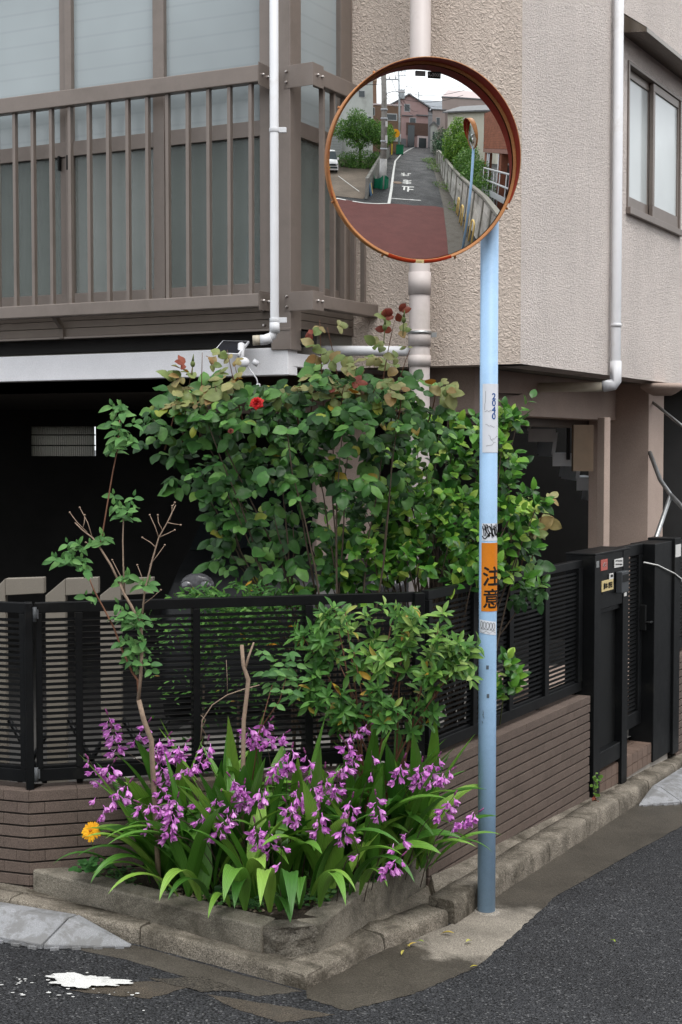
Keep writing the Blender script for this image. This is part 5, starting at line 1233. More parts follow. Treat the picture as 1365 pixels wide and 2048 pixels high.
# ---------------------------------------------------------------- clipped hedge behind the fence
ML_HED = leafmat('hedge_leaf', [(0, (.03, .10, .02)), (.5, (.065, .18, .035)), (.97, (.12, .27, .05)), (1, (.55, .24, .02))], rough=.4, trans=.28)
hd = thing('clipped_hedge', (V(470, 1400, 6.6).x, 6.65, .15), 'low bright green hedge seen through the long slatted fence', 'hedge')
gh = [leaf_geo(.045, .013, 3, .2, .25, .2, .45)]; lv = []
for k in range(2100):
    px, py = min(640, max(300, r5.gauss(470, 78))), 1168 + abs(r5.gauss(0, .55)) * 190
    if py < 1168 + 40 * abs((px - 470) / 150) ** 2 + 14 * mnoise.noise(Vector((px * .03, 0, 3))): continue
    if mnoise.noise(Vector((px * .02, py * .02, 7))) < -.22: continue
    p = V(px, py, 6.33 + r5.random() ** 1.5 * .35); d = rv(r5); lv.append((0, orient(p, Vector((d.x, d.y * .5 - .5, .25 + .6 * d.z)), UP * .6 + Vector((0, -.7, 0)) + rv(r5) * .4, r5.uniform(.7, 1.2)), 0))
place_leaves(hd, lv, gh, [ML_HED], 'leaf', 0, 'foliage')
for x in (400, 470, 540): q = MB(); a = V(x, 1400, 6.6); q.tube([(a.x, a.y, .15), (a.x + .02, a.y, .9)], [.012, .005], 6); q.build('stem', M_STEM, hd)
# ---------------------------------------------------------------- orchids in the planter
def orchid_leafmat():
    m, t, b, out = _nodes('pleated_leaf'); geo = t.nodes.new('ShaderNodeNewGeometry'); oi = t.nodes.new('ShaderNodeObjectInfo').outputs['Random']
    c = _ramp(t, oi, [(0, (.045, .15, .02)), (.4, (.09, .24, .03)), (.8, (.17, .36, .047)), (1, (.25, .43, .068))])
    tc = t.nodes.new('ShaderNodeTexCoord'); w = t.nodes.new('ShaderNodeTexWave'); w.bands_direction = 'X'; w.inputs['Scale'].default_value = 62; w.inputs['Distortion'].default_value = .6; t.links.new(tc.outputs['Object'], w.inputs['Vector'])
    c = _mixc(t, 1.0, c, _ramp(t, w.outputs['Fac'], [(.0, (.78,) * 3), (1, (1.15,) * 3)]), 'MULTIPLY'); t.links.new(c, b.inputs['Base Color']); b.inputs['Roughness'].default_value = .42
    _bump(t, b, w.outputs['Fac'], .35, .002)
    tr = t.nodes.new('ShaderNodeBsdfTranslucent'); t.links.new(c, tr.inputs[0]); mx = t.nodes.new('ShaderNodeMixShader'); mx.inputs[0].default_value = .26
    t.links.new(b.outputs[0], mx.inputs[1]); t.links.new(tr.outputs[0], mx.inputs[2]); t.links.new(mx.outputs[0], out.inputs[0]); return m
ML_ORC = orchid_leafmat()
oc = thing('orchid_clump', (V(560, 1770, 5.55).x, 5.55, .24), 'big clump of ground orchids with arching leaves and magenta flowers', 'flowering plant')
def blade(base, az, lean0, bend, L, W, seed, twist=0):
    """long pleated leaf: rises at angle lean0 from vertical and bends over"""
    n = 15; q = MB(); p = Vector(base); d = Vector((math.cos(az), math.sin(az), 0)); sd = Vector((-d.y, d.x, 0)); g = []; r = random.Random(seed); tw_ = twist
    for i in range(n + 1):
        u = i / n; th_ = lean0 + bend * u ** 1.6
        ax = d * math.sin(th_) + UP * math.cos(th_); nr = d * -math.cos(th_) + UP * math.sin(th_)
        w = W * .5 * min(1, .22 + 1.15 * math.sin(PI * min(.5, u * .95))) * (1 if u < .45 else max(0.0, math.cos(PI * .5 * ((u - .45) / .55) ** 1.25))); tw2 = tw_ * u
        s2 = sd * math.cos(tw2) + nr * math.sin(tw2); n2 = nr * math.cos(tw2) - sd * math.sin(tw2); row = []
        for j in range(-4, 5):
            s = j / 4; row.append(p + s2 * (w * s) + n2 * (abs(s) * w * .35 + (.0022 if j % 2 else -.0006) * (w / (W * .5 + 1e-6))))
        g.append(row); p = p + ax * (L / n)
    q.sheet(g, True); a = q.v
    # local frame so that pleats follow the blade: x = offset across
    me = bpy.data.meshes.new('leaf'); org = Vector(base)
    me.from_pydata([tuple(Vector(v) - org) for v in q.v], [], q.f); me.polygons.foreach_set('use_smooth', [True] * len(q.f)); me.materials.append(ML_ORC); me.update()
    # store pleat coordinate: rotate so local x is across
    R_ = Matrix.Rotation(-(az - PI / 2), 4, 'Z'); me.transform(R_)
    o = bpy.data.objects.new('leaf', me); COL.objects.link(o); o.parent = oc; o.location = org - wloc(oc); o.rotation_euler = (0, 0, az - PI / 2); return o
r8 = random.Random(5); ncl = 36
crowns = []
for k in range(ncl):
    f = k / ncl; x = -.72 + 1.06 * r8.random(); ylo = 5.58 - .36 * (x + .72) / .42 if x < -.3 else 5.36 + max(0, x + .1) * 1.25
    y = ylo + .03 + (5.95 + .2 * (x + .3) - ylo) * r8.random() ** .85; crowns.append((x, y))
for k, (x, y) in enumerate(crowns):
    for j in range(5):
        az = r8.uniform(0, 2 * PI)
        if r8.random() < .62: az = -PI / 2 + r8.gauss(0, 1.05)
        up = r8.random()
        L = r8.uniform(.40, .64) if up > .3 else r8.uniform(.52, .76); W_ = r8.uniform(.042, .088)
        blade((x + r8.gauss(0, .02), y + r8.gauss(0, .02), .235), az, r8.uniform(.1, .6), r8.uniform(.7, 2.0) if up > .3 else r8.uniform(.1, .6), L, W_, k * 10 + j, r8.uniform(-.5, .5))
# hand placed leaves that fall over the planter edge and stand out against the wall
for px, py, Y, az, l0, be, L, W_ in ((600, 1700, 5.38, -1.55, .55, 1.95, .47, .05), (490, 1690, 5.42, -1.62, .6, 2.0, .40, .055), (620, 1690, 5.45, -1.0, .5, 2.0, .42, .03), (340, 1720, 5.55, -2.6, .6, 1.7, .40, .032), (330, 1700, 5.6, -2.9, .5, 1.9, .45, .034), (360, 1740, 5.5, -2.3, .7, 1.7, .42, .032), (420, 1730, 5.45, -2.0, .6, 1.9, .38, .038),
        (800, 1680, 5.75, -.3, .55, 1.6, .40, .034), (840, 1660, 5.85, -.6, .6, 1.7, .42, .034), (860, 1640, 5.9, .1, .7, 1.3, .36, .03), (720, 1720, 5.55, -1.2, .5, 2.0, .36, .032), (380, 1640, 5.75, 2.7, .15, .2, .42, .045), (300, 1650, 5.7, 2.9, .3, .3, .42, .036), (450, 1620, 5.75, 1.6, .02, .2, .44, .05), (430, 1620, 5.7, 2.2, .1, .2, .42, .042), (640, 1620, 5.8, 1.0, .15, .25, .40, .032), (760, 1650, 5.8, .5, .4, .8, .42, .032), (530, 1640, 5.7, 1.4, .05, .3, .40, .04), (350, 1660, 5.65, 3.05, .7, 1.2, .48, .03), (260, 1700, 5.62, -2.7, .5, 1.9, .4, .03), (560, 1720, 5.35, -1.4, .8, 1.7, .34, .06), (460, 1730, 5.4, -1.75, .8, 1.7, .36, .03), (540, 1700, 5.34, -1.6, .45, 2.2, .55, .06), (575, 1710, 5.33, -1.5, .5, 2.3, .60, .065), (490, 1700, 5.36, -1.7, .4, 2.3, .52, .07), (400, 1720, 5.45, -1.9, .5, 2.2, .46, .05), (640, 1700, 5.4, -1.3, .5, 2.2, .48, .05), (700, 1700, 5.55, -.9, .5, 2.1, .5, .05), (330, 1730, 5.58, -2.3, .5, 2.2, .48, .045), (620, 1640, 5.5, -.6, .3, 2.0, .6, .055), (420, 1650, 5.6, -2.6, .4, 1.8, .6, .05), (380, 1600, 5.8, 2.2, .1, .35, .55, .06), (460, 1600, 5.82, 1.8, .05, .3, .58, .065), (560, 1600, 5.85, 1.4, .1, .3, .52, .06), (690, 1600, 5.9, .9, .2, .5, .52, .055), (310, 1620, 5.75, 2.7, .35, .6, .55, .05)):
    p = V(px, py, Y); p.z = .24; blade(p, az, l0, be, L, W_, px, r8.uniform(-.3, .3))
# flowers
ML_FL = leafmat('magenta_petal', [(0, (.55, .15, .55)), (.5, (.70, .25, .69)), (1, (.83, .43, .81))], rough=.55, trans=.3, spec=.2, vs=90)
ML_BUD = leafmat('purple_bud', [(0, (.12, .03, .09)), (1, (.25, .06, .18))], rough=.5, trans=.1)
def orchid_flower(seed):
    r = random.Random(seed); q = MB()
    pg = leaf_geo(.036, .0135, 5, .3, -.3, cols=1)
    for a, el, s in ((PI / 2, 1.0, 1.0), (PI / 2 + 1.2, .8, 1.0), (PI / 2 - 1.2, .8, 1.0), (-PI / 2 + .85, .75, .95), (-PI / 2 - .85, .75, .95)):
        a += r.uniform(-.25, .25); el += r.uniform(-.3, .25)
        ax = Vector((math.cos(a) * math.cos(el), -math.sin(el), math.sin(a) * math.cos(el))); M_ = orient((0, 0, 0), ax, Vector((0, -1, 0)) + rv(r) * .2, s * r.uniform(.9, 1.1))
        q.add([M_ @ Vector(v) for v in pg[0]], pg[1], True)
    g = []
    for i in range(5):
        u = i / 4; w = .004 + .006 * math.sin(PI * u * .8); row = []
        for j in range(7):
            b_ = -PI * .85 + PI * 1.7 * j / 6; row.append((w * math.sin(b_), -.022 * u, -.004 - w * math.cos(b_) - .006 * u))
        g.append(row)
    q.sheet(g, True); q.tube([(0, .014, .006), (0, .004, .002), (0, 0, 0)], [.0015, .002, .003], 5)
    return q.mesh('flower', ML_FL)
FM = [orchid_flower(s) for s in (1, 2, 3, 4)]
bm_ = MB(); bm_.ball((0, 0, .008), .0045, 7, 6, (1, 1, 2.4)); BUDM = bm_.mesh('bud', ML_BUD)
sp_ = [(225, 1452, -25, 5), (230, 1480, -20, 4), (285, 1465, 30, 4), (320, 1490, 60, 5), (345, 1510, 70, 5), (215, 1545, 10, 6), (192, 1540, -40, 4), (245, 1585, 30, 4), (205, 1610, -20, 3), (325, 1545, -20, 6), (355, 1500, 40, 5), (385, 1535, 30, 5), (410, 1505, 20, 5), (330, 1590, -30, 5), (305, 1615, -40, 4), (350, 1620, 20, 6), (340, 1655, 0, 6), (290, 1635, -30, 3), (430, 1612, 20, 4), (400, 1620, -20, 3), (475, 1575, -10, 5), (500, 1470, -20, 6), (525, 1460, 10, 5), (550, 1480, 30, 5), (555, 1535, 10, 6), (580, 1520, 30, 5), (485, 1592, 0, 6), (520, 1592, 20, 5), (445, 1655, 10, 5), (460, 1630, 30, 4), (515, 1670, 10, 6), (540, 1680, 20, 4), (563, 1708, 20, 2), (600, 1600, 20, 6), (630, 1590, -10, 5), (585, 1625, 0, 5), (650, 1560, 20, 5), (690, 1535, 30, 5), (722, 1462, 30, 4), (700, 1500, -10, 5), (672, 1580, 10, 5), (700, 1620, -10, 4), (690, 1660, 0, 4), (712, 1690, 10, 2), (755, 1615, 20, 5), (640, 1640, 0, 4), (800, 1540, 30, 5), (840, 1548, 20, 6), (865, 1535, 40, 5), (882, 1555, 30, 5), (805, 1678, 20, 3), (785, 1730, 60, 5), (895, 1612, 30, 5), (935, 1638, 60, 6), (745, 1530, 20, 2), (620, 1530, 10, 4)]
for i, (px, py, ang, n_) in enumerate(sp_):
    ang += r8.uniform(-30, 30); n_ += 1 if n_ > 3 else 0
    Y = 5.78 - .5 * max(0, (py - 1450) / 260) + (.12 if px > 780 else 0) + r8.uniform(-.04, .04)
    top = V(px, py, Y); bx = px + (560 - px) * (.5 if px < 700 else .25); bs = V(bx, 1740, min(5.85, Y + .15)); bs.z = .24
    d = Vector((math.sin(rad(ang)) * .8, -.25, math.cos(rad(ang)) * .75)).normalized()
    tip_ = top + d * .045; low = top - d * .045
    path = bez(bs, Vector((bs.x * .6 + low.x * .4, (bs.y + low.y) / 2, low.z * .75 + bs.z * .25 + .08)), low, 7) + [top, tip_, tip_ + d * .02]
    q = MB(); q.tube(path, [.0024 - .0014 * k / (len(path) - 1) for k in range(len(path))], 5); sk = q.build('flower_stalk', mat('dark_stalk', (.07, .05, .04), .6), oc)
    for k in range(n_):
        u = k / max(1, n_ - 1); p = low.lerp(tip_, u * .92); s = 1 if k % 2 else -1
        out = Vector((s * r8.uniform(.4, 1), -r8.uniform(.5, 1), r8.uniform(-.45, .15))).normalized()
        fl = inst('flower', FM[r8.randint(0, 3)], sk, p + out * r8.uniform(.012, .022), None, r8.uniform(.75, 1.15) * (1 if u < .85 else .8))
        fl.rotation_euler = (r8.uniform(.0, 1.0), r8.uniform(-.5, .5), math.atan2(out.x, -out.y) * .9)
    if n_ > 3:
        for k in range(2): inst('bud', BUDM, sk, tip_ + d * (.012 + .014 * k), (r8.uniform(-.4, .4), math.atan2(d.x, d.z), 0), .9 - .2 * k)
# ---------------------------------------------------------------- marigold and ground cover
mg = thing('marigold', (V(185, 1730, 5.62).x, 5.62, .25), 'single yellow orange marigold at the left end of the planter', 'flower')
c = V(183, 1663, 5.58); ML_MG = leafmat('marigold_petal', [(0, (.80, .36, .006)), (1, (.90, .50, .015))], rough=.6, trans=.15); q = MB(); pg = leaf_geo(.031, .0075, 3, .1, .12, shape=([0, .3, .85, 1], [.5, .8, 1, .6]))
fn = Vector((-.15, -.85, .5)).normalized(); e = fn.orthogonal().normalized(); f = fn.cross(e)
for ring, (n_, lift, s) in enumerate(((26, .02, 1.3), (24, .2, 1.15), (20, .45, .9), (12, .9, .55))):
    for k in range(n_):
        a = 2 * PI * k / n_ + ring * .13 + r8.uniform(-.08, .08); ax = e * math.cos(a) + f * math.sin(a) + fn * lift; M_ = orient(c + fn * .002 * ring, ax, fn, s * r8.uniform(.88, 1.08)); q.add([M_ @ Vector(v) for v in pg[0]], pg[1], True)
q.build('petals', ML_MG, mg); q = MB(); q.ball(c + fn * .012, .007, 8, 6); q.build('flower_centre', mat('orange_centre', (.5, .18, .01), .8), mg)
q = MB(); q.tube([V(186, 1745, 5.62), V(190, 1715, 5.6), V(186, 1690, 5.6), c - fn * .008], .002, 6); q.build('stem', M_STEMG, mg)
lv = []; g_rd = [leaf_geo(.034, .026, 4, .1, .1, shape=([0, .3, .7, .92, 1], [.4, .8, 1, .75, .3])), leaf_geo(.02, .012, 3, .1, .2, shape=OVATE)]
for k in range(60):
    p = V(185 + r8.gauss(0, 16), 1725 + r8.uniform(-6, 16), 5.6 + r8.uniform(-.06, .04)); a = r8.random() * 6.28; lv.append((r8.randint(0, 1), orient(p, Vector((math.cos(a), math.sin(a) * .5 - .4, r8.uniform(-.1, .5))), UP + Vector((0, -.6, 0)) + rv(r8) * .3, r8.uniform(.7, 1.1)), 0))
place_leaves(mg, lv, g_rd, [leafmat('herb_leaf', [(0, (.035, .12, .03)), (1, (.07, .2, .05))], rough=.5)], 'leaf', 60)
gc = thing('ground_cover', (-.6, 5.6, .245), None, None); lv = []
for k in range(1500):
    x = -1.15 + 1.45 * r8.random(); lo = 5.78 - .5 * (x + 1.2) / .9 if x < -.3 else 5.36 + max(0, x + .1) * 1.3; y = lo + .02 + abs(r8.gauss(0, .13)); a = r8.random() * 6.28
    if mnoise.noise(Vector((x * 6, y * 6, 1))) < -.05: continue
    lv.append((r8.randint(0, 1), orient((x, y, .25 + r8.random() * .03), Vector((math.cos(a), math.sin(a), r8.uniform(-.1, .4))), UP + Vector((0, -.4, 0)) + rv(r8) * .4, r8.uniform(.45, .85)), 0))
COL_objs = set(bpy.data.objects)
place_leaves(gc, lv, g_rd, [leafmat('ground_cover_leaf', [(0, (.02, .06, .018)), (.6, (.035, .10, .03)), (1, (.08, .15, .04))], rough=.5)], 'leaf', 0, 'ground_cover_leaves')
gcl = [o for o in bpy.data.objects if o.name.startswith('ground_cover_leaves')][0]; gcl.parent = None; gcl.location = gc.location; bpy.data.objects.remove(gc)
gcl.name = 'ground_cover'; tag(gcl, 'low dark green ground cover on the planter soil', 'ground cover', kind='stuff')
# weed at the gate foot
wd = thing('creeping_weed', WALL_C + N2 * .02, 'little creeping weed climbing at the foot of the gate panel', 'weed'); lv = []
for k in range(34):
    u = r8.random(); p = V(1191 + r8.gauss(0, 4), 1545 + 60 * u, 7.93 + r8.uniform(-.03, .02)); a = r8.random() * 6.28; lv.append((r8.randint(0, 1), orient(p, Vector((math.cos(a), -.6, math.sin(a))), Vector((0, -1, .3)) + rv(r8) * .3, r8.uniform(.5, .95)), 0 if u < .82 else 1))
place_leaves(wd, lv, g_rd, [leafmat('weed_leaf', [(0, (.10, .24, .04)), (1, (.2, .36, .07))]), ML_REDL], 'leaf', 60)
q = MB(); q.tube([V(1192, 1612, 7.93), V(1189, 1580, 7.93), V(1192, 1545, 7.93)], .0018, 5); q.build('stem', M_STEMG, wd)
# fallen leaves on the ground
ML_FALL = leafmat('fallen_leaf', [(0, (.50, .42, .06)), (.5, (.42, .40, .10)), (1, (.55, .30, .05))], rough=.55, trans=.1)
gf = leaf_geo(.06, .02, 5, .5, .35, .2, .45)
mf = geo_mesh('fallen_leaf', gf, ML_FALL); mg2 = geo_mesh('fallen_leaf', gf, leafmat('fallen_green_leaf', [(0, (.25, .36, .05)), (1, (.3, .4, .06))]))
for x, y, a, s, lb, g_ in ((.46, 5.70, 1.2, 1.0, 'curled yellow leaf lying between kerb and blue pole', 0), (.50, 5.60, -.6, .8, 'yellow leaf on the concrete just left of the pole foot', 0), (.27, 5.50, .4, .6, 'yellow leaf in the gutter against the kerb crack', 0), (.30, 5.55, 2.0, .7, 'shrivelled pale leaf beside the kerb crack', 0), (.245, 5.455, 2.8, .6, 'small yellow leaf nearest the street in the kerb crack', 0), (.52, 5.33, 1.5, .5, 'tiny pale leaf at the edge of the asphalt', 0), (1.12, 5.72, .2, .75, 'lime green leaf lying alone on the dark asphalt', 1), (.33, 5.57, .9, .65, 'green yellow leaf under the kerb overhang', 1)):
    o = inst('fallen_leaf', mg2 if g_ else mf, None, (x, y, G(x, y) + .018), (.15, .1, a), s); tag(o, lb, 'leaf', 'fallen leaves in the gutter')
# ================================================================== the street the mirror looks up (behind the camera)
r6 = random.Random(31)
struct(ground_sheet('red_paving', [(-9, -17), (-3, -14.2), (2.74, -10.5), (4.24, -9.22), (5.7, -8.95), (8.84, -7.76), (5.22, -1.12), (3.6, 1.9), (-1.5, .2), (-9, -9)], M_RED, .006, 1.5))
M_DRV = mat('brown_driveway_concrete', (.125, .10, .078), .8, .25, .8, .4, 120, .4, 60, .005, stain=(.07, .06, .045), ss=.7)
struct(ground_sheet('driveway', [(-9, -16.8), (-3, -13.9), (2.6, -10.95), (4.45, -10.0), (6.4, -14.2), (8.2, -19.0), (9.6, -25.2), (-4, -28.6), (-10, -29)], M_DRV, .02, 1.5))
struct(ground_sheet('gutter', [(5.22, -1.12), (8.84, -7.76), (11.13, -12.58), (13.8, -18.31), (16.78, -24.98), (18.1, -24.3), (14.9, -17.6), (12.1, -12.0), (9.7, -7.2), (6.0, -.6), (4.5, 2.2), (3.7, 1.9)], M_CONCD, .012, 1.5))
def strip(name, pts, w, m, dz=.016):
    q = MB(); L_, R_ = [], []; P_ = []
    for i in range(len(pts) - 1):
        a, c = Vector(pts[i]), Vector(pts[i + 1]); n = max(2, int((c - a).length / .8)); P_ += [a.lerp(c, k / n) for k in range(n)]
    P_.append(Vector(pts[-1]))
    for i, p in enumerate(P_):
        d = (P_[min(i + 1, len(P_) - 1)] - P_[max(0, i - 1)]).normalized(); n = Vector((-d.y, d.x)) * w / 2
        for lst, s in ((L_, 1), (R_, -1)): u = p + n * s; lst.append((u.x, u.y, G(u.x, u.y) + dz))
    q.sheet([R_, L_]); return struct(q.build(name, m))
strip('road_marking', [(-8, -16.1), (-2, -13.2), (2.74, -10.42), (4.24, -9.15), (5.0, -8.9), (5.75, -8.92)], .16, M_WHITE)
strip('road_marking', [(5.7, -8.85), (7.0, -12), (7.81, -14.03), (9.6, -18.47), (12.0, -24.3), (15.87, -32.2), (22.86, -45.1), (36.2, -69.8)], .18, M_WHITE, .02)
strip('road_marking', [(6.25, -9.95), (7.99, -9.2)], .16, mat('worn_road_paint', (.4, .4, .39), .8, .5, 6), .016)
# 止まれ painted for drivers coming down the hill
rx_, ry_ = Vector((.906, .42)), Vector((-.42, .906))
for ch, (x, y) in zip('止まれ', ((8.22, -11.9), (9.0, -13.85), (9.95, -16.35))):
    vs, fs = text_mesh(ch, 1.0, .03); q = MB(); sx, sy = .95, 1.6
    pts = [Vector((x, y)) + rx_ * (a * sx) + ry_ * (b_ * sy) for a, b_ in vs]; q.add([(p.x, p.y, G(p.x, p.y) + .022) for p in pts], fs); struct(q.build('road_marking', M_WHITE))
q = MB(); g = []
for rr2 in (.0, .26, .30, .36): g.append([(8.14 + rr2 * math.cos(2 * PI * k / 28), -13.75 + rr2 * math.sin(2 * PI * k / 28), G(8.14, -13.75) + .03 - .0 * rr2 + (-.0) + (G(8.14 + rr2 * math.cos(2 * PI * k / 28), -13.75 + rr2 * math.sin(2 * PI * k / 28)) - G(8.14, -13.75))) for k in range(29)])
q.sheet(g); tag(q.build('manhole_cover', mat('rusty_iron', (.16, .11, .075), .7, .3, 20)), 'rusty round manhole cover beside the white edge line uphill', 'manhole cover')
# tyre mark arcs need no geometry; precast concrete wall on the right of the lane
M_PRE = mat('precast_panel', (.52, .50, .46), .8, .12, 2, .2, 120, stain=(.16, .15, .12), ss=1.3, smin=.5, smax=.72, obj_rand=.22)
M_PREP = mat('precast_post', (.24, .23, .2), .85, .2, 2, stain=(.1, .095, .08), ss=2)
cw = thing('concrete_panel_wall', (6.4, -.6, 0), 'long precast concrete panel wall along the lane with weathered coping', 'wall')
WL = [(4.9, 2.3), (6.98, -1.65), (7.9, -3.5), (9.37, -6.6), (10.71, -10.0), (12.2, -13.4), (14.75, -19.1)]
def along(pts, step):
    P_ = []; acc = []
    for i in range(len(pts) - 1):
        a, c = Vector(pts[i]), Vector(pts[i + 1]); n = max(1, round((c - a).length / step)); P_ += [a.lerp(c, k / n) for k in range(n)]
    return P_ + [Vector(pts[-1])]
ps = along(WL, 1.75)
for i in range(len(ps)):
    p = ps[i]; z = G(p.x, p.y); d = (ps[min(i + 1, len(ps) - 1)] - ps[max(0, i - 1)]).normalized(); an = math.atan2(d.y, d.x)
    MB().box((p.x, p.y, z + .84), (.13, .15, 1.72), an).build('post', M_PREP, cw)
    if i < len(ps) - 1:
        n_ = ps[i + 1]; mz = G((p.x + n_.x) / 2, (p.y + n_.y) / 2); L = (n_ - p).length - .13; dd = (n_ - p).normalized(); a2 = math.atan2(dd.y, dd.x); sl_z = (G(n_.x, n_.y) - z)
        for k in range(5):
            z0 = mz + .04 + .31 * k; ex_ = dd * (L / 2); cpt = (p + n_) / 2; nv = Vector((-dd.y, dd.x)) * .02; hz_ = sl_z / 2 * L / (L + .13)
            q = MB(); q.hexa([(cpt.x - ex_.x - nv.x, cpt.y - ex_.y - nv.y, z0 - hz_), (cpt.x + ex_.x - nv.x, cpt.y + ex_.y - nv.y, z0 + hz_), (cpt.x + ex_.x + nv.x, cpt.y + ex_.y + nv.y, z0 + hz_), (cpt.x - ex_.x + nv.x, cpt.y - ex_.y + nv.y, z0 - hz_)] +
                              [(cpt.x - ex_.x - nv.x, cpt.y - ex_.y - nv.y, z0 + .302 - hz_), (cpt.x + ex_.x - nv.x, cpt.y + ex_.y - nv.y, z0 + .302 + hz_), (cpt.x + ex_.x + nv.x, cpt.y + ex_.y + nv.y, z0 + .302 + hz_), (cpt.x - ex_.x + nv.x, cpt.y - ex_.y + nv.y, z0 + .302 - hz_)]); q.build('panel', M_PRE, cw)
        nv = Vector((-dd.y, dd.x)) * .11; zz = lambda v: G(v.x, v.y) + 1.7
        q = MB(); q.hexa([(p.x - nv.x, p.y - nv.y, zz(p)), (n_.x - nv.x, n_.y - nv.y, zz(n_)), (n_.x + nv.x, n_.y + nv.y, zz(n_)), (p.x + nv.x, p.y + nv.y, zz(p))] + [(p.x - nv.x, p.y - nv.y, zz(p) + .09), (n_.x - nv.x, n_.y - nv.y, zz(n_) + .09), (n_.x + nv.x, n_.y + nv.y, zz(n_) + .09), (p.x + nv.x, p.y + nv.y, zz(p) + .09)]); q.build('coping', M_PREP, cw)
# far continuation: older grey wall
q = MB()
for a, c in (((15.2, -20.3), (20, -29.5)), ((20, -29.5), (24.8, -38.6)), ((24.8, -38.6), (36, -60))):
    a, c = Vector(a), Vector(c); d = (c - a).normalized(); n = Vector((d.y, -d.x)) * -.2
    q.hexa([(a.x, a.y, G(*a)), (c.x, c.y, G(*c)), (c.x + n.x, c.y + n.y, G(*c)), (a.x + n.x, a.y + n.y, G(*a)), (a.x, a.y, G(*a) + 1.5), (c.x, c.y, G(*c) + 1.5), (c.x + n.x, c.y + n.y, G(*c) + 1.5), (a.x + n.x, a.y + n.y, G(*a) + 1.5)])
tag(q.build('old_wall', M_PREP), 'old grey retaining wall continuing up the lane below the dark shrub', 'wall')
# hoop barriers
M_YEL = mat('cream_yellow_paint', (.70, .50, .18), .5, .08)
for i, (x, y, w) in enumerate(((8.72, -6.0, .5), (7.86, -4.35, .55), (7.2, -2.95, .55), (6.62, -1.75, .6))):
    q = MB(); d = Vector((.42, -.9, 0)); z = G(x, y); p0 = Vector((x, y, z)); pts = []
    for k in range(13):
        a = PI * k / 12; pts.append(p0 + d * (-w / 2 * math.cos(a)) + Vector((0, 0, .72 + .16 * math.sin(a))))
    q.tube([p0 - d * w / 2] + pts + [p0 + d * w / 2], .038, 10)
    tag(q.build('hoop_barrier', M_YEL), ['cream yellow hoop barrier farthest up the lane', 'cream yellow hoop barrier second from the top of the lane', 'cream yellow hoop barrier just left of the second blue pole', 'cream yellow hoop barrier nearest the crossing'][i], 'barrier', 'yellow hoop barriers along the panel wall')
# second mirror across the crossing
t2 = thing('traffic_mirror', (6.05, -1.4, 0), 'second convex mirror with orange hood on blue pole across the crossing', 'traffic mirror')
MB().tube([(6.05, -1.4, -.1), (6.03, -1.42, 3.6)], .05, 16).build('pole', M_BLUE, t2)
c2 = Vector((5.90, -1.45, 3.86)); n2_ = Vector((-.95, -.28, -.14)).normalized()
convex_mirror(t2, c2, n2_, .50, 3.0, (M_MIR, M_ORG, M_HOOD, M_REDS), .16, strips=False, segs=48, rings=8)
MB().tube([c2 - n2_ * .08, Vector((6.03, -1.42, 3.55))], .03, 8).build('bracket', M_BLUE, t2)
# utility poles
M_UP = mat('concrete_pole', (.27, .255, .235), .8, .2, 3, .2, 80, stain=(.13, .12, .1), ss=2); M_UPS = mat('grey_steel_pole', (.42, .44, .46), .5, .1, metal=.2); M_WIRE = mat('black_cable', (.02, .02, .02), .6)
def upole(x, y, h, r, m, label):
    z = G(x, y); t = thing('utility_pole', (x, y, z), label, 'utility pole'); MB().tube([(x, y, z - .2), (x, y, z + h)], [r, r * .72], 16).build('shaft', m, t)
    for k in (2.6, 3.1, 4.6, 5.2):
        if k < h: MB().tube([(x, y, z + k), (x, y, z + k + .12)], r * 1.06, 14).build('strap_band', M_UPS, t)
    for zz_, w in ((h - .4, 1.7), (h - 1.1, 1.3), (h - 3.2, 1.2)):
        a = MB(); a.box((x + .35, y + .2, z + zz_), (w, .09, .09), .45); ar = a.build('crossarm', M_UPS, t)
        for s in (-.7, 0, .7): MB().tube([(x + .35 + s * w / 2 * .9, y + .2 + s * w / 2 * .43, z + zz_ + .05), (x + .35 + s * w / 2 * .9, y + .2 + s * w / 2 * .43, z + zz_ + .22)], .05, 8).build('insulator', M_PIPE, ar)
    return t, z
u1, z1_ = upole(6.42, -12.3, 10.5, .23, M_UP, 'stout concrete utility pole with straps standing before the driveway wall')
MB().tube([(6.42, -12.3, z1_), (6.42, -12.3, z1_ + 2.0)], .25, 16).build('pale_sleeve', mat('pale_pole_wrap', (.42, .41, .4), .8, .15, 4), u1)
for k, (zz_, hh) in enumerate(((3.3, .5), (4.3, .35))): MB().box((6.42 + .1, -12.3 + .2, z1_ + zz_), (.16, .04, hh), .2).build('pole_plate', M_PW, u1)
MB().tube([(6.42, -12.3, z1_ + 6.3), (6.9, -11.7, z1_ + 6.45), (7.2, -11.4, z1_ + 6.42)], .03, 8).build('lamp_arm', M_UPS, u1)
MB().box((7.3, -11.3, z1_ + 6.4), (.5, .2, .1), .7).build('lamp_head', M_PIPE, u1)
u2, z2_ = upole(16.4, -34.2, 12.5, .17, M_UPS, 'pale steel utility pole with transformer box and round yellow sign')
MB().box((16.75, -33.8, z2_ + 8.6), (.7, .6, 1.3), .4).build('transformer', M_UPS, u2)
q = MB(); q.tube([(15.55, -33.5, z2_ + 2.9), (15.52, -33.43, z2_ + 2.9)], .62, 24); sg = q.build('warning_disc', mat('yellow_sign', (.85, .36, .01), .4, .03), u2)
q = MB(); q.tube([(15.3, -33.38, z2_ + 2.75), (15.5, -33.40, z2_ + 3.05), (15.8, -33.42, z2_ + 3.1)], .07, 6); q.build('arrow_mark', M_INK, sg)
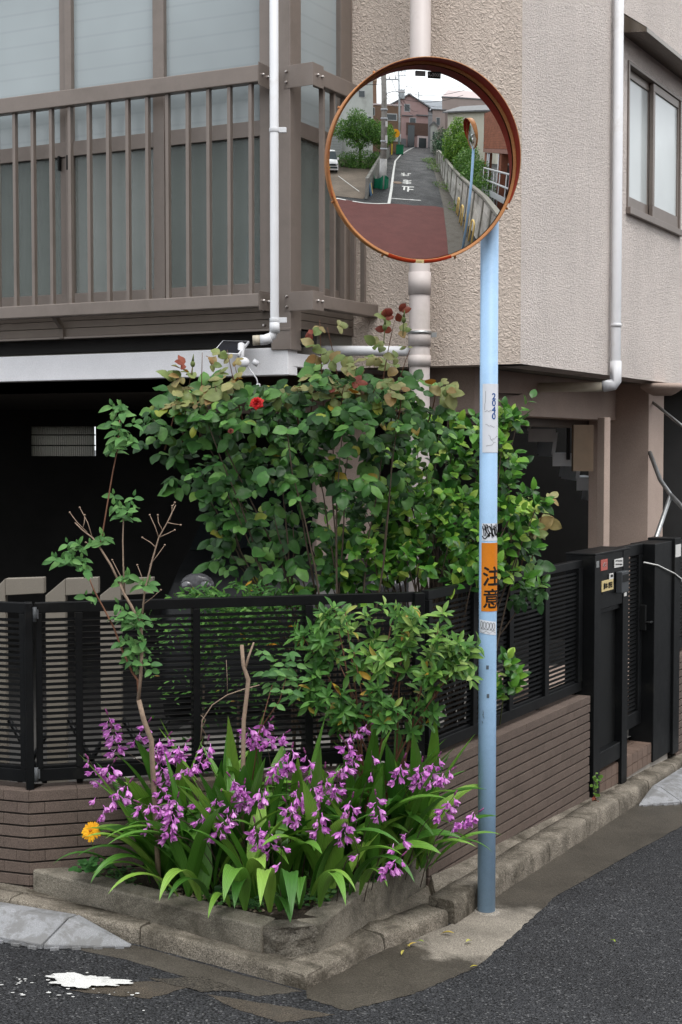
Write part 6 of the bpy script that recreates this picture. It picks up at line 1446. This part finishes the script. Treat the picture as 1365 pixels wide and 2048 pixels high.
q = MB(); q.box((16.3, -33.6, z2_ + .65), (1.1, .8, 1.3), .4); q.box((16.3, -33.6, z2_ + 1.33), (1.2, .9, .06), .4); tag(q.build('waste_bin', mat('green_plastic', (.01, .16, .07), .5)), 'green waste bin at the foot of the steel utility pole', 'bin')
q = MB(); q.box((14.7, -32.7, z2_ + .9), (.16, .12, 2.6), .3); tag(q.build('marker_post', mat('yellow_marker', (.7, .5, .03), .5)), 'thin yellow marker post beside the green bin', 'post')
u3, z3_ = upole(35, -65.8, 14.5, .2, M_UPS, 'distant steel utility pole at the top of the lane')
u4, z4_ = upole(44, -68, 13, .2, M_UPS, 'farthest utility pole beyond the bend of the lane')
q = MB()
def wire(a, c, sag, r=.018): q.tube([Vector(a).lerp(Vector(c), k / 12) - Vector((0, 0, sag * math.sin(PI * k / 12))) for k in range(13)], r, 4)
for dz, dx in ((10.1, .9), (9.4, .3), (10.1, -.3), (7.3, .6), (6.6, .0), (6.2, .1)): wire((6.42 + dx, -12.3, z1_ + dz), (16.4 + dx, -34.2, z2_ + dz + 1.2), .7, .022)
for dz, dx in ((12.0, .9), (11.4, .3), (8.5, 0), (7.6, .2)): wire((16.4 + dx, -34.2, z2_ + dz), (35 + dx, -65.8, z3_ + dz + 1), 1.1, .035)
for dz in (12.0, 9.4): wire((35, -65.8, z3_ + dz), (44, -68, z4_ + dz - .5), .6, .05)
for k in range(3): wire((6.42, -12.3, z1_ + 7 + k * .4), (-8, -17, 8 + k * .5), .6, .02); wire((16.4, -34.2, z2_ + 8 + k), (24 + k, -28, 11 + k), .8, .03)
tag(q.build('overhead_wires', M_WIRE), 'overhead cables strung between the utility poles', 'wires')
# ------------------------------------------------ driveway side
M_BLK2 = mat('concrete_block', (.24, .235, .215), .85, .15, 3, .3, 120, stain=(.1, .1, .08), ss=1.5, obj_rand=.1)
bw = thing('block_wall', (4.6, -9.9, .15), 'low concrete block wall between the driveway and the utility pole', 'wall')
ps = along([(4.6, -9.95), (6.3, -14.0), (8.9, -20.0), (13.3, -30.0)], .42)
blkm = MB(); blkm.box((0, 0, 0), (.39, .15, .19)); BLK = blkm.mesh('block', M_BLK2); cnt = 0
for i in range(len(ps) - 1):
    p, n_ = ps[i], ps[i + 1]; a2 = math.atan2((n_ - p).y, (n_ - p).x); c_ = (p + n_) / 2
    for k in range(6):
        o = inst('block', BLK, bw, (c_.x, c_.y, G(c_.x, c_.y) + .1 + .198 * k), (0, 0, a2), ((n_ - p).length / .40, 1, 1)); cnt += 1
    if i % 1 == 0: MB().box((c_.x, c_.y, G(c_.x, c_.y) + 1.22), ((n_ - p).length - .004, .19, .06), a2).build('coping', M_BLK2, bw)
q = MB(); 
for s, m_ in ((0, None),): q.hexa([(5.12, -10.62, .2), (5.42, -11.25, .25), (5.36, -11.28, .25), (5.06, -10.65, .2), (4.99, -10.68, .95), (5.29, -11.31, 1.0), (5.23, -11.34, 1.0), (4.93, -10.71, .95)])
sb = q.build('leaning_board', mat('blue_board', (.10, .2, .33), .5)); tag(sb, 'blue and yellow board leaning on the end of the block wall', 'board')
q = MB(); q.hexa([(5.32, -11.02, .3), (5.44, -11.27, .3), (5.435, -11.275, .3), (5.315, -11.025, .3), (5.2, -11.09, .98), (5.31, -11.33, .98), (5.3, -11.34, .98), (5.19, -11.1, .98)]); q.build('yellow_face', M_YEL, sb)
q = MB(); g = []
for k in range(30):
    a = PI * 1.5 * k / 29 - 1.2; g.append([(6.42 + (.32 + .06 * math.sin(5 * a)) * math.cos(a) * 1.5, -12.8 + (.5 + .05 * math.sin(7 * a)) * math.sin(a) * 1.6, G(6.4, -12.8) + z - .15 * math.sin(3 * a) * (z > .3)) for z in (-.05, .25, .5, .75)])
q.sheet(g, True); tag(q.build('garbage_net', mat('green_net', (.01, .17, .09), .6, .3, 25)), 'green refuse net bundled behind the concrete utility pole', 'net')
strip('road_marking', [(4.0, -16.3), (4.6, -11.66)], .05, M_WHITE, .03)
# white kei van facing the crossing
M_WCAR = mat('white_car_paint', (.72, .72, .72), .25, .03, coat=.5); M_CG = mat('car_glass', (.03, .04, .045), .05, .1)
van = thing('delivery_van', (3.4, -18.6, 1.05), 'small white van with yellow number plate parked on the driveway', 'van')
fx, fy, gz = 3.42, -17.2, 1.0
vp = [(0, .32), (.02, .75), (.10, .98), (.30, 1.08), (.85, 1.72), (1.1, 1.84), (3.1, 1.86), (3.25, 1.7), (3.3, .35)]; rows = []
for o, z in vp:
    hw = .735 if z < 1.15 else .66; rows.append([(fx + s * hw * k, fy - o - (1 - k) * 0 , gz + zz_) for s, k, zz_ in ((-1, 1, .28), (-1, 1, z * .75), (-1, .93, z), (0, 1, z + .03), (1, .93, z), (1, 1, z * .75), (1, 1, .28))])
    rows[-1][3] = (fx, fy - o + (.06 if o < .2 else 0), gz + z + .03)
loft(rows, M_WCAR, 'body', van); q = MB(); q.add(rows[0], [tuple(range(7))]); q.build('front_bumper', M_WCAR, van)
q = MB(); A_, B_ = rows[3], rows[4]; up_ = Vector((0, .012, .012))
q.add([Vector(A_[2]) + up_, Vector(A_[3]) + up_, Vector(A_[4]) + up_, Vector(B_[4]) + up_, Vector(B_[3]) + up_, Vector(B_[2]) + up_], [(0, 1, 4, 5), (1, 2, 3, 4)]); q.build('windscreen', M_CG, van)
q = MB(); q.box((fx, fy + .075, gz + .68), (1.0, .03, .16)); q.build('grille', M_CG, van)
q = MB(); q.box((fx, fy + .07, gz + .45), (1.3, .03, .14)); q.build('lower_intake', M_CG, van)
for s in (-1, 1):
    q = MB(); q.ball((fx + s * .56, fy + .03, gz + .72), .13, 12, 8, (1, .5, .9)); q.build('headlight', mat('headlight', (.5, .5, .52), .1, metal=.5), van)
    q = MB(); q.box((fx + s * .82, fy - .75, gz + 1.15), (.14, .06, .2)); q.build('door_mirror', M_WCAR, van)
    for oy in (.55, 2.75):
        q = MB(); q.tube([(fx + s * .62, fy - oy, gz + .29), (fx + s * .745, fy - oy, gz + .29)], .29, 20); wh = q.build('wheel', mat('tyre', (.015,) * 3, .8), van); MB().tube([(fx + s * .70, fy - oy, gz + .29), (fx + s * .75, fy - oy, gz + .29)], .17, 16).build('rim', M_STEEL, wh)
q = MB(); q.box((fx - .1, fy + .09, gz + .46), (.34, .015, .17)); q.build('number_plate', mat('kei_plate', (.8, .5, .02), .5, .02), van)
# shed with grey siding
sh = thing('storage_shed', (5.2, -25.4, 1.7), 'grey shed with horizontal siding behind the white van', 'shed'); M_SID = mat('grey_siding', (.30, .31, .30), .6, .06)
MB().box((4.2, -26.4, 3.3), (3.5, 1.6, 3.6), .1).build('body', mat('shed_core', (.12, .12, .12), .8), sh)
for k in range(12): MB().box((4.2 + .085, -26.4 + .82, 1.75 + .29 * k), (3.46, .05, .272), .1).build('siding_board', M_SID, sh)
MB().box((4.2, -26.4, 5.15), (3.7, 1.9, .1), .1).build('roof', M_PREP, sh)
# ------------------------------------------------ houses
M_WIN = mat('dark_window', (.035, .045, .05), .1, .2, spec=.6); M_WFR = mat('window_trim', (.5, .5, .5), .5)
def house(name, P, Q, depth, z0, z1, m, label, roof=None, roofm=None, wins=(), trims=()):
    """facade from P to Q (plan), body behind it; wins: (u0,u1,z0,z1)"""
    P, Q = Vector((*P, 0)), Vector((*Q, 0)); d = (Q - P); L = d.length; d = d / L; n = Vector((d.y, -d.x, 0))
    if n.dot(Vector((MIR.x, MIR.y, 0)) - P) < 0: n = -n
    h = thing(name, P + d * (L / 2) + Vector((0, 0, z0)), label, 'house'); MB().bar(P, d, n, 0, L, -depth, 0, z0 - 2, z1).build('wall', m, h)
    for (u0, u1, a, c) in wins:
        w = MB().bar(P, d, n, u0 * L, u1 * L, .0, .05, a, c).build('window', M_WFR, h); mg_ = (u1 - u0) * L * .08
        MB().bar(P, d, n, u0 * L + mg_, u1 * L - mg_, .05, .07, a + mg_, c - mg_).build('pane', M_WIN, w)
    for (u0, u1, a, c, mt, pr) in trims: MB().bar(P, d, n, u0 * L, u1 * L, .0, pr, a, c).build('facade_panel', mt, h)
    if roof:
        ov, rise, kind = roof; q = MB(); W_ = lambda t, o, z: tuple(P + d * t + n * o + Vector((0, 0, z)))
        if kind == 'ridge':      # ridge along the facade
            q.add([W_(-ov, ov, z1), W_(L + ov, ov, z1), W_(L + ov, -depth / 2, z1 + rise), W_(-ov, -depth / 2, z1 + rise), W_(L + ov, -depth - ov, z1), W_(-ov, -depth - ov, z1), W_(-ov, ov, z1 - .2), W_(L + ov, ov, z1 - .2)], [(0, 1, 2, 3), (3, 2, 4, 5), (6, 7, 1, 0), (0, 3, 5), (1, 4, 2)])
        elif kind == 'gable':
            q.add([W_(-ov, ov, z1), W_(L / 2, ov, z1 + rise), W_(L + ov, ov, z1), W_(-ov, -depth, z1), W_(L / 2, -depth, z1 + rise), W_(L + ov, -depth, z1)], [(0, 1, 4, 3), (1, 2, 5, 4)])
            gw_ = MB(); gw_.add([W_(0, 0, z1), W_(L, 0, z1), W_(L / 2, 0, z1 + rise - .25)], [(0, 1, 2)]); gw_.build('gable', m, h)
            q.add([W_(-ov, ov + .01, z1 - .35), W_(L / 2, ov + .01, z1 + rise - .35), W_(L / 2, ov + .01, z1 + rise), W_(-ov, ov + .01, z1), W_(L + ov, ov + .01, z1 - .35), W_(L + ov, ov + .01, z1)], [(0, 1, 2, 3), (1, 4, 5, 2)])
        elif kind == 'flat': q.bar(P, d, n, -ov, L + ov, -depth - ov, ov, z1, z1 + rise)
        q.build('roof', roofm, h)
    return h
MW = mat('white_render', (.50, .51, .48), .8, .08, 1, stain=(.36, .36, .33), ss=.6); MBR = mat('brown_tile_facade', (.20, .125, .085), .7, .12, 3, .3, 30); MPK = mat('pink_render', (.40, .27, .255), .8, .07, 1); MPKD = mat('brown_brick_base', (.12, .075, .06), .8, .2, 4)
MBG = mat('mauve_render', (.36, .29, .265), .8, .06, .5); MCR = mat('cream_render', (.62, .59, .49), .8, .05, 1); MGR = mat('grey_roof', (.16, .16, .165), .7, .15, 2); MGRL = mat('slate_roof', (.22, .24, .27), .6, .12, 1.5); MPL = mat('pale_parapet', (.60, .50, .49), .8, .05)
house('white_house', (-3, -28.6), (9.75, -25.9), 7, 1.5, 13.5, MW, 'tall white rendered house behind the tree by the driveway', (.1, .3, 'flat'), MPL, [(.87, .93, 8.7, 9.5), (.955, .985, 4.7, 6.6), (.89, .91, 5.4, 6.6)])
house('brown_house', (11.6, -38.4), (17.6, -36.4), 9, 2.4, 9.6, MBR, 'brown tiled house stepping back left of the lane', (.1, .25, 'flat'), MPL, [(.2, .34, 8.0, 9.2), (.62, .9, 7.3, 8.4)], [(.55, 1, 4.2, 5.4, M_WFR, .1)])
house('brown_house', (11.0, -41.5), (14.8, -40.4), 8, 2.4, 14.0, MBR, 'taller brown tiled house block with pale top behind', (.1, .5, 'flat'), mat('tan_top', (.38, .28, .2), .8), [(.4, .6, 9.2, 11.0)])
house('small_white_house', (17.8, -50.5), (20.6, -49.8), 5, 2.7, 7.4, MW, 'small white house with dark tiled roof beside the lane', (.5, 1.3, 'ridge'), MGR, [(.1, .35, 4.6, 6.6)], [(.0, 1, 2.4, 4.2, MPKD, .05)])
house('pink_house', (26.2, -64.6), (35.2, -60.7), 9, 3.6, 13.6, MPK, 'pink rendered house with dark gabled roof at the top of the lane', (.7, 3.2, 'gable'), MGR, [(.36, .52, 12.3, 14.2), (.5, .68, 8.9, 10.9), (.1, .2, 9.0, 10.5)], [(.42, 1.0, 6.6, 9.6, MPKD, .3), (.46, .64, 3.2, 9.0, M_WIN, .35), (.72, 1.0, 3.0, 6.5, MPL, .6), (.76, .96, 3.0, 6.0, M_WIN, .65), (.1, .42, 3.0, 5.6, MGR, .5), (.68, 1.02, 11.4, 11.7, MGR, .5), (.3, .6, 11.2, 11.4, MGR, .4)])
house('grey_roof_house', (36, -74), (45, -69), 8, 4, 14.5, mat('grey_render', (.3, .31, .32), .8), 'grey house with slate roof behind the pink house', (.5, 3.5, 'ridge'), MGRL, [(.3, .5, 9, 11)])
house('far_white_house', (44, -80), (52, -75.5), 8, 4.4, 17.5, mat('pale_blue_render', (.45, .48, .5), .8), 'far pale house with roof terrace at the end of the lane', (.3, .4, 'flat'), MPL, [(.2, .8, 15, 16.5), (.2, .8, 11, 13)])
house('garage_house', (40.3, -77.0), (42.6, -75.9), 5, 3.8, 7.2, MPL, 'white framed garage opening at the very end of the lane', (.2, .3, 'flat'), MPL, [], [(.14, .86, 3.4, 6.5, M_WIN, .05)])
house('dark_gable_house', (24.9, -40.0), (26.0, -39.4), 4, 2.4, 7.4, MW, 'narrow white house with steep dark gable right of the lane', (.25, .8, 'gable'), MGR, [(.3, .6, 5, 6.4)])
house('mauve_building', (30.85, -45.9), (41.6, -38.4), 10, 3, 13.7, MBG, 'large mauve apartment block with pale sloping top', (.15, .25, 'flat'), MGR, [], [])
q = MB(); P_, Q_ = Vector((30.85, -45.9)), Vector((41.6, -38.4)); d = (Q_ - P_).normalized(); n = Vector((d.y, -d.x)); n = -n if n.dot(Vector((MIR.x, MIR.y)) - P_) < 0 else n
w_ = lambda t, o, z: (P_.x + d.x * t + n.x * o, P_.y + d.y * t + n.y * o, z)
q.add([w_(0, 0, 13.96), w_(13.5, 0, 13.96), w_(13.5, -2.5, 15.8), w_(1.2, -2.5, 15.8)], [(0, 1, 2, 3)]); hb = [o for o in bpy.data.objects if o.name == 'mauve_building'][0]; q.build('mansard', MPL, hb)
q = MB(); q.tube([(38.3, -40.0, 13), (38.3, -40.0, 18.3)], .05, 6); q.box((38.3, -40, 18.2), (.9, .05, .05), .6); q.build('antenna', M_UPS, hb)
house('mauve_annex', (28.1, -45.2), (30.4, -43.9), 6, 3, 10.9, MBG, 'low mauve annex with overhang left of the apartment block', (.3, .2, 'flat'), MGR, [(.3, .6, 8, 9.5)])
house('cream_house', (24.0, -32.5), (26.8, -23.5), 8, 2.3, 9.0, MCR, 'cream rendered house with grey tiled roof above the bushes', (.6, 1.5, 'ridge'), MGR, [(.12, .2, 6.0, 7.2)])
# red tiled flats beyond the panel wall
MRT = mat('red_brown_tile', (.30, .12, .075), .65, .1, 3, .25, 40, obj_rand=.1); M_BAL = mat('white_steel', (.55, .56, .57), .45, .06)
fl_ = thing('red_tiled_flats', (9.8, -4, 0), 'red brown tiled flats with verandas right of the lane', 'apartment block')
P_ = Vector((8.1, .6, 0)); d = Vector((.36, -.933, 0)); n = Vector((-.933, -.36, 0)); LF = 8.2
MB().bar(P_, d, n, 0, LF, -6, -1.2, -.3, 9.5).build('wall', MRT, fl_)
MB().bar(P_, d, n, -.1, LF, -1.2, 0.0, 3.35, 3.55).build('veranda_slab', mat('slab_edge', (.3, .17, .14), .7), fl_)
tl_ = MB(); tl_.box((0, 0, 0), (.228, .012, .115)); TLM = tl_.mesh('tile', MRT); an = math.atan2(d.y, d.x)
MB().bar(P_, d, n, 0, LF, -.16, -.006, 3.56, 5.55).build('parapet', mat('red_mortar', (.09, .045, .035), .8), fl_)
for r_ in range(16):
    for k in range(35):
        t_ = .12 + .234 * k + (.117 if r_ % 2 else 0)
        if t_ > LF - .1 or (r_ * 35 + k) % 2 == 1 and False: continue
        if r_ * 35 + k >= 0 and t_ < LF - .1 and len([1 for _ in ()]) == 0:
            p = P_ + d * t_ + n * .0; 
            if k >= 16: inst('tile', TLM, fl_, (p.x, p.y, 3.62 + .122 * r_), (0, 0, an))
q = MB()
for r_ in range(16):
    for k in range(16): p = P_ + d * (.12 + .234 * k + (.117 if r_ % 2 else 0)); q.box((p.x, p.y, 3.62 + .122 * r_), (.228, .012, .115), an)
tag(q.build('tiles', MRT, fl_), kind='stuff')
MB().bar(P_, d, n, 0, LF, -1.2, 0.1, 7.6, 7.9).build('roof_slab', MPL, fl_)
for t_ in (.3, 2.6, 5.2, 7.8): MB().bar(P_, d, n, t_, t_ + .35, -.5, -.1, -.3, 3.34).build('pier', MRT, fl_)
for t_ in (4.3, 6.3):
    w = MB().bar(P_, d, n, t_, t_ + 1.2, -1.199, -1.15, .9, 2.9).build('window', M_WFR, fl_); MB().bar(P_, d, n, t_ + .1, t_ + 1.1, -1.15, -1.13, 1.0, 2.8).build('pane', M_WIN, w)
MB().bar(P_, d, n, 5.6, 6.2, -.7, -.3, 1.2, 1.9).build('air_conditioner', M_PIPE, fl_)
for t_ in (5.5, 7.1, 7.4): p = P_ + d * t_ + n * (-.05); MB().tube([(p.x, p.y, .2), (p.x, p.y, 3.3)], .04, 8).build('pipe', M_PIPE, fl_)
q = MB(); p0, p1 = P_ + d * 2.0 + n * .5, P_ + d * 6.3 + n * .5
for z in (2.0, 2.55): q.tube([(p0.x, p0.y, z), (p1.x, p1.y, z)], .045, 8)
for k in range(6): p = p0.lerp(p1, k / 5); q.tube([(p.x, p.y, .9), (p.x, p.y, 2.55)], .03, 6)
q.bar(P_ + n * .5, d, n, 2.0, 6.3, -.03, .03, 1.35, 1.6); q.build('steel_balustrade', M_BAL, fl_)
MB().bar(P_, d, n, 4.0, 6.5, .3, .33, 5.8, 6.6).build('upper_railing', M_BAL, fl_)
# ------------------------------------------------ street trees and bushes
def bush(name, label, cat, clusters, n, lm, trunk=None, sz=.11, seed=1):
    r = random.Random(seed); cx_, cy_, cz_ = clusters[0][:3]; gz_ = G(cx_, cy_); t = thing(name, (cx_, cy_, gz_), label, cat); g_ = [leaf_geo(sz, sz * .5, 3, .2, .2, .2, .45), leaf_geo(sz * .8, sz * .45, 3, .2, .2, .2, .45)]; lv = []
    tot = sum(c[3] * c[4] * c[5] for c in clusters)
    for c in clusters:
        for k in range(int(n * c[3] * c[4] * c[5] / tot)):
            v = rv(r); rr_ = (r.random() ** .35) * (1 + .28 * mnoise.noise(v * 2.3 + Vector((c[0], c[1], 0)))); p = Vector((c[0] + v.x * c[3] * rr_, c[1] + v.y * c[4] * rr_, c[2] + v.z * c[5] * rr_))
            if p.z < G(p.x, p.y) + .05: continue
            lv.append((r.randint(0, 1), orient(p, v + rv(r) * .8, UP * .6 + v * .7 + rv(r) * .5, r.uniform(.8, 1.4)), 0))
    place_leaves(t, lv, g_, [lm], 'leaf', 0, 'crown')
    for (pts, r0, r1) in (trunk or []): MB().tube(pts, [r0 + (r1 - r0) * k / (len(pts) - 1) for k in range(len(pts))], 8).build('trunk', M_STEM, t)
    return t
LM1 = leafmat('street_tree_leaf', [(0, (.035, .11, .02)), (.5, (.085, .20, .035)), (1, (.17, .31, .06))], trans=.3); LM2 = leafmat('bright_bush_leaf', [(0, (.05, .14, .015)), (.5, (.12, .26, .03)), (1, (.24, .38, .055))], trans=.3); LM3 = leafmat('dark_bush_leaf', [(0, (.015, .05, .02)), (.6, (.03, .09, .03)), (1, (.06, .14, .05))], trans=.2)
gt = G(6.7, -20.3)
bush('garden_tree', 'spreading green garden tree above the driveway', 'tree', [(6.7, -20.4, 4.9, 1.7, 1.4, 1.2), (5.3, -20.6, 4.7, 1.3, 1.1, .95), (8.0, -20.0, 4.6, 1.3, 1.2, 1.1), (6.5, -20.4, 6.0, .9, .9, .7), (9.0, -20.6, 4.1, 1.0, .9, 1.0), (6.6, -20.2, 3.6, 1.3, 1.0, .6)], 12000, LM1, [([(6.9, -20.4, gt - .1), (6.8, -20.4, 3.2), (6.4, -20.4, 4.4), (6.2, -20.4, 5.2)], .16, .05), ([(6.85, -20.4, 2.9), (7.5, -20.2, 4.2), (7.9, -20.0, 5)], .09, .03), ([(6.7, -20.4, 3.4), (5.8, -20.5, 4.4), (5.2, -20.6, 4.9)], .08, .03)], .15, 3)
bush('garden_bush', 'spreading low bush under the garden tree', 'bush', [(6.9, -19.8, 1.8, 1.7, .9, 1.2), (8.2, -19.4, 1.7, .9, .9, 1.1), (5.5, -20.6, 1.8, 1.1, .8, .9)], 7500, LM1, None, .13, 4)
bush('lane_bush', 'tall bright green bush leaning over the panel wall', 'bush', [(13.4, -13.4, 3.6, 1.4, 1.4, 2.0), (12.9, -11.6, 3.2, 1.0, 1.0, 1.6), (14.6, -15.5, 3.2, 1.0, 1.2, 1.4), (13.8, -13.9, 5.2, .8, .8, .8)], 11000, LM2, [([(13.5, -13.5, .8), (13.5, -13.5, 3.5)], .1, .05)], .16, 5)
bush('lane_bush', 'mid green bush hanging behind the panel wall near the second mirror', 'bush', [(11.2, -8.8, 2.3, .9, 1.3, 1.3), (10.3, -6.6, 1.9, .8, 1.2, 1.0), (9.5, -4.9, 1.5, .6, .9, .7)], 7000, LM1, [([(11, -8.5, .2), (11, -8.5, 2)], .08, .04)], .12, 6)
bush('lane_shrub', 'rounded dark clipped shrub farther up the lane', 'bush', [(18.2, -24.3, 4.0, 1.3, 1.3, 1.8), (17.0, -21.8, 3.4, 1.0, 1.2, 1.3)], 6000, LM3, [([(18.2, -24.2, 1.7), (18.2, -24.2, 3.5)], .1, .06)], .15, 7)
bush('verge_weeds', 'low weeds along the foot of the panel wall', 'weeds', [(11.0, -11.5, .75, .3, 2.2, .3), (9.0, -6.9, .3, .2, .5, .3), (13.8, -17.8, 1.55, .4, 2.0, .4), (16.0, -23, 1.9, .6, 2.5, .5)], 2600, LM2, None, .1, 8)
q = MB()
for a, c in (((9.6, -21.8), (13.4, -30.4)),):
    a, c = Vector(a), Vector(c); dd = (c - a).normalized(); nn = Vector((-dd.y, dd.x)) * .15
bush('lane_tree', 'small yellow green tree behind the concrete utility pole', 'tree', [(11.6, -27.6, 5.0, 1.3, 1.3, 1.2), (12.6, -29.0, 4.6, 1.2, 1.2, 1.0)], 4200, LM2, [([(11.8, -27.8, 1.6), (11.7, -27.7, 4.6)], .1, .05)], .18, 9)

# ------------------------------------------------ neighbours farther along the side street
def side_house(name, t0, t1, o0, o1, z1, m, label, cols, rows_):
    A_ = KB + D2 * t0 + N2 * o0; h = thing(name, A_, label, 'house'); L_ = t1 - t0
    MB().bar(A_, D2, N2, 0, L_, o1 - o0, 0, -1.5, z1).build('wall', m, h); MB().bar(A_, D2, N2, -.25, L_ + .25, o1 - o0 - .25, .25, z1, z1 + .25).build('roof', MGR, h)
    for c_ in range(cols):
        for r_ in range(rows_):
            t_ = L_ * (c_ + .5) / cols - .6; z_ = .9 + 2.7 * r_; w = MB().bar(A_, D2, N2, t_, t_ + 1.2, 0, .05, z_, z_ + 1.2).build('window', M_BRN, h); MB().bar(A_, D2, N2, t_ + .07, t_ + 1.13, .05, .06, z_ + .07, z_ + 1.13).build('pane', M_WIN, w)
side_house('neighbour_house', 6.3, 15, .1, -7, 6.3, MCR, 'cream two storey house farther along the side street', 3, 2)
side_house('neighbour_house', 16.5, 27, .3, -8, 8.6, MBG, 'mauve three storey house at the far end of the side street', 4, 3)
side_house('street_end_house', 34, 44, 14, -9, 7.5, MW, 'white house closing the view down the side street', 2, 2)
